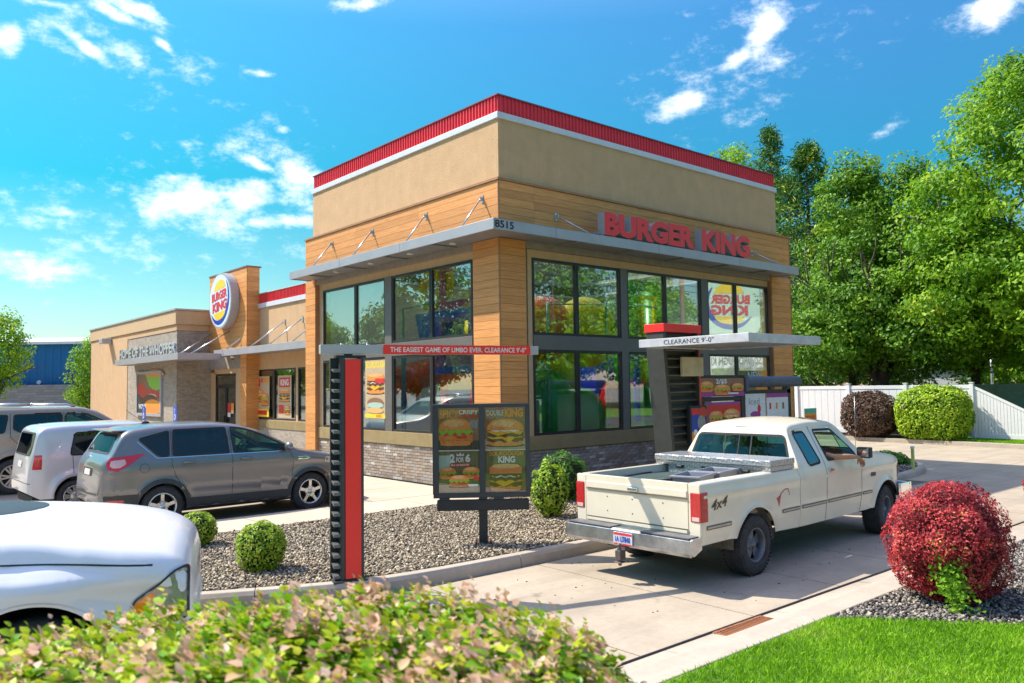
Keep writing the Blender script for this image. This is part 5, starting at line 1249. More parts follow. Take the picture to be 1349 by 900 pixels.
    for x in (0, 2.72):
        for sd in (-1, 1): wheel(t, x, sd*.80, .70, .225, 'suv', sd)
    interior(t, 2.0, -.5, .92, .35, 1.16, (1.25, .35))
    return t
suv = make_suv()

# ---------------------------------------------------------------- silver-white boxy wagon
def make_boxy():
    t = thing('parked_car', 'boxy silver-white small wagon parked between the grey crossover and the tan SUV', 'car', (-6.45, 5.95, ZL), .013, world=False)
    PM = paint('paint_silver', (.60, .61, .66), .35, .3, .7)
    top = [(-.80, .76), (-.77, 1.02), (-.72, 1.20), (-.62, 1.58), (-.50, 1.65), (0, 1.68), (1.0, 1.68), (1.5, 1.63), (2.0, 1.30), (2.3, 1.10), (2.8, 1.03), (3.15, .92), (3.25, .75)]
    bot = [(-.80, .42), (-.6, .30), (3.0, .26), (3.25, .4)]; half = [(-.80, .74), (-.72, .83), (-.5, .87), (2.5, .88), (3.0, .82), (3.25, .6)]
    Bd = Body(top, bot, half, 1.08, .10, [(0, .33, .37), (2.55, .33, .37)], .13, .03, -.80, 3.25, .05, fine=[(-.78, -.56), (1.5, 2.3)], side=lambda x, z: -.03*max(0, .5-z)*2+.03*math.exp(-((sqrt(x*x+(z-.33)**2)-.40)/.06)**2))
    q1 = rpoly([(-.02, 1.52), (.62, 1.53), (.62, 1.10), (-.10, 1.10)], .06); q2 = rpoly([(.70, 1.53), (1.45, 1.50), (1.75, 1.20), (1.75, 1.08), (.70, 1.10)], .04)
    rg = rpoly([(-.64, 1.53), (.64, 1.53), (.68, 1.12), (-.68, 1.12)], .06); ws = rpoly([(-.6, 1.55), (.6, 1.55), (.7, 1.18), (-.7, 1.18)], .06)
    Bd.build('body', PM, t, [(s, q) for s in 'RL' for q in (q1, q2)]+[('F', [(a, b_, 1.3) for a, b_ in ws]), ('B', [(a, b_, 0) for a, b_ in rg])])
    window_set(Bd, t, [(s, q) for s in 'RL' for q in (q1, q2)], CARDARK); window_set(Bd, t, [('F', ws)], CARGLASS); window_set(Bd, t, [('B', rg)], CARDARK)
    TL = MATS['tail_red']
    for s in 'RL':
        Bd.patch(rpoly([(-.735, .86), (-.58, .86), (-.58, 1.13), (-.70, 1.13)], .015), s, .009, .04).build('tail_light', TL, t)
        Bd.strip([(.66, 1.55), (.66, .30)], s, .009, .002).build('door_seam', BLACKM, t); Bd.strip([(-.06, 1.10), (-.04, .75)], s, .009, .002).build('door_seam', BLACKM, t)
        arc = [(.40*cos(a), .33+.40*sin(a)) for a in np.linspace(0, pi, 20)]; Bd.strip(arc, s, .02, .004).build('arch_trim', PM, t)
    Bd.patch([(-.17, .88), (.17, .88), (.17, 1.0), (-.17, 1.0)], 'B', .01).build('licence_plate', MATS['plate'], t)
    Bd.strip([(-.8, .60), (.8, .60)], 'B', .012, .003).build('bumper_seam', BLACKM, t); Bd.strip([(-.72, .38), (.72, .38)], 'B', .05, .004).build('bumper_trim', CHAR, t)
    q = MB(); q.tube([(-.70, -.25, 1.14), (-.72, .2, 1.16)], .012, 6); q.build('rear_wiper', BLACKM, t)
    q = MB(); q.box(-.7, 3.0, -.7, .7, .2, .34); q.build('underbody', DARKIN, t); well(t, 0, .37, .86, .33); well(t, 2.55, .37, .86, .33)
    for x in (0, 2.55):
        for sd in (-1, 1): wheel(t, x, sd*.77, .62, .19, 'cover', sd)
    interior(t, 1.75, -.3, .86, .35, 1.1, (1.0, .2))
    return t
make_boxy()
# ---------------------------------------------------------------- tan full-size SUV
def make_tan():
    t = thing('parked_car', 'large tan sport utility vehicle with roof rails parked farthest left by the wing', 'car', (-6.85, 10.2, ZL), .013, world=False)
    PM = paint('paint_tan', (.34, .28, .23), .5, .35, .6)
    top = [(-1.25, .8), (-1.22, 1.3), (-1.12, 1.80), (-1.0, 1.92), (0, 1.955), (1.3, 1.95), (1.7, 1.86), (2.05, 1.66), (2.5, 1.38), (2.9, 1.27), (3.6, 1.20), (3.85, 1.0), (3.9, .8)]
    bot = [(-1.25, .5), (-1, .42), (3.6, .4), (3.9, .5)]; half = [(-1.25, .85), (-1.1, .95), (-.7, .99), (3.2, .99), (3.6, .93), (3.9, .75)]
    Bd = Body(top, bot, half, 1.36, .20, [(0, .42, .47), (3.0, .42, .47)], .12, .03, -1.25, 3.9, .06, lambda x, z: -.06*max(0, .7-z)+.03*math.exp(-((sqrt(x*x+(z-.42)**2)-.5)/.07)**2))
    q0 = rpoly([(-1.05, 1.79), (-.12, 1.80), (-.20, 1.40), (-1.10, 1.40)], .06); q1 = rpoly([(.0, 1.80), (.98, 1.80), (.98, 1.40), (.12, 1.40), (-.02, 1.48)], [.05, .05, .04, .04, .04]); q2 = rpoly([(1.06, 1.80), (1.55, 1.77), (2.15, 1.46), (2.15, 1.40), (1.06, 1.40)], .04)
    ws = rpoly([(-.66, 1.83), (.66, 1.83), (.80, 1.42), (-.80, 1.42)], .06)
    Bd.build('body', PM, t, [(s, q) for s in 'RL' for q in (q0, q1, q2)]+[('F', [(a, b_, 1.5) for a, b_ in ws])])
    window_set(Bd, t, [(s, q) for s in 'RL' for q in (q0, q1)], CARDARK); window_set(Bd, t, [(s, q2) for s in 'RL'], CARGLASS); window_set(Bd, t, [('F', ws)], CARGLASS)
    for s in 'RL':
        for l in ([(-.08, 1.84), (-.08, 1.30), (.25, .95)], [(1.02, 1.84), (1.02, .45)], [(2.2, 1.4), (2.25, .5)]): Bd.strip(l, s, .012, .002).build('door_seam', BLACKM, t)
        sg = -1 if s == 'R' else 1; q = MB(); q.tube([(-1.0, sg*.72, 1.96), (-.9, sg*.72, 2.02), (-.5, sg*.72, 2.02)], .025, 8); q.tube([(-.45, sg*.72, 2.03), (.35, sg*.72, 2.03)], .035, 8); q.tube([(.4, sg*.72, 2.02), (1.1, sg*.72, 2.02), (1.3, sg*.72, 1.96)], .025, 8); q.build('roof_rail', STEEL, t)
        Bd.strip([(-1.1, .75), (2.2, .75)], s, .10, .006).build('lower_cladding', mat('tan_clad', (.26, .22, .19), .5), t)
        for xh in (.3, 1.3): p, n = Bd.hit((xh, 1.22), s); q = MB(); q.cyl(p+Vector((-.1, sg*.03, 0)), p+Vector((.1, sg*.03, 0)), .016, 8); q.build('door_handle', PM, t)
    q = MB(); q.box(-1, 3.6, -.8, .8, .35, .5); q.build('underbody', DARKIN, t); well(t, 0, .47, .97, .42); well(t, 3.0, .47, .97, .42)
    for x in (0, 3.0):
        for sd in (-1, 1): wheel(t, x, sd*.86, .80, .25, 'six', sd, mat('alloy_tan', (.50, .46, .42), .35, .6))
    interior(t, 2.0, -.9, .95, .5, 1.42, (1.3, .3))
    return t
make_tan()

# ---------------------------------------------------------------- white SUV in the left foreground
def make_front():
    t = thing('waiting_car', 'white sport utility vehicle nosing in behind the hedge in the left foreground', 'car', (0, 0, 0), 0, world=False)
    PM = paint('paint_white', (.78, .79, .84), 0.0, .36, .45)
    top = [(-1.0, .9), (-.95, 1.3), (-.8, 1.66), (0, 1.75), (.75, 1.73), (1.1, 1.62), (1.55, 1.30), (1.72, 1.25), (2.2, 1.235), (2.7, 1.205), (3.1, 1.16), (3.4, 1.10), (3.58, 1.03), (3.67, .95), (3.70, .84)]
    bot = [(-1.0, .5), (-.8, .38), (3.2, .36), (3.70, .45)]; half = [(-1, .8), (-.8, .9), (2.6, .93), (3.2, .925), (3.5, .90), (3.64, .86), (3.70, .80)]
    def side(x, z):
        v = .05*math.exp(-((z-.93)/.075)**2)*min(1, max(0, (x-1.8)/.8))-.025*math.exp(-((z-1.055)/.03)**2)
        for xc in (0, 2.86): v += .05*math.exp(-((sqrt((x-xc)**2+(z-.38)**2)-.46)/.10)**2)
        if z > .96: v -= (z-.96)*.30
        return v
    Bd = Body(top, bot, half, 1.12, .15, [(0, .38, .45), (2.86, .38, .45)], .16, .07, -1.0, 3.70, .04, side, [(1.0, 1.7)])
    q1 = rpoly([(.0, 1.60), (.85, 1.58), (1.38, 1.30), (.0, 1.22)], .04); ws = rpoly([(-.6, 1.62), (.6, 1.62), (.78, 1.33), (-.78, 1.33)], .06)
    Bd.build('body', PM, t, [(s, q1) for s in 'RL']+[('F', [(a, b_, .8) for a, b_ in ws])])
    window_set(Bd, t, [(s, q1) for s in 'RL'], CARDARK); window_set(Bd, t, [('F', ws)], CARGLASS)
    for s in 'RL':
        sg = -1 if s == 'R' else 1
        hl = rpoly([(3.36, .62), (3.375, .79), (3.60, .95), (3.668, .95), (3.672, .66)], .03)
        lo = Bd.patch(hl, s, .008).build('headlight', mat('headlight_lens', (.30, .30, .28), .12, .2, coat=1, var=.2, vscale=20), t)
        Bd.patch(rpoly([(3.37, .64), (3.385, .78), (3.50, .86), (3.475, .76), (3.50, .65)], .015), s, .011).build('turn_signal', mat('amber', (.90, .26, .01), .2, coat=1), lo)
        Bd.strip(hl, s, .012, .010, True).build('seal', BLACKM, lo)
        Bd.strip([(1.60, 1.20), (1.72, 1.11), (1.95, 1.075), (2.6, 1.06), (3.1, 1.035), (3.48, 1.0)], s, .010, .002).build('hood_seam', BLACKM, t)
        Bd.patch([(2.98, .62), (3.22, .62), (3.22, .665), (2.98, .665)], s, .006).build('badge', CHAR, t)
        arc = [(2.86+.462*cos(a), .38+.462*sin(a)) for a in np.linspace(0, pi, 26)]; Bd.strip(arc, s, .025, .004).build('arch_lip', PM, t)
        q = MB(); q.ell((1.35, sg*1.05, 1.25), (.07, .12, .09), nu=12, nv=8); q.box(1.33, 1.39, min(sg*.85, sg*1.0), max(sg*.85, sg*1.0), 1.13, 1.16); q.build('mirror', PM, t)
    Bd.patch([(-.74, 1.27), (.74, 1.27), (.74, 1.325), (-.74, 1.325)], 'F', .004).build('cowl', BLACKM, t)
    q = MB(); q.box(1.56, 1.72, -.72, .72, 1.27, 1.30); q.build('cowl_vent', BLACKM, t, bevel=.01)
    q = MB(); q.tube([(1.66, -.5, 1.33), (1.5, .0, 1.40), (1.47, .3, 1.42)], .014, 6); q.tube([(1.66, .1, 1.33), (1.52, .5, 1.40)], .014, 6); q.build('wiper', BLACKM, t)
    q = MB(); q.tube([(1.62, -.91, 1.10), (1.62, -.91, 2.0)], .004, 5); q.cyl((1.62, -.95, .92), (1.62, -.915, 1.10), .018, 8, r2=.007); q.build('antenna', BLACKM, t)
    q = MB(); q.box(3.5, 3.715, -.78, .78, .42, .60); q.build('bumper', PM, t, bevel=.05)
    q = MB(); q.box(3.66, 3.70, -.55, .55, .64, .84); q.build('grille', BLACKM, t)
    q = MB(); q.box(-.8, 3.4, -.8, .8, .34, .5); q.build('underbody', DARKIN, t); well(t, 0, .45, .92, .38); well(t, 2.86, .45, .92, .38)
    for x in (0, 2.86):
        for sd in (-1, 1): wheel(t, x, sd*.78, .74, .24, 'six', sd)
    interior(t, 1.35, -.5, .92, .45, 1.16, (.6,))
    return t
fc = make_front()
fa = radians(-21); FP = Vector((-8.21, -6.44))   # where the near headlight corner stands
fwd = Vector((cos(fa), sin(fa))); rgt = Vector((sin(fa), -cos(fa)))
o2 = FP-fwd*3.66*1.13-rgt*.87*1.13
fc.scale = (1.13, 1.13, 1.13)
fc.location = (o2.x, o2.y, ZL); fc.rotation_euler = (0, 0, fa)

# ---------------------------------------------------------------- cream pickup truck
def make_truck():
    t = thing('pickup_truck', 'old cream extended-cab pickup with toolbox waiting in the drive-through lane', 'truck', (-1.6176, -6.7006, ZL), .0327, world=False)
    # local frame: right-hand side plane y=0, centre line y=.935
    PM = mat('paint_cream', (.82, .735, .58), .32, 0, var=.05, vscale=1.5, coat=.5, dirt=.10, dscale=2.0); C = .935
    ZR = 1.185; SIDE = .018
    def sidef(x, z):
        v = 0.0
        v += .016*math.exp(-((z-1.04)/.045)**2)
        if z < .70: v -= (.70-z)*.10
        if z > 1.05: v -= (z-1.05)*.18
        for xc in (0, 3.70): v += .035*math.exp(-((sqrt((x-xc)**2+(z-.36)**2)-.45)/.05)**2)
        return v
    # --- cab and front end
    top = [(1.115, 1.195), (1.17, 1.38), (1.24, 1.62), (1.30, 1.70), (1.45, 1.735), (2.0, 1.76), (2.50, 1.735), (2.62, 1.70), (2.86, 1.47), (3.06, 1.28), (3.14, 1.255), (3.6, 1.225), (4.1, 1.165), (4.26, 1.12), (4.31, 1.02), (4.33, .90)]
    bot = [(1.115, .43), (3.1, .43), (4.1, .52), (4.33, .60)]; half = [(1.115, .925), (1.3, .93), (3.4, .93), (4.0, .92), (4.22, .89), (4.33, .84)]
    cab = Body(top, bot, half, 1.19, .34, [(3.70, .36, .45)], .085, .045, 1.115, 4.33, .04, sidef, [(1.12, 1.36), (2.58, 3.1)])
    sh = Matrix.Translation((0, C, 0))
    for r in range(len(cab.V)): pass
    qw = rpoly([(1.38, 1.615), (1.68, 1.62), (1.745, 1.21), (1.42, 1.19)], .05)
    dw = rpoly([(1.95, 1.63), (2.47, 1.62), (2.80, 1.30), (2.83, 1.225), (1.96, 1.225)], [.04, .05, .04, .02, .03])
    rg = rpoly([(-.66, 1.585), (.66, 1.585), (.76, 1.27), (-.76, 1.27)], .06); ws = rpoly([(-.64, 1.66), (.64, 1.66), (.80, 1.31), (-.80, 1.31)], .06)
    ct = bpy.data.objects.new('cab', None)   # dummy, replaced below
    bpy.data.objects.remove(ct)
    parts = []
    def bp(q, name, m, par=None, bevel=0, label=None):
        q.xf(sh); return q.build(name, m, par or t, bevel, label=label)
    q = MB(); keep = []
    tmp = cab.build('cab', PM, t, [(s, p) for s in 'RL' for p in (qw, dw)]+[('F', [(a, b_, 2.3) for a, b_ in ws]), ('B', [(a, b_, 1.4) for a, b_ in rg])])
    tmp.data.transform(sh)
    def wins(mode, poly, glass, openw=False):
        g = None
        if not openw: g = bp(cab.patch(poly, mode, .003), 'window', glass)
        bp(cab.strip(poly, mode, .028, .0055, True), 'seal', RUBBER, g)
    wins('L', dw, CARGLASS); wins('L', qw, CARDARK); wins('R', qw, glass_mat('quarter_glass', (.06, .09, .10), .25, .9)); wins('F', ws, CARGLASS); wins('B', rg, CARGLASS)
    wins('R', dw, None, True)
    bp(cab.patch([(2.46, 1.60), (2.80, 1.30), (2.82, 1.235), (2.50, 1.235)], 'R', .003), 'vent_window', CARGLASS)
    bp(cab.strip([(2.46, 1.61), (2.50, 1.23)], 'R', .025, .006), 'vent_bar', RUBBER)
    for y in (-.19, .0, .22): bp(cab.strip([(y, 1.58), (y, 1.275)], 'B', .022 if y else .016, .007), 'slider_bar', BLACKM)
    for s in 'RL':
        sg = -1 if s == 'R' else 1
        for l in ([(1.86, 1.70), (1.84, 1.2), (1.83, .8), (1.79, .44)], [(2.86, 1.22), (2.90, .9), (2.87, .60), (2.83, .44)]): bp(cab.strip(l, s, .010, .002), 'door_seam', BLACKM)
        bp(cab.strip([(1.34, 1.66), (1.9, 1.70), (2.5, 1.68), (2.84, 1.36)], s, .012, .008), 'drip_rail', PM)
        for a0, a1 in ((1.14, 1.81), (1.85, 2.85), (2.91, 3.22)):
            m_ = bp(cab.strip([(a0, .685), (a1, .685)], s, .045, .010), 'side_moulding', MATS.get('mould') or mat('mould', (.12, .09, .08), .5)); bp(cab.strip([(a0+.01, .685), (a1-.01, .685)], s, .022, .012), 'moulding_insert', mat('mould2', (.50, .44, .36), .4), m_)
        p, n = cab.hit((1.97, 1.10), s); q = MB(); q.box(p.x-.06, p.x+.06, min(p.y, p.y+sg*.025), max(p.y, p.y+sg*.025), 1.085, 1.11); q.box(p.x-.07, p.x-.045, min(p.y, p.y+sg*.03), max(p.y, p.y+sg*.03), 1.075, 1.12); bp(q, 'door_handle', CHROME)
        bp(cab.patch([(3.20, .90), (3.36, .90), (3.36, .955), (3.20, .955)], s, .005), 'badge', CHAR)
        q = MB(); q.box(2.60, 2.70, min(sg*1.0, sg*1.19), max(sg*1.0, sg*1.19), 1.22, 1.37); q.box(2.64, 2.68, min(sg*.86, sg*1.05), max(sg*.86, sg*1.05), 1.22, 1.25); mo = bp(q, 'mirror', BLACKM, bevel=.03); q = MB(); q.box(2.596, 2.599, min(sg*1.02, sg*1.17), max(sg*1.02, sg*1.17), 1.24, 1.35); bp(q, 'mirror_glass', CHROME, mo)
        bp(cab.patch(rpoly([(4.24, .80), (4.32, .80), (4.32, 1.0), (4.25, 1.02)], .01), s, .006), 'corner_lamp', MATS['amber'])
    q = MB(); q.box(4.10, 4.50, -.985, -.94, .48, .72); q.box(4.42, 4.54, -.985, .985, .48, .72); q.box(4.10, 4.50, .94, .985, .48, .72); bp(q, 'front_bumper', CHROME, bevel=.03)
    q = MB(); q.box(4.30, 4.345, -.84, .84, .80, 1.03); bp(q, 'grille', CHAR)
    # antenna on the right fender
    q = MB(); q.tube([(3.02, -.80, 1.26), (3.0, -.82, 2.08)], .0035, 5); q.cyl((3.02, -.80, 1.24), (3.02, -.80, 1.30), .014, 8); bp(q, 'antenna', STEEL)
    q = MB(); q.box(1.25, 1.285, -.10, .10, 1.655, 1.70); sl_o = bp(q, 'high_brake_light', mat('brake_lens', (.10, .05, .03), .4), bevel=.012)
    # --- bed sides, hollow
    PT_ = .075
    bs = []
    top2 = [(-1.12, ZR), (1.095, ZR)]
    bed_half = [(-1.12, .905), (-1.08, .925), (1.095, .925)]
    bd = Body(top2, [(-1.12, .50), (-.5, .50), (.5, .45), (1.095, .43)], bed_half, 3.0, 0, [(0, .36, .45)], .05, 0, -1.12, 1.095, .05, sidef)
    for s in (-1, 1):
        # outer skin from the loft rows; inner wall and rail as boxes
        q = MB(); vs = []; R_ = bd.rows; k = 18+6
        for r_ in R_: vs += [(p[0], s*p[1], p[2]) for p in r_[:k]]
        q.add(vs, [(i*k+j, i*k+j+1, (i+1)*k+j+1, (i+1)*k+j) for i in range(len(R_)-1) for j in range(k-1)], 0, True)
        y0, y1 = sorted((s*.76, s*.865))
        q.box(-1.10, 1.095, y0, y1, ZR-.03, ZR+.001); ya, yb = sorted((s*.76, s*.785)); q.box(-1.10, 1.095, ya, yb, .70, ZR-.03)
        y0, y1 = sorted((s*.785, s*.91)); q.box(-1.118, -1.10, y0, y1, .50, ZR-.005); q.box(1.08, 1.094, y0, y1, .44, ZR-.005)
        bp(q, 'bed_side', PM)
        # wheel housing in the bed
        q = MB(); y0, y1 = sorted((s*.55, s*.76)); q.box(-.40, .40, y0, y1, .66, .88); bp(q, 'wheel_house', PM, bevel=.08)
        sn = 'R' if s < 0 else 'L'
        for a0, a1 in ((-1.02, -.52), (.64, 1.08)):
            m_ = bp(bd.strip([(a0, .685), (a1, .685)], sn, .045, .010), 'side_moulding', MATS['mould']); bp(bd.strip([(a0+.01, .685), (a1-.01, .685)], sn, .022, .012), 'moulding_insert', MATS['mould2'], m_)
        arc = [(.455*cos(a), .36+.455*sin(a)) for a in np.linspace(.12, pi-.25, 26)]; bp(bd.strip(arc, sn, .03, .006), 'arch_lip', PM)
    V_, F_ = text_geo('4x4', .015); V_ = V_*np.array([.21, .17, 0]); q = MB(); pts = []
    for p_ in V_: h_, n_2 = bd.hit((-.93+p_[0]+.30*p_[1], .865+p_[1]+.10*p_[0]), 'R'); pts.append(h_+n_2*.004)
    q.add(pts, F_);  bp(q, 'off_road_decal', mat('decal', (.09, .05, .02), .5))
    q = bd.patch([(.50, .86), (.62, .90), (.58, .80), (.56, .75), (.53, .83)], 'R', .004); bd.strip([(.60, .90), (.72, .955), (.80, .95), (.82, .87)], 'R', .012, .004, q=q); bp(q, 'red_scrape', mat('scrape', (.62, .12, .10), .6, var=.4, vscale=40))
    # floor and front wall
    q = MB(); q.box(-1.10, 1.09, -.76, .76, .66, .70)
    for i in range(9): yy = -.70+i*.17; q.box(-1.09, 1.05, yy, yy+.06, .70, .712)
    bp(q, 'bed_floor', mat('bed_metal', (.30, .29, .26), .6, var=.2))
    q = MB(); q.box(1.055, 1.085, -.76, .76, .70, ZR-.01); bp(q, 'bed_front', PM)
    # tailgate
    TX = -1.125
    q = MB(); q.box(TX-.01, TX+.045, -.765, .765, .545, ZR-.002); q.box(TX-.022, TX-.01, -.755, .755, .62, .66); q.box(TX-.022, TX-.01, -.755, .755, 1.02, 1.10); tg = bp(q, 'tailgate', PM, bevel=.012)
    q = MB(); q.box(TX-.024, TX-.010, -.76, .76, 1.004, 1.014); q.box(TX-.024, TX-.0105, -.76, .76, .666, .674); bp(q, 'crease', mat('crease', (.20, .16, .11), .7), tg)
    q = MB(); q.box(TX-.05, TX-.008, -.075, .075, 1.03, 1.075); bp(q, 'tailgate_handle', CHROME, tg, bevel=.01)
    q = MB()
    for yy, zz in ((-.42, .93), (-.42, .76), (0.03, .93), (0.03, .76), (.42, .93), (.42, .76)): q.cyl((TX-.0125, yy, zz), (TX-.0105, yy, zz), .008, 8)
    bp(q, 'trim_hole', BLACKM, tg)
    TL2 = mat('truck_tail_red', (.55, .01, .015), .2, coat=1, var=.15, vscale=30)
    for s in (-1, 1):
        y0, y1 = sorted((s*.795, s*.937)); q = MB(); q.box(TX-.015, -.99, y0, y1, .755, 1.085); lo = bp(q, 'tail_light', TL2, bevel=.012)
        y0, y1 = sorted((s*.82, s*.915)); q = MB(); q.box(TX-.019, TX-.0135, y0, y1, .77, .815); bp(q, 'reverse_lens', mat('rev', (.75, .55, .50), .2), lo)
        y0, y1 = sorted((s*.77, s*.925)); q = MB(); q.box(TX-.008, TX+.03, y0, y1, .52, ZR-.008); bp(q, 'corner_post', PM, bevel=.01)
    # rear bumper
    BC = mat('worn_chrome', (.55, .57, .60), .25, .85, var=.2, vscale=5, dirt=.5, dscale=9)
    q = MB(); q.prism([(-1.34, .585), (-1.30, .60), (-1.13, .60), (-1.13, .56), (-1.30, .56), (-1.325, .50), (-1.28, .41), (-1.32, .40), (-1.35, .44)], -.92, .92, 'y'); bmp = bp(q, 'rear_bumper', BC, bevel=.006)
    q = MB(); q.box(-1.325, -1.14, -.90, -.22, .601, .612); bp(q, 'step_pad', mat('step_pad', (.16, .155, .16), .8, var=.2, bump=.5), bmp); q = MB(); q.box(-1.325, -1.14, .22, .90, .601, .612); bp(q, 'step_pad', MATS['step_pad'], bmp)
    for s in (-1, 1): y0, y1 = sorted((s*.92, s*.935)); q = MB(); q.prism([(-1.34, .585), (-1.30, .60), (-1.13, .60), (-1.13, .47), (-1.28, .41), (-1.35, .44)], y0, y1, 'y'); bp(q, 'bumper_end', BC, bmp)
    q = MB(); q.box(-1.365, -1.352, -.14, .14, .425, .57); pl = bp(q, 'licence_plate', mat('idaho_plate', (.62, .66, .72), .4), None)
    S = Sheet((-1.3662, .135, .428), (0, -1, 0), (0, 0, 1), .27, .138); S.rect(0, .8, 1, 1, PRED); S.rect(0, 0, 1, .12, PRED); S.text('1A U7840', .08, .22, .92, .72, PBLUE, .03); S.mb.xf(sh); S.mb.build('plate_lettering', S.mats, pl, fix=False)
    q = MB(); q.box(-1.36, -1.1, -.03, .05, .36, .42); q.box(-1.46, -1.36, -.04, .04, .27, .38); q.cyl((-1.43, 0, .38), (-1.43, 0, .41), .025, 10); q.ell((-1.43, 0, .435), (.026, .026, .026)); q.cyl((-1.42, .0, .27), (-1.42, .0, .2), .02, 8); q.box(-1.47, -1.38, -.05, .05, .235, .25); bp(q, 'tow_hitch', mat('hitch', (.18, .15, .14), .5, .5, var=.3), bevel=.006)
    q = MB(); q.box(-1.2, 4.1, .30, .38, .36, .48); q.box(-1.2, 4.1, -.38, -.30, .36, .48); q.box(1.1, 3.2, -.82, .82, .40, .46); q.cyl((0, -.75, .35), (0, .75, .35), .05, 10); q.ell((0, 0, .35), (.16, .16, .16)); bp(q, 'chassis', DARKIN)
    q = MB(); q.tube([(-1.0, -.62, .43), (-.62, -.70, .47), (-.4, -.62, .52)], .035, 8); bp(q, 'exhaust_hanger', mat('frame_tan', (.42, .34, .2), .7, var=.3))
    well(t, 0, .45, 0, .36); 
    for o in list(t.children):
        if o.name.startswith('wheel_well'): bpy.data.objects.remove(o)
    for xc in (0, 3.70):
        for s in (-1, 1):
            q = MB(); n = 14; y0 = s*.90; y1 = s*.60; vs = []
            for i in range(n+1):
                a = pi*i/n
                for y in (y0, y1): vs.append((xc+.455*cos(a), y, .36+.455*sin(a)))
            vs.append((xc, y1, .36)); q.add(vs, [(2*i, 2*i+1, 2*i+3, 2*i+2) for i in range(n)]+[(2*i+1, 2*n+2, 2*i+3) for i in range(n)], 0, True)
            bp(q, 'wheel_well', mat('well_dusty', (.20, .18, .14), .95, var=.2, vscale=12) if xc == 0 else DARKIN)
    RG = mat('grey_rim', (.17, .19, .22), .45, .5, var=.15)
    for x in (0, 3.70):
        for s in (-1, 1): wheel(t, x, C+s*.80, .72, .27, 'truck', s, RG, steer=(.10 if x > 1 else 0))
    # interior
    q = MB(); q.box(1.2, 3.0, -.8, .8, .5, .54); bp(q, 'cabin_floor', DARKIN)
    q = MB(); q.box(2.75, 3.05, -.8, .8, .95, 1.22); bp(q, 'dashboard', MATS['dash'], bevel=.05)
    for y in (-.40, .40): q = MB(); q.box(1.95, 2.45, y-.3, y+.3, .70, .88); q.box(1.88, 2.04, y-.29, y+.29, .85, 1.38); bp(q, 'seat', SEATM, bevel=.06)
    q = MB(); c = Vector((2.62, .40, 1.12)); q.tube([c+Vector((.07*cos(a), .19*sin(a), .18*cos(a))) for a in np.linspace(0, 2*pi, 20, endpoint=False)], .015, 6, closed=True); q.cyl(c, c+Vector((.2, 0, -.05)), .03, 8); bp(q, 'steering_wheel', DARKIN)
    return t, sh, PM
truck, TSH, PCREAM = make_truck()
TM = Matrix.Translation((-1.6176, -6.7006, ZL)) @ Matrix.Rotation(.0327, 4, 'Z') @ TSH     # truck centre-line frame -> world
def tr_thing(name, label, cat, p, group=None):
    w_ = TM @ Vector(p); t = thing(name, label, cat, w_, .0327, world=False, group=group); return t
# toolbox ----------------------------------------------------------
def dplate(name):
    m = bpy.data.materials.new(name); m.use_nodes = True; t = NT(m.node_tree); b = t.n['Principled BSDF']
    b.inputs['Metallic'].default_value = .75; b.inputs['Roughness'].default_value = .33; b.inputs['Base Color'].default_value = (.66, .66, .68, 1)
    tcn = t.new('ShaderNodeTexCoord'); mp = t.new('ShaderNodeMapping'); mp.inputs['Rotation'].default_value = (radians(45), radians(45), radians(45)); mp.inputs['Scale'].default_value = (28, 28, 28); t.link(tcn.outputs['Object'], mp.inputs[0])
    ch = t.new('ShaderNodeTexVoronoi'); ch.inputs['Scale'].default_value = 1.0; ch.inputs['Randomness'].default_value = .15; t.link(mp.outputs[0], ch.inputs[0])
    bn = t.new('ShaderNodeBump'); bn.inputs['Distance'].default_value = .006; bn.inputs['Strength'].default_value = .9; bn.invert = True; t.link(ch.outputs['Distance'], bn.inputs['Height']); t.link(bn.outputs[0], b.inputs['Normal'])
    c = t.mix(t.math('MULTIPLY', ch.outputs['Distance'], 1.2, clamp=True), (.80, .80, .82), (.36, .36, .38)); t.link(c, b.inputs['Base Color']); MATS[name] = m; return m
DP = dplate('diamond_plate')
tb = tr_thing('truck_toolbox', 'silver diamond-plate toolbox lying across the truck bed behind the cab', 'toolbox', (.76, 0, 1.19))
q = MB(); q.box(-.27, .27, -.70, .70, -.27, .045); q.build('box', DP, tb, bevel=.006)
q = MB(); q.box(-.30, .28, -.89, .89, .0, .055) ; q.build('side_wing', DP, tb, bevel=.006)
q = MB(); q.box(-.32, .29, -.895, .895, .057, .135); q.build('lid', DP, tb, bevel=.012)
q = MB(); q.box(-.326, -.321, -.885, .885, .062, .075); q.build('lid_trim', STEEL, tb)
for y in (-.52, .50):
    q = MB(); q.box(-.285, -.2715, y-.06, y+.06, -.05, .04); o = q.build('latch', CHAR, tb, bevel=.004); q = MB(); q.box(-.30, -.286, y-.035, y+.035, -.02, .0); q.build('latch_paddle', STEEL, o)
q = MB(); q.box(-.282, -.2715, -.15, .15, -.045, .025); o = q.build('name_badge', BLACKM, tb, bevel=.01)
S = Sheet((-.2826, .08, -.025), (0, -1, 0), (0, 0, 1), .20, .03); S.text('HUSKY', 0, 0, 1, 1, PWHITE, .03); S.build('badge_lettering', o)
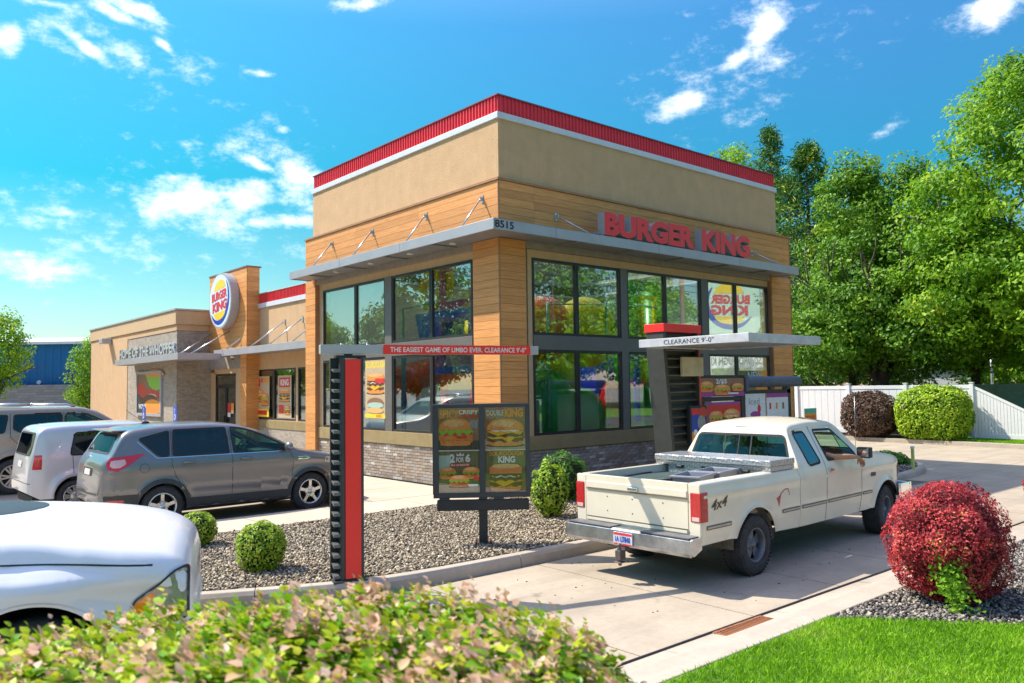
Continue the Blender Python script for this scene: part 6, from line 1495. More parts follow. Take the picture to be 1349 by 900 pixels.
# things in the bed --------------------------------------------------
TUB = mat('tub_grey', (.26, .27, .31), .5, var=.08)
for i, (x, y, lb, rz) in enumerate(((-.52, -.42, 'grey plastic tub in the truck bed nearest the tailgate', .25), (.08, -.34, 'grey plastic tub in the truck bed next to the toolbox', .15))):
    tt = tr_thing('plastic_tub', lb, 'tub', (x, y, .775), 'grey plastic tubs in the truck bed'); tt.rotation_euler = (0, 0, .0327+rz)
    q = MB(); a, b_, h = .26, .17, .44
    ro = [(-a, -b_), (a, -b_), (a, b_), (-a, b_)]; k = .80; vs = []
    for zz, s1 in ((0, k), (h, 1.0), (h, 1.12), (h-.03, 1.12), (h-.03, 1.0), (.012, k*.98), ):
        vs += [(p[0]*s1, p[1]*s1, zz) for p in ro]
    # inner shell
    vs += [(p[0]*.95, p[1]*.95, h) for p in ro]+[(p[0]*k*.94, p[1]*k*.94, .02) for p in ro]
    fs = []
    for (r0, r1) in ((0, 1), (1, 2), (2, 3), (3, 4), (6, 1), (6, 7)):
        for j in range(4): fs.append((r0*4+j, r0*4+(j+1) % 4, r1*4+(j+1) % 4, r1*4+j))
    fs += [(0, 1, 2, 3), (28, 29, 30, 31)]; q.add(vs, fs); q.build('tub', TUB, tt, bevel=.012)
tt = tr_thing('tarp_frame', 'flat black-edged screen lying in the truck bed beside the tubs', 'screen', (-.35, .35, 1.08)); 
q = MB(); q.box(-.62, .95, -.30, .30, .0, .02); q.build('mesh_panel', mat('screen_green', (.05, .08, .07), .6, var=.2), tt)
q = MB(); q.box(-.64, .97, -.33, -.30, -.01, .035); q.box(-.64, .97, .30, .33, -.01, .035); q.box(-.66, -.64, -.33, .33, -.01, .035); q.box(.97, .99, -.33, .33, -.01, .035); q.build('frame', BLACKM, tt)
tt.rotation_euler = (0, .02, .22)
tt = tr_thing('yellow_board', 'short yellow and red board lying just inside the tailgate', 'board', (-.98, .05, 1.02)); q = MB(); q.box(-.08, .08, -.25, .22, .02, .05); q.build('board', mat('board_yellow', (.72, .52, .16), .6, var=.15), tt, bevel=.006); q = MB(); q.box(-.05, .05, .05, .17, .051, .056); q.build('red_label', PRED, tt); tt.rotation_euler = (0, 0, .2)

# ---------------------------------------------------------------- people in the cab
SKIN = mat('skin', (.50, .24, .13), .5, var=.05, vscale=20)
def skin_mesh(name, pts, edges, radii, m, parent, sub=2, root=0):
    me = bpy.data.meshes.new(name); me.from_pydata([tuple(p) for p in pts], edges, []); o = bpy.data.objects.new(name, me); COL.objects.link(o)
    md = o.modifiers.new('skin', 'SKIN'); lay = me.skin_vertices[0] if me.skin_vertices else None
    if lay is None:
        bm = bmesh.new(); bm.from_mesh(me); bm.verts.layers.skin.verify(); bm.to_mesh(me); bm.free(); lay = me.skin_vertices[0]
    for i, r in enumerate(radii):
        r = (r, r) if not isinstance(r, tuple) else r; lay.data[i].radius = r; lay.data[i].use_root = (i == root)
    sd = o.modifiers.new('sub', 'SUBSURF'); sd.levels = sub; sd.render_levels = sub
    dg = bpy.context.evaluated_depsgraph_get(); m2 = bpy.data.meshes.new_from_object(o.evaluated_get(dg)); bpy.data.objects.remove(o); m2.name = name
    m2.materials.clear(); m2.materials.append(m)
    for p in m2.polygons: p.use_smooth = True
    return link(name, m2, parent)
def person(label, x, y, zseat, shirt, arm_out=False, headm=SKIN, hairc=(.03, .02, .015), lift=0):
    t = tr_thing('person', label, 'person', (x, y, 0)); z = zseat
    HZ = z+.74
    sgn = -1 if y < 0 else 1
    # body: pelvis, spine, neck, head, both legs, arms
    P = [(0, 0, z+.08), (-.03, 0, z+.25), (-.05, 0, z+.45), (-.04, 0, z+.56), (-.02, 0, z+.62), (0, 0, z+.68), (.0, 0, z+.80), (0.01, 0, z+.86)]
    R_ = [(.16, .13), (.15, .11), (.17, .12), (.10, .09), (.052, .055), (.085, .07), (.095, .078), (.06, .055)]
    E = [(0, 1), (1, 2), (2, 3), (3, 4), (4, 5), (5, 6), (6, 7)]
    def add(p, r, frm): P.append(p); R_.append(r); E.append((frm, len(P)-1)); return len(P)-1
    for s in (-1, 1):
        a = add((.18, s*.10, z+.08), .08, 0); a = add((.42, s*.12, z+.10), .062, a); a = add((.50, s*.12, z-.12), .045, a); a = add((.56, s*.12, z-.24), .04, a)
    far = -sgn
    a = add((-.04, far*.19, z+.52), .06, 3); a = add((.06, far*.24, z+.32), .046, a); a = add((.28, far*.16, z+.30), .036, a); a = add((.36, far*.14, z+.33), .03, a)
    body = skin_mesh('body', P, E, R_, shirt, t, 2)
    # bare skin: head and neck as a child surface
    P2 = [(-.02, 0, z+.60), (-.01, 0, z+.66), (.0, 0, z+.73), (.0, 0, z+.81), (0, 0, z+.87), (.055, 0, z+.70), (.085, 0, z+.755)]
    skin_mesh('head', P2, [(0, 1), (1, 2), (2, 3), (3, 4), (2, 5), (3, 6)], [.055, .062, (.092, .078), (.098, .082), (.06, .055), (.045, .04), (.014, .016)], headm, t, 2)
    q = MB(); 
    for s in (-1, 1): q.ell((.083, s*.033, z+.785), (.012, .013, .009), nu=8, nv=6)
    q.build('eye', mat('eye_dark', (.02, .015, .01), .3), t)
    q = MB(); q.ell((-.012, 0, z+.815), (.108, .092, .10), nu=16, nv=8, z0=-.1); q.build('hair', mat('hair_%d' % int(hairc[0]*1000), hairc, .7), t)
    return t, z, P
SH1 = mat('shirt_navy', (.02, .03, .07), .85, var=.2); SH2 = mat('shirt_green', (.10, .14, .13), .85)
tp, z_, _ = person('passenger in a dark shirt resting a bare arm out of the truck window', 2.20, -.40, .88, SH1, True)
person('driver sitting at the wheel of the pickup truck with dark hair', 2.20, .42, .86, SH2)
# arm out of the window: shoulder, elbow on the sill, forearm and hand hanging along the door
AP = [(-.04, -.16, z_+.50), (-.06, -.27, z_+.42), (-.03, -.47, z_+.37), (-.01, -.53, z_+.375), (.12, -.60, z_+.375), (.25, -.645, z_+.365), (.31, -.66, z_+.36)]
skin_mesh('sleeve', [(-.04, -.12, z_+.50), (-.05, -.20, z_+.47), (-.06, -.30, z_+.42), (-.04, -.40, z_+.385)], [(0, 1), (1, 2), (2, 3)], [.075, .072, .062, .058], SH1, tp, 2)
HP = list(AP); HE = [(i, i+1) for i in range(len(AP)-1)]; HR = [.05, .05, .046, .045, .042, .032, .026]
hand0 = len(HP)-1
def hadd(p, r, frm): HP.append(p); HR.append(r); HE.append((frm, len(HP)-1)); return len(HP)-1
palm = hadd((.355, -.67, z_+.335), (.036, .020), hand0); palm2 = hadd((.395, -.677, z_+.295), (.038, .018), palm)
skin_mesh('arm', HP, HE, HR, SKIN, tp, 2)
for k, (dy, ln, dz) in enumerate(((.028, .060, 0), (.010, .072, 0), (-.010, .068, 0), (-.028, .052, 0))):
    b0_ = Vector((.40, -.677+dy, z_+.29)); d1 = Vector((.55, .0, -.83)).normalized(); d2 = Vector((.15, .08, -.98)).normalized(); d3 = Vector((-.25, .15, -.95)).normalized()
    p1 = b0_+d1*ln*.55; p2 = p1+d2*ln*.42; p3 = p2+d3*ln*.32
    skin_mesh('finger', [b0_-d1*.03, b0_, p1, p2, p3], [(0, 1), (1, 2), (2, 3), (3, 4)], [.010, .0105, .0095, .0085, .0065], SKIN, tp, 2)
skin_mesh('thumb', [(.36, -.650, z_+.33), (.375, -.628, z_+.30), (.39, -.618, z_+.27), (.395, -.62, z_+.245)], [(0, 1), (1, 2), (2, 3)], [.014, .012, .010, .008], SKIN, tp, 2)

# ================================================================== foliage
def leaves(name, C, size, m, parent=None, up=.3, aspect=.55, cup=.25, val=None, nrm=None, spread=.8):
    """one folded leaf (two triangles pairs) per row of C; nrm: preferred outward direction"""
    n = len(C); N = RNG.normal(0, 1, (n, 3)); N /= np.linalg.norm(N, axis=1)[:, None]
    if nrm is not None: N = nrm+N*spread
    N[:, 2] += up; N /= np.linalg.norm(N, axis=1)[:, None]
    R0 = RNG.normal(0, 1, (n, 3)); U = np.cross(N, R0); U /= np.linalg.norm(U, axis=1)[:, None]; W_ = np.cross(N, U)
    L = (size*RNG.uniform(.65, 1.25, n))[:, None]; H = L*aspect
    a = C-U*L*.5; b_ = C+U*L*.5; c1 = C+W_*H*.5+N*L*cup*.5-U*L*.08; c2 = C-W_*H*.5+N*L*cup*.5-U*L*.08
    V = np.stack([a, c1, b_, c2], 1).reshape(-1, 3); F0 = np.array([(0, 2, 1), (0, 3, 2)])
    F = (F0[None]+4*np.arange(n)[:, None, None]).reshape(-1, 3)
    v = RNG.random(n) if val is None else np.clip(val+RNG.normal(0, .12, n), 0, 1)
    return np_mesh(name, V, F, np.repeat(v, 2), m, parent)
LG = [(0, (.04, .12, .01)), (.35, (.10, .24, .012)), (.7, (.20, .38, .02)), (1, (.38, .52, .04))]
L_TREE = attr_mat('leaf_maple', LG, .5, .35)
L_TREE2 = attr_mat('leaf_lime', [(0, (.06, .17, .01)), (.4, (.17, .36, .015)), (.8, (.34, .53, .03)), (1, (.54, .64, .07))], .5, .45)
L_PINE = attr_mat('leaf_pine', [(0, (.03, .11, .025)), (.5, (.09, .24, .035)), (.8, (.22, .34, .03)), (1, (.52, .46, .05))], .6, .15)
L_DARK = attr_mat('leaf_dark', [(0, (.02, .06, .01)), (.6, (.05, .13, .015)), (1, (.12, .22, .02))], .5, .3)
BARK = mat('bark', (.10, .075, .055), .95, var=.3, vscale=10, bump=.8, bscale=20)
def oval_leaves(name, C, size, m, parent, val, U, N):
    n = len(C); U = U/np.linalg.norm(U, axis=1)[:, None]; W_ = np.cross(N, U); W_ /= np.linalg.norm(W_, axis=1)[:, None]; N = np.cross(U, W_); L = size[:, None]
    def P(t, w, h): return C+U*L*(t-.5)+W_*L*w+N*L*h
    V = np.stack([P(0, 0, 0), P(.25, .34, .09), P(.62, .33, .07), P(1, 0, -.12), P(.62, -.33, .07), P(.25, -.34, .09), P(.28, 0, -.01), P(.64, 0, -.03)], 1).reshape(-1, 3)
    F0 = np.array([(0, 6, 1), (1, 6, 7), (1, 7, 2), (2, 7, 3), (0, 5, 6), (5, 7, 6), (5, 4, 7), (4, 3, 7)]); F = (F0[None]+8*np.arange(n)[:, None, None]).reshape(-1, 3)
    return np_mesh(name, V, F, np.repeat(val, 8), m, parent)
def branchy(q, p, d, L, r, depth, tips, spread=.55, n=3):
    p = Vector(p); d = Vector(d).normalized(); pts = [p]; k = 4
    for i in range(k):
        d = (d+Vector((random.gauss(0, .12), random.gauss(0, .12), random.gauss(.04, .08)))).normalized(); pts.append(pts[-1]+d*(L/k))
    q.tube(pts, r, 7, radii=[r*(1-.45*i/k) for i in range(k+1)])
    tips.append(pts[-1]); tips.append(pts[-2])
    if depth <= 0: return
    for i in range(n):
        a = 2*pi*(i+random.random()*.6)/n; o = d.orthogonal().normalized(); o2 = d.cross(o); nd = (d+(o*cos(a)+o2*sin(a))*spread*(.8+.5*random.random())+Vector((0, 0, .15))).normalized()
        branchy(q, pts[-1] if i else pts[-2], nd, L*.68, r*.52, depth-1, tips, spread, n)
def blob_crown(lobes, ncl, nleaf, cr, rng=RNG):
    """lobes: (centre, radii, weight) ellipsoids; clusters sit mostly near the lobes' surfaces"""
    C = []; Nn = []; val = []
    ws_ = np.array([l[2] for l in lobes], float); ws_ /= ws_.sum()
    for c, r, w_ in [(l[0], l[1], x_) for l, x_ in zip(lobes, ws_)]:
        k = max(1, int(ncl*w_)); D = rng.normal(0, 1, (k, 3)); D /= np.linalg.norm(D, axis=1)[:, None]
        rad = rng.uniform(.55, 1.05, k)**.6
        cc = np.array(c)+D*np.array(r)*rad[:, None]
        for p, d, vv in zip(cc, D, rng.normal(.5, .16, k)):
            m_ = int(nleaf*rng.uniform(.6, 1.3)); e = rng.normal(0, 1, (m_, 3)); e /= np.linalg.norm(e, axis=1)[:, None]; e *= (cr*rng.uniform(.3, 1.0, m_)**.5*rng.uniform(.8, 1.3))[:, None]; e[:, 2] *= .62
            C.append(p+e); nn = e/ (cr+1e-6)*.7+d*.5; Nn.append(nn); val.append(np.full(m_, vv))
    return np.vstack(C), np.vstack(Nn), np.concatenate(val)
def tree(name, label, x, y, h, lobes, ncl, nleaf, cr, size, m, trunk_h, tr=.22, group=None, z0=-.1, limbs=4, shared=None, lean=(0, 0)):
    t = thing(name, label, 'tree', (x, y, z0), random.uniform(0, 6) if shared else 0, group, world=False)
    q = MB(); tips = []
    q.tube([(0, 0, 0), (.03, .02, trunk_h*.5), (lean[0], lean[1], trunk_h)], tr, 9, radii=[tr*1.35, tr, tr*.85])
    for i in range(limbs):
        a = 2*pi*i/limbs+random.random(); branchy(q, (lean[0], lean[1], trunk_h*(.85+.15*random.random())), (cos(a)*.6, sin(a)*.6, 1.1), (h-trunk_h)*.33, tr*.5, 2, tips)
    q.tube([(lean[0], lean[1], trunk_h), (lean[0]*1.2, .1, trunk_h+(h-trunk_h)*.4), (0, 0, h*.86)], tr*.6, 7, radii=[tr*.8, tr*.45, tr*.08])
    q.build('trunk', BARK, t, fix=False)
    C, Nn, v = blob_crown(lobes, ncl, nleaf, cr); leaves('crown', C, size, m, t, val=v, nrm=Nn, spread=.7)
    return t
# big maple beyond the fence, far right
def lob(*a): return a
tree('maple_tree', 'largest bright green maple filling the right edge of the sky', 24.6, -2.6, 14.5, [((0, 0, 8.8), (3.9, 3.9, 5.4), 5), ((-1.2, 1.8, 6.0), (3.0, 2.6, 2.6), 2), ((-1.8, -2.0, 5.6), (2.6, 2.8, 2.6), 2), ((.2, .5, 12.4), (2.0, 1.8, 2.2), 1.2), ((-2.2, 2.6, 8.8), (1.5, 1.4, 1.6), .7), ((0, -3, 9.5), (2.6, 2.8, 3.5), 1.5)], 820, 85, .72, .20, L_TREE2, 2.9, .26)
tree('maple_tree', 'twin-peaked dark green tree with a forked trunk behind the purple shrub', 24.4, 3.6, 12.2, [((0, .9, 8.6), (1.5, 1.5, 3.9), 2), ((.2, -1.3, 8.0), (1.2, 1.2, 3.8), 1.6), ((0, 0, 5.4), (3.0, 3.2, 2.5), 3), ((-.8, 1.5, 4.2), (2.4, 2.2, 1.6), 1.5), ((-.4, -1.9, 4.2), (2.3, 2.2, 1.6), 1.4)], 720, 80, .62, .19, L_TREE, 2.3, .30)
tree('maple_tree', 'bright green round tree between the forked tree and the largest maple', 27.5, 1.0, 9.2, [((0, 0, 6.0), (2.8, 3.0, 3.0), 3), ((0, 0, 4.0), (2.8, 3.2, 1.6), 1.5)], 300, 75, .62, .19, L_TREE2, 2.5, .2)
tree('maple_tree', 'dark leafy tree low behind the sloping fence panel', 30.5, -3.5, 8.5, [((0, 0, 5.2), (3.4, 3.4, 3.0), 3), ((0, -3, 4.2), (3.0, 3.0, 2.2), 1.5)], 260, 70, .7, .22, L_TREE, 2.2, .2)
tree('maple_tree', 'leafy green tree filling the gap between the dark pine and the twin-peaked tree', 27.8, 6.6, 10.8, [((0, 0, 7.0), (2.4, 2.6, 3.6), 3), ((0, 0, 4.2), (2.6, 2.8, 1.8), 1.5)], 420, 75, .62, .19, L_TREE, 2.5, .2)
def pine(label, x, y, h, r, nb, m=L_PINE, group='conifers behind the restaurant', size=.34):
    t = thing('pine_tree', label, 'tree', (x, y, -.1), 0, group, world=False); q = MB(); q.tube([(0, 0, 0), (.05, 0, h*.5), (0, 0, h)], .2, 8, radii=[.26, .16, .02])
    C = []; Nn = []; V = []
    for i in range(nb):
        k = RNG.random()**.8; z = h*(.12+.88*k); a = RNG.uniform(0, 2*pi); L = r*(1-k)**.75*RNG.uniform(.6, 1.2)+.25; d = np.array([cos(a), sin(a), RNG.uniform(-.05, .45)]); p0 = np.array([0, 0, z])
        if i < nb//3: q.tube([p0, p0+d*L*.9], .03, 4, radii=[.04, .01])
        mm = 26; s = RNG.uniform(.25, 1.05, mm)**.7; P = p0+d*L*s[:, None]+RNG.normal(0, .17, (mm, 3)); C.append(P); Nn.append(np.tile(d*.3, (mm, 1))); V.append(np.full(mm, RNG.normal(.45, .2)))
    q.build('trunk', BARK, t, fix=False); leaves('crown', np.vstack(C), size, m, t, val=np.concatenate(V), nrm=np.vstack(Nn), aspect=.22, up=.2, spread=1.0); return t
pine('dark pine just right of the restaurant with yellowing needles', 27.4, 8.4, 14.2, 3.4, 330)
pine('tall conifer spire showing above the parapet near its right end', 35.0, 15.0, 18.3, 3.0, 260)
pine('second conifer behind the dark pine, between it and the forked tree', 29.0, 6.0, 12.0, 3.0, 260)
tree('poplar_tree', 'narrow leafy treetops rising over the red parapet', 38.5, 20.0, 20.0, [((0, 0, 12), (2.6, 3.2, 8.0), 3), ((1.5, -2, 11), (1.8, 2.4, 7.0), 2)], 320, 60, .7, .26, L_TREE2, 5, .3)
tree('poplar_tree', 'small leafy treetop barely showing over the parapet middle', 38.8, 26.0, 19.6, [((0, 0, 12), (2.2, 2.4, 7.4), 3)], 160, 55, .7, .26, L_TREE, 5, .3)
tree('shade_tree', 'green tree at the left edge in front of the blue building', -3.95, 34.3, 6.6, [((0, 0, 4.3), (1.5, 1.5, 2.2), 3), ((-2.2, 1, 4.2), (2.0, 1.8, 2.1), 2)], 200, 70, .55, .17, L_TREE2, 1.5, .16)
tree('shade_tree', 'small bright tree between the blue building and the tan wing', 1.25, 37.9, 5.4, [((0, 0, 3.2), (1.0, 1.0, 2.1), 3)], 90, 70, .5, .16, L_TREE2, 1.2, .12)
# background trees beyond the fence
protos = []
for i, (m_, sz, lo) in enumerate(((L_TREE2, .30, [((0, 0, 4.6), (3.6, 3.6, 3.0), 3), ((1.6, 1, 3.2), (2.6, 2.4, 2.0), 1)]), (L_TREE, .30, [((0, 0, 5.2), (3.0, 3.0, 3.9), 3), ((-1, 1, 3.6), (2.6, 2.6, 2.2), 1)]))):
    protos.append((m_, sz, lo))
bgspots = [(44, 20, 0, 'sunny round tree beyond the fence nearest the restaurant corner'), (47, 13, 1, 'deeper green tree beyond the fence right of the sunny round one'), (50, 6, 0, 'sunny tree far beyond the fence behind the forked trunk'), (46, 0, 1, 'distant green tree behind the bright round tree'), (52, -6, 0, 'distant sunny tree behind the largest maple'), (42, -11, 1, 'distant tree at the far right above the green fence'), (57, 24, 1, 'farthest dark tree seen through the pines')]
first = [None, None]
for (x, y, k, lb) in bgspots:
    if first[k] is None: o = tree('shade_tree', lb, x, y, 8, protos[k][2], 190, 60, .75, protos[k][1], protos[k][0], 2, .2, 'background trees beyond the white fence'); first[k] = o
    else: o = copy_tree(first[k]); o.location = (x, y, -.1); o.rotation_euler = (0, 0, random.uniform(0, 6)); o['label'] = lb; s_ = random.uniform(.85, 1.15); o.scale = (s_, s_, s_)
# trees across the road and lot: what the big windows reflect
refl = [(-34, 26, 1), (-38, 34, 0), (-36, 42, 1), (-44, 50, 0), (-40, 60, 1), (-42, 18, 0), (-46, 72, 1), (18, -44, 1), (25, -38, 0), (32, -46, 1), (40, -40, 0), (47, -48, 1), (12, -50, 0), (55, -42, 0), (8, -38, 1), (-32, 12, 1), (-37, 82, 0), (-42, 92, 1), (-36, 102, 0), (-44, 72, 0), (-40, 66, 0), (61, -47, 1), (69, -40, 0), (77, -45, 1), (36, -36, 1), (51, -37, 0)]
for i, (x, y, k) in enumerate(refl):
    o = copy_tree(first[k]); o.location = (x, y, -.1); o.rotation_euler = (0, 0, random.uniform(0, 6)); s_ = random.uniform(1.1, 1.7); o.scale = (s_, s_, s_*1.1); o['group'] = 'trees across the road reflected in the windows'; o['label'] = 'leafy green tree across the road, seen only as a reflection in the windows'
# utility pole and road sign, reflected in the right-hand windows
t = thing('utility_pole', 'brown wooden utility pole across the road, seen reflected in the window', 'pole', (30.7, -18.6, -.15)); q = MB(); q.cyl((30.7, -18.6, -.15), (30.7, -18.6, 11.5), .19, 10, r2=.13); q.build('pole', mat('pole_wood', (.22, .14, .09), .9, var=.25), t); q = MB(); q.box(29.5, 31.9, -18.66, -18.54, 10.4, 10.55); q.build('cross_arm', MATS['pole_wood'], t)
t = thing('power_lines', 'thin black power lines along the road, seen reflected in the windows', 'cable', (30.7, -18.6, 10)); 
for dx, z in ((-1.1, 10.6), (0, 10.9), (1.1, 10.6), (0, 8.4), (0, 8.0)):
    q = MB(); q.tube([(-30, -19.5, z), (0, -19.2, z-.8), (30.7+dx*.2, -18.6+dx, z), (60, -18, z-.8), (90, -18, z)], .02, 4); q.build('wire', BLACKM, t)
SGP = Vector((28.7, -13.8, 0)); nd = Vector((-38.8, 26.0, 0)).normalized(); xd = Vector((0, 0, 1)).cross(nd)
t = thing('road_sign', 'square lit BURGER KING logo sign with letter board, seen reflected and reversed in the window', 'sign', (28.7, -13.8, 0))
sw, sh_ = 3.3, 3.25; oo = SGP-xd*(sw/2)+Vector((0, 0, 4.95)); 
q = MB(); c8 = [oo+xd*(sw*u)+Vector((0, 0, sh_*v))-nd*d_ for d_ in (0, .5) for (u, v) in rpoly([(0, 0), (1, 0), (1, 1), (0, 1)], .12)]; n8 = len(c8)//2
q.add(c8, [tuple(range(n8)), tuple(range(2*n8-1, n8-1, -1))]+[(i, (i+1) % n8, n8+(i+1) % n8, n8+i) for i in range(n8)]); q.build('sign_cabinet', LMINT, t)
S = Sheet(oo+nd*.004, xd, (0, 0, 1), sw, sh_, .003); bk_logo(S, .5, .5, .44, .46, 0.06); S.build('sign_face', t)
q = MB(); q.cyl(SGP+xd*1.2, SGP+xd*1.2+Vector((0, 0, 5)), .14, 10); q.cyl(SGP-xd*1.2, SGP-xd*1.2+Vector((0, 0, 5)), .14, 10); q.build('pole', GREYM, t)
o3 = SGP-xd*1.75+Vector((0, 0, 3.0)); q = MB(); vs = [o3+xd*(3.5*u)+Vector((0, 0, 1.5*v))-nd*d_ for d_ in (0, .3) for u, v in ((0, 0), (1, 0), (1, 1), (0, 1))]; q.add(vs, [(0, 1, 2, 3), (7, 6, 5, 4), (0, 4, 5, 1), (1, 5, 6, 2), (2, 6, 7, 3), (3, 7, 4, 0)]); q.build('letter_board', WHITE, t)
S = Sheet(o3+nd*.004, xd, (0, 0, 1), 3.5, 1.5, .003); S.text('TRY OUR NEW', .06, .56, .94, .86, PBLACK, .02); S.text('SOURDOUGH KING', .03, .12, .97, .42, PBLACK, .02); S.build('board_lettering', t)
# road and opposite verge (reflections only)
b = MB(); b.quad((-200, -26, -.16), (200, -26, -.16), (200, -17.5, -.16), (-200, -17.5, -.16)); struct('road', b, mat('asphalt', (.07, .07, .075), .9, var=.15, vscale=1))
b = MB(); b.quad((-200, -17.5, -.165), (200, -17.5, -.165), (200, -14, -.165), (-200, -14, -.165)); b.quad((-200, -60, -.165), (200, -60, -.165), (200, -26.2, -.165), (-200, -26.2, -.165)); struct('far_verge', b, TURF)

# ------------------------------------------------------------------ shrubs
def shrub(name, label, c, r, n, size, m, twig=True, flat=0.0, group=None, power=2.0, aspect=.6, inner=None, lump=.05, up=.25):
    t = thing(name, label, 'shrub', (c[0], c[1], c[2]-r[2]), 0, group, world=False); D = RNG.normal(0, 1, (n, 3)); D /= np.linalg.norm(D, axis=1)[:, None]
    e = power; k = (np.abs(D)**e).sum(1)**(1/e); S_ = D/k[:, None]
    ph = RNG.uniform(0, 6, 6); bump = 1+lump*(np.sin(D[:, 0]*7+ph[0])*np.sin(D[:, 1]*6+ph[1])+np.sin(D[:, 2]*8+ph[2])*np.sin(D[:, 0]*9+ph[3]))
    rad = np.where(RNG.random(n) < .78, RNG.uniform(.93, 1.03, n), RNG.uniform(.6, .95, n))*bump
    P = S_*np.array(r)*rad[:, None]; P[:, 2] += r[2]
    keep = P[:, 2] > -.02*r[2]; P = P[keep]; D = D[keep]
    v = .5+.28*(np.sin(D[:, 0]*11+ph[4])*np.sin(D[:, 1]*10+ph[5])+np.sin(D[:, 2]*13)*.6)*.6+RNG.normal(0, .12, len(P))
    leaves('foliage', P, size, m, t, nrm=D, spread=.75, aspect=aspect, up=up, val=v)
    q = MB()
    for i in range(14):
        a = 2*pi*i/14; q.tube([(0.03*cos(a), .03*sin(a), 0), (r[0]*.35*cos(a), r[1]*.35*sin(a), r[2]*.7), (r[0]*.75*cos(a+.2), r[1]*.75*sin(a+.2), r[2]*(1.2+.4*sin(a*3)))], .02, 5, radii=[.022, .014, .005])
    q.build('stems', BARK, t, fix=False)
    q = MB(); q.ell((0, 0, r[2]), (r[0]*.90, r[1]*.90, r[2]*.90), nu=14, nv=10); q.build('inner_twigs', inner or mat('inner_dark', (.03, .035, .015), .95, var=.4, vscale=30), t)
    return t
L_BALL = attr_mat('leaf_ball', [(0, (.10, .22, .01)), (.4, (.28, .46, .02)), (.75, (.52, .64, .06)), (1, (.74, .76, .20))], .5, .3)
L_RED = attr_mat('leaf_red', [(0, (.16, .012, .016)), (.35, (.40, .030, .04)), (.7, (.64, .07, .075)), (.9, (.76, .16, .12)), (1, (.72, .38, .10))], .5, .25)
L_PURP = attr_mat('leaf_purple', [(0, (.035, .03, .02)), (.4, (.11, .06, .045)), (.8, (.20, .11, .07)), (1, (.16, .16, .05))], .6, .15)
L_LIME = attr_mat('leaf_bright', [(0, (.10, .22, .01)), (.4, (.28, .46, .02)), (.8, (.50, .66, .04)), (1, (.66, .76, .10))], .5, .35)
L_GREEN = attr_mat('leaf_fresh', [(0, (.05, .16, .02)), (.5, (.12, .32, .03)), (1, (.28, .48, .06))], .5, .35)
shrub('boxwood_ball', 'round yellow-green clipped shrub alone in the gravel left of the striped pillar', (-6.12, -2.83, .27), (.285, .285, .30), 4200, .038, L_BALL)
shrub('boxwood_ball', 'yellow-green clipped shrub half hidden behind the white hood', (-6.15, -.72, .22), (.26, .26, .24), 3000, .038, L_BALL)
shrub('leafy_shrub', 'pale yellow-green upright shrub between the menu board and the pickup', (-1.05, -2.50, .42), (.30, .28, .44), 3000, .06, L_BALL, power=1.9, lump=.14, aspect=.5)
shrub('leafy_shrub', 'fresh green shrub against the brick wall behind the pale one', (.45, -1.25, .42), (.48, .42, .44), 3400, .065, L_GREEN, power=1.9, lump=.15, aspect=.45)
rb = shrub('barberry_bush', 'big round crimson bush beside the lawn with a green sprig in it', (-1.70, -8.90, .55), (.53, .51, .56), 22000, .032, L_RED, power=2.25, lump=.09, aspect=.55, inner=mat('inner_red', (.12, .012, .012), .95, var=.5, vscale=40))
n_ = 900; P = RNG.normal(0, 1, (n_, 3))*np.array([.055, .07, .15]); P = P+np.array([-.44, -.17, .33]); P[:, 1] += (P[:, 2]-.38)*.18
leaves('green_sprig', P, .050, attr_mat('leaf_sprig', [(0, (.12, .30, .01)), (1, (.42, .66, .05))], .5, .3), rb, nrm=np.tile(np.array([-.6, -.75, .2]), (n_, 1)), spread=.6)
shrub('barberry_bush', 'second crimson bush cut off by the right edge of the photo', (4.15, -8.35, .50), (.55, .5, .58), 9000, .05, L_RED, power=2.2)
shrub('purple_shrub', 'dark purple rounded shrub in front of the white fence', (20.6, 2.45, .85), (.75, 1.0, .88), 9000, .10, L_PURP, power=2.6)
shrub('round_shrub', 'bright lime rounded shrub in front of the white fence', (20.6, .05, .93), (.85, 1.22, .98), 12000, .11, L_LIME, power=3.0)
shrub('low_shrub', 'small low green shrub on the kerb island ahead of the truck', (10.9, -2.6, .10), (.45, .55, .22), 1600, .07, L_GREEN)
# foreground hedge ------------------------------------------------------
L_HEDGE = attr_mat('leaf_hedge', [(0, (.06, .20, .01)), (.25, (.18, .40, .01)), (.45, (.48, .58, .02)), (.6, (.68, .64, .06)), (.68, (.66, .44, .24)), (.85, (.72, .44, .32)), (.97, (.80, .58, .46)), (1, (.6, .05, .05))], .45, .3)
ht = thing('foreground_hedge', 'blurred flowering hedge with pink and yellow-green leaves across the bottom', 'hedge', (-9.28, -10.02, 0), 0, None, world=False)
ax_ = radians(-40.6); hx = np.array([cos(ax_), sin(ax_), 0]); hy = np.array([-sin(ax_), cos(ax_), 0])
hp = [(-2.2, 1.22), (-1.2, 1.33), (-.7, 1.415), (-.1, 1.51), (.35, 1.545), (.6, 1.535), (.82, 1.475), (1.02, 1.36), (1.2, 1.10)]
n_ = 6400; u = RNG.uniform(-2.3, 1.2, n_); vv = RNG.uniform(-1.0, .62, n_)
top_h = np.interp(u, [p[0] for p in hp], [p[1] for p in hp]); edge = np.clip((.62-vv)/.35, 0, 1)
z = top_h-.02-.10*np.maximum(0, -vv-.2)-.42*(1-np.sqrt(1-(1-edge)**2))+.04*np.sin(u*9+vv*5)*np.sin(vv*8+1)+RNG.normal(0, .028, n_)
dep_ = np.where(RNG.random(n_) < .55, 0, RNG.random(n_)**1.5*.20); z -= dep_
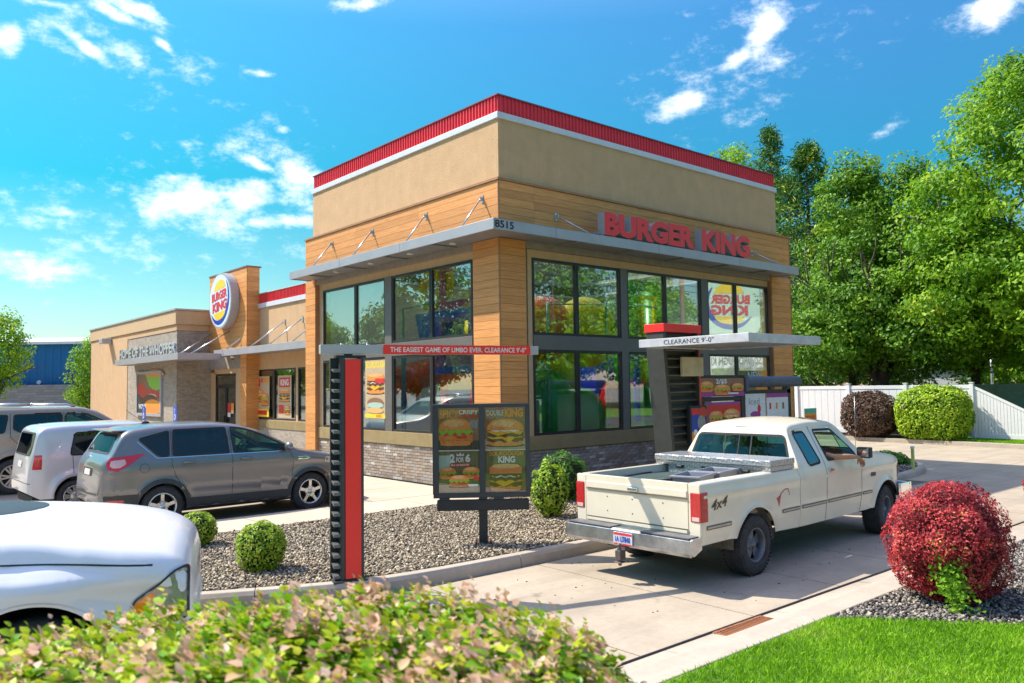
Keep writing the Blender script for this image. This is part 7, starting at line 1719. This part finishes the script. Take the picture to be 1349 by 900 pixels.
T0 = u[:, None]*hx+vv[:, None]*hy+z[:, None]*np.array([0, 0, 1.0]); pinkish = (RNG.random(n_) < .42) & (dep_ < .04)
Cs = []; Us = []; Ns = []; Vs_ = []; Ls = []
for k in range(8):
    a = RNG.uniform(0, 2*pi)+k*2.4+RNG.normal(0, .5, n_); tilt = .95-.16*k+RNG.normal(0, .22, n_); ct, st_ = np.cos(tilt), np.sin(tilt)
    U_ = np.stack([np.cos(a)*ct, np.sin(a)*ct, st_], -1); Nn_ = np.stack([-np.cos(a)*st_, -np.sin(a)*st_, ct], -1)+RNG.normal(0, .25, (n_, 3)); L0 = (.025+.0040*k)*RNG.uniform(.6, 1.35, n_)
    Cs.append(T0+U_*(L0*.55+.004)[:, None]-np.array([0, 0, .0125*k])); Us.append(U_); Ns.append(Nn_); Ls.append(L0)
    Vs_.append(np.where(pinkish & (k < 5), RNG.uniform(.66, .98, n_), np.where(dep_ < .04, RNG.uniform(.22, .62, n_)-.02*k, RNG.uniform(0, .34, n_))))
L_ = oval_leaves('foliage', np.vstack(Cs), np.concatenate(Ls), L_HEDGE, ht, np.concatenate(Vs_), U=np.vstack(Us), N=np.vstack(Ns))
q = MB()
for i in range(700):
    uu = random.uniform(-2.2, 1.0); v2 = random.uniform(-.95, .5); tz = float(np.interp(uu, [p[0] for p in hp], [p[1] for p in hp]))-.05
    p0 = hx*uu*.9+hy*v2*.8; q.tube([tuple(p0+np.array([0, 0, 0])), tuple(hx*uu+hy*v2+np.array([0, 0, tz-random.uniform(0.0, .12)]))], .004, 4)
q.build('stems', mat('stem_red', (.22, .07, .04), .8), ht, fix=False)
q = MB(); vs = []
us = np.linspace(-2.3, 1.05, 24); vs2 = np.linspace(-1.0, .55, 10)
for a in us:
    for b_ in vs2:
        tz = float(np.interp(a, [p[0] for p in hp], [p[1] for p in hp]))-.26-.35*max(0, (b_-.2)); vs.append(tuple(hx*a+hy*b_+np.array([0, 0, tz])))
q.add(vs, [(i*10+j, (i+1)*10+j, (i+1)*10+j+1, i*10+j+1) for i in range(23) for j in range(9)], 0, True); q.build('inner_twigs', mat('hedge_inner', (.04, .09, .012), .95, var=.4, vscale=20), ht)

# ------------------------------------------------------------------ fence
VIN = mat('vinyl_white', (.78, .77, .76), .45, var=.02, dirt=.05)
FX = 21.4
t = thing('vinyl_fence', 'long white vinyl privacy fence beyond the far kerb with a sloping end panel', 'fence', (FX, 4, 0))
posts = [15.5, 13.1, 10.7, 8.3, 5.9, 3.62, 1.36, -.98]
for i, y_ in enumerate(posts):
    q = MB(); q.box(FX-.07, FX+.07, y_-.065, y_+.065, -.1, 2.03); q.box(FX-.085, FX+.085, y_-.08, y_+.08, 2.03, 2.06); q.build('post', VIN, t, bevel=.006)
for a, b_ in zip(posts, posts[1:]):
    y1_, y0_ = a-.066, b_+.066; q = MB(); q.box(FX-.03, FX+.03, y0_, y1_, 1.83, 1.97); q.build('rail', VIN, t, bevel=.005); q = MB(); q.box(FX-.03, FX+.03, y0_, y1_, .08, .24); q.build('rail', VIN, t, bevel=.005)
    q = MB(); yy = y0_
    while yy < y1_-.02: ye = min(yy+.28, y1_); q.box(FX-.012, FX+.012, yy+.006, ye-.006, .24, 1.83); yy = ye
    q.build('panel_board', VIN, t)
def ft(y_): return 1.93+(y_+1.05)*.525
q = MB(); y_ = -1.05
while y_ > -3.1: q.add([(FX-.012, y_, .2), (FX-.012, y_-.095, .2), (FX-.012, y_-.095, ft(y_-.095)-.1), (FX-.012, y_, ft(y_)-.1), (FX+.012, y_, .2), (FX+.012, y_-.095, .2), (FX+.012, y_-.095, ft(y_-.095)-.1), (FX+.012, y_, ft(y_)-.1)], [(0, 1, 2, 3), (7, 6, 5, 4), (0, 4, 5, 1), (1, 5, 6, 2), (2, 6, 7, 3), (3, 7, 4, 0)]); y_ -= .105
q.build('sloping_boards', VIN, t)
q = MB(); 
for z0_, z1_ in ((-.1, 0.0),): q.add([(x_, yy, ft(yy)+dz) for x_ in (FX-.03, FX+.03) for yy in (-1.046, -3.1) for dz in (z0_, z1_)], [(0, 1, 3, 2), (4, 6, 7, 5), (0, 4, 5, 1), (2, 3, 7, 6), (0, 2, 6, 4), (1, 5, 7, 3)])
q.build('rail', VIN, t); q = MB(); q.box(FX-.03, FX+.03, -3.1, -1.046, .05, .2); q.build('rail', VIN, t)
q = MB(); q.box(FX-.06, FX+.06, -3.22, -3.1, -.1, .95); q.build('post', VIN, t)
t = thing('green_fence', 'pale green fence further back above the sloping white panel', 'fence', (30, -6, 0)); 
for i in range(7): yy = 2.4-2.4*i; q = MB(); q.box(27.0, 27.1, yy-2.35, yy, -.1, 1.95); q.build('panel', mat('fence_green', (.30, .44, .36), .6), t); q = MB(); q.box(26.95, 27.12, yy, yy+.05, -.1, 2.03); q.build('post', MATS['fence_green'], t)
q = MB()
for i in range(1): pass
t = thing('delivery_van', 'pale vehicle roofs showing just over the white fence', 'van', (34, -2.5, -.1)); q = MB(); q.prism([(-2.4, .35), (-2.4, 1.75), (-2.2, 2.12), (1.2, 2.12), (1.9, 1.45), (2.5, 1.25), (2.6, .4)], -.95, .95, 'x'); q.xf(Matrix.Translation((34, -2.5, -.1))); q.build('body', WHITE, t, bevel=.06)
q = MB()
for yy in (-1.5, 1.6):
    q.cyl((33.0, -2.5+yy, .25), (33.25, -2.5+yy, .25), .34, 16); q.cyl((34.75, -2.5+yy, .25), (35.0, -2.5+yy, .25), .34, 16)
q.build('wheel', TYRE, t); q = MB(); q.box(33.02, 34.98, -4.55, -1.45, 1.35, 1.85); q.build('window', CARDARK, t)
for i, (x_, y_, lb) in enumerate(((33, 5.8, 'thin pale lamp post beyond the fence left of the forked trunk'), (36, 3.2, 'thin pale lamp post beyond the fence right of the forked trunk'), (37, -.6, 'thin pale lamp post beyond the fence near the sloping panel'))):
    tt = thing('lamp_post', lb, 'lamp post', (x_, y_, -.1), group='lamp posts beyond the fence'); q = MB(); q.cyl((x_, y_, -.1), (x_, y_, 4.2), .07, 8); q.build('pole', STEEL, tt); q = MB(); q.box(x_-.5, x_+.1, y_-.12, y_+.12, 4.2, 4.3); q.build('lamp_head', STEEL, tt)
t = thing('shed', 'low grey building beyond the fence behind the tree trunks', 'building', (60, 8, -.1)); q = MB(); q.box(58, 68, -6, 16, -.1, 3.2); q.build('wall', mat('shed_grey', (.45, .45, .46), .7), t); q = MB(); q.prism([(57.6, 3.2), (68.4, 3.2), (63, 4.4)], -6.3, 16.3, 'y'); q.build('roof', mat('shed_roof', (.38, .38, .40), .5, .3), t); q = MB(); q.box(57.97, 58.0, 2, 5, -.1, 2.6); q.box(57.97, 58.0, 8, 9, -.1, 2.1); q.build('door', WHITE, t)

# ------------------------------------------------------------------ blue building, far left
BLU = mat('blue_cladding', (.008, .15, .36), .45, .1, var=.06)
t = thing('blue_warehouse', 'blue ribbed metal warehouse with a pale roof far left behind the cars', 'building', (2, 58, 0))
dv = (Vector((5.15, 53.88, 0))-Vector((-2.87, 60.74, 0))).normalized(); nv_ = Vector((-dv.y, dv.x, 0)); A0 = Vector((2.2, 57.6, 0))-dv*26
q = MB(); 
def wall_rib(q, o, d, n, L, z0, z1, pitch, dep):
    k = int(L/pitch); vs = []; prof = []
    for i in range(k):
        a = i*pitch; prof += [(a, 0), (a+pitch*.55, 0), (a+pitch*.62, dep), (a+pitch*.9, dep)]
    for a, e in prof:
        for z in (z0, z1): vs.append(tuple(o+d*a-n*e+Vector((0, 0, z))))
    q.add(vs, [(2*i, 2*i+2, 2*i+3, 2*i+1) for i in range(len(prof)-1)])
wall_rib(q, A0, dv, nv_, 46, 2.6, 5.9, .6, .06); q.build('ribbed_wall', BLU, t)
q = MB(); vs = [A0+dv*a+nv_*e+Vector((0, 0, z)) for a, e, z in ((-.3, -.35, 5.85), (46.3, -.35, 5.85), (46.3, 14, 7.1), (-.3, 14, 7.1), (-.3, -.35, 6.05), (46.3, -.35, 6.05), (46.3, 14, 7.3), (-.3, 14, 7.3))]; q.add(vs, [(0, 1, 2, 3), (7, 6, 5, 4), (0, 4, 5, 1), (1, 5, 6, 2), (2, 6, 7, 3), (3, 7, 4, 0)]); q.build('roof', WHITE, t)
q = MB(); vs = [A0+dv*a+nv_*e+Vector((0, 0, z)) for a, e, z in ((0, .1, -.1), (46, .1, -.1), (46, 14, -.1), (0, 14, -.1), (0, .1, 5.9), (46, .1, 5.9), (46, 14, 5.9), (0, 14, 5.9))]; q.add(vs, [(0, 1, 2, 3), (0, 4, 5, 1), (1, 5, 6, 2), (2, 6, 7, 3), (3, 7, 4, 0)]); q.build('wall', BLU, t)
q = MB()
for a in (14.5, 22.0, 29.5): p_ = A0+dv*a-nv_*.12; q.cyl(p_+Vector((0, 0, -.1)), p_+Vector((0, 0, 5.8)), .09, 8)
q.build('downpipe', BLU, t)
q = MB(); p_ = A0+dv*26-nv_*.2+Vector((0, 0, 2.95)); q.cyl(p_, p_+nv_*.2, .16, 8); q.build('wall_light', WHITE, t)
def block_mat():
    m = bpy.data.materials.new('concrete_block'); m.use_nodes = True; tt_ = NT(m.node_tree); b_ = tt_.n['Principled BSDF']; tcn = tt_.new('ShaderNodeTexCoord'); sx = tt_.new('ShaderNodeSeparateXYZ'); tt_.link(tcn.outputs['Object'], sx.inputs[0])
    cb = tt_.new('ShaderNodeCombineXYZ'); tt_.link(tt_.math('SUBTRACT', sx.outputs[0], sx.outputs[1]), cb.inputs[0]); tt_.link(sx.outputs[2], cb.inputs[1]); br = tt_.new('ShaderNodeTexBrick'); tt_.link(cb.outputs[0], br.inputs[0]); br.inputs['Scale'].default_value = 1; br.inputs['Brick Width'].default_value = .56; br.inputs['Row Height'].default_value = .2; br.inputs['Mortar Size'].default_value = .012
    br.inputs['Color1'].default_value = (.24, .235, .225, 1); br.inputs['Color2'].default_value = (.32, .31, .29, 1); br.inputs['Mortar'].default_value = (.19, .185, .18, 1); tt_.link(br.outputs[0], b_.inputs['Base Color']); b_.inputs['Roughness'].default_value = .95; return m
BLK = block_mat(); q = MB(); o4 = A0-nv_*1.2
vs = [o4+dv*a+nv_*e+Vector((0, 0, z)) for a, e, z in ((0, 0, -.15), (46, 0, -.15), (46, .2, -.15), (0, .2, -.15), (0, 0, 2.75), (46, 0, 2.75), (46, .2, 2.75), (0, .2, 2.75))]
tw_ = thing('block_wall', 'grey concrete block wall in front of the blue warehouse', 'wall', tuple(o4)); q.add(vs, [(0, 1, 2, 3), (7, 6, 5, 4), (0, 4, 5, 1), (1, 5, 6, 2), (2, 6, 7, 3), (3, 7, 4, 0)]); q.build('blockwork', BLK, tw_)

# ------------------------------------------------------------------ drain grate and small things
t = thing('drain_grate', 'rusty rectangular drain grate set in the gutter beside the lawn', 'grate', (-3.46, -7.8, ZL)); RUSTM = mat('rusted_iron', (.34, .13, .055), .85, .1, var=.35, vscale=14, bump=.5)
q = MB(); q.box(-3.86, -3.06, -7.67, -7.64, ZL-.06, ZL+.006); q.box(-3.86, -3.06, -7.98, -7.95, ZL-.06, ZL+.01); q.box(-3.86, -3.83, -7.95, -7.67, ZL-.06, ZL+.006); q.box(-3.09, -3.06, -7.95, -7.67, ZL-.06, ZL+.006); q.build('frame', RUSTM, t)
gme = MB().box(-.011, .011, -.14, .14, -.03, .0).mesh('bar', [RUSTM])
for i in range(17): o = bpy.data.objects.new('bar', gme); COL.objects.link(o); o.parent = t; o.location = Vector((-3.80+.043*i, -7.81, ZL+.004))-Vector((-3.46, -7.8, ZL))
q = MB(); q.box(-3.86, -3.06, -7.97, -7.65, ZL-.1, ZL-.055); q.build('pit_debris', mat('debris', (.30, .20, .13), .95, var=.5, vscale=40), t)
q = MB()
for i in range(60):
    x_ = random.uniform(-4.6, 1.5); y_ = random.uniform(-7.4, -4.7); s_ = random.uniform(.006, .016); q.ell((x_, y_, ZL+.003), (s_, s_*.8, s_*.4), nu=6, nv=3)
o = q.build('litter', mat('leaf_litter', (.07, .05, .035), .9)); tag(o, 'scattered specks of dry leaf litter on the drive lane', 'debris', kind='stuff')
# the raised tar line between lane and gutter
q = MB(); q.tube([(-25, -7.63, ZL-.002), (-5, -7.632, ZL), (-2, -7.625, ZL), (1, -7.635, ZL), (6, -7.63, ZL), (22, -7.63, ZL)], .014, 5); o = q.build('joint_sealant', mat('tar', (.03, .028, .03), .6)); o['kind'] = 'structure'
cam.data.clip_end = 3000
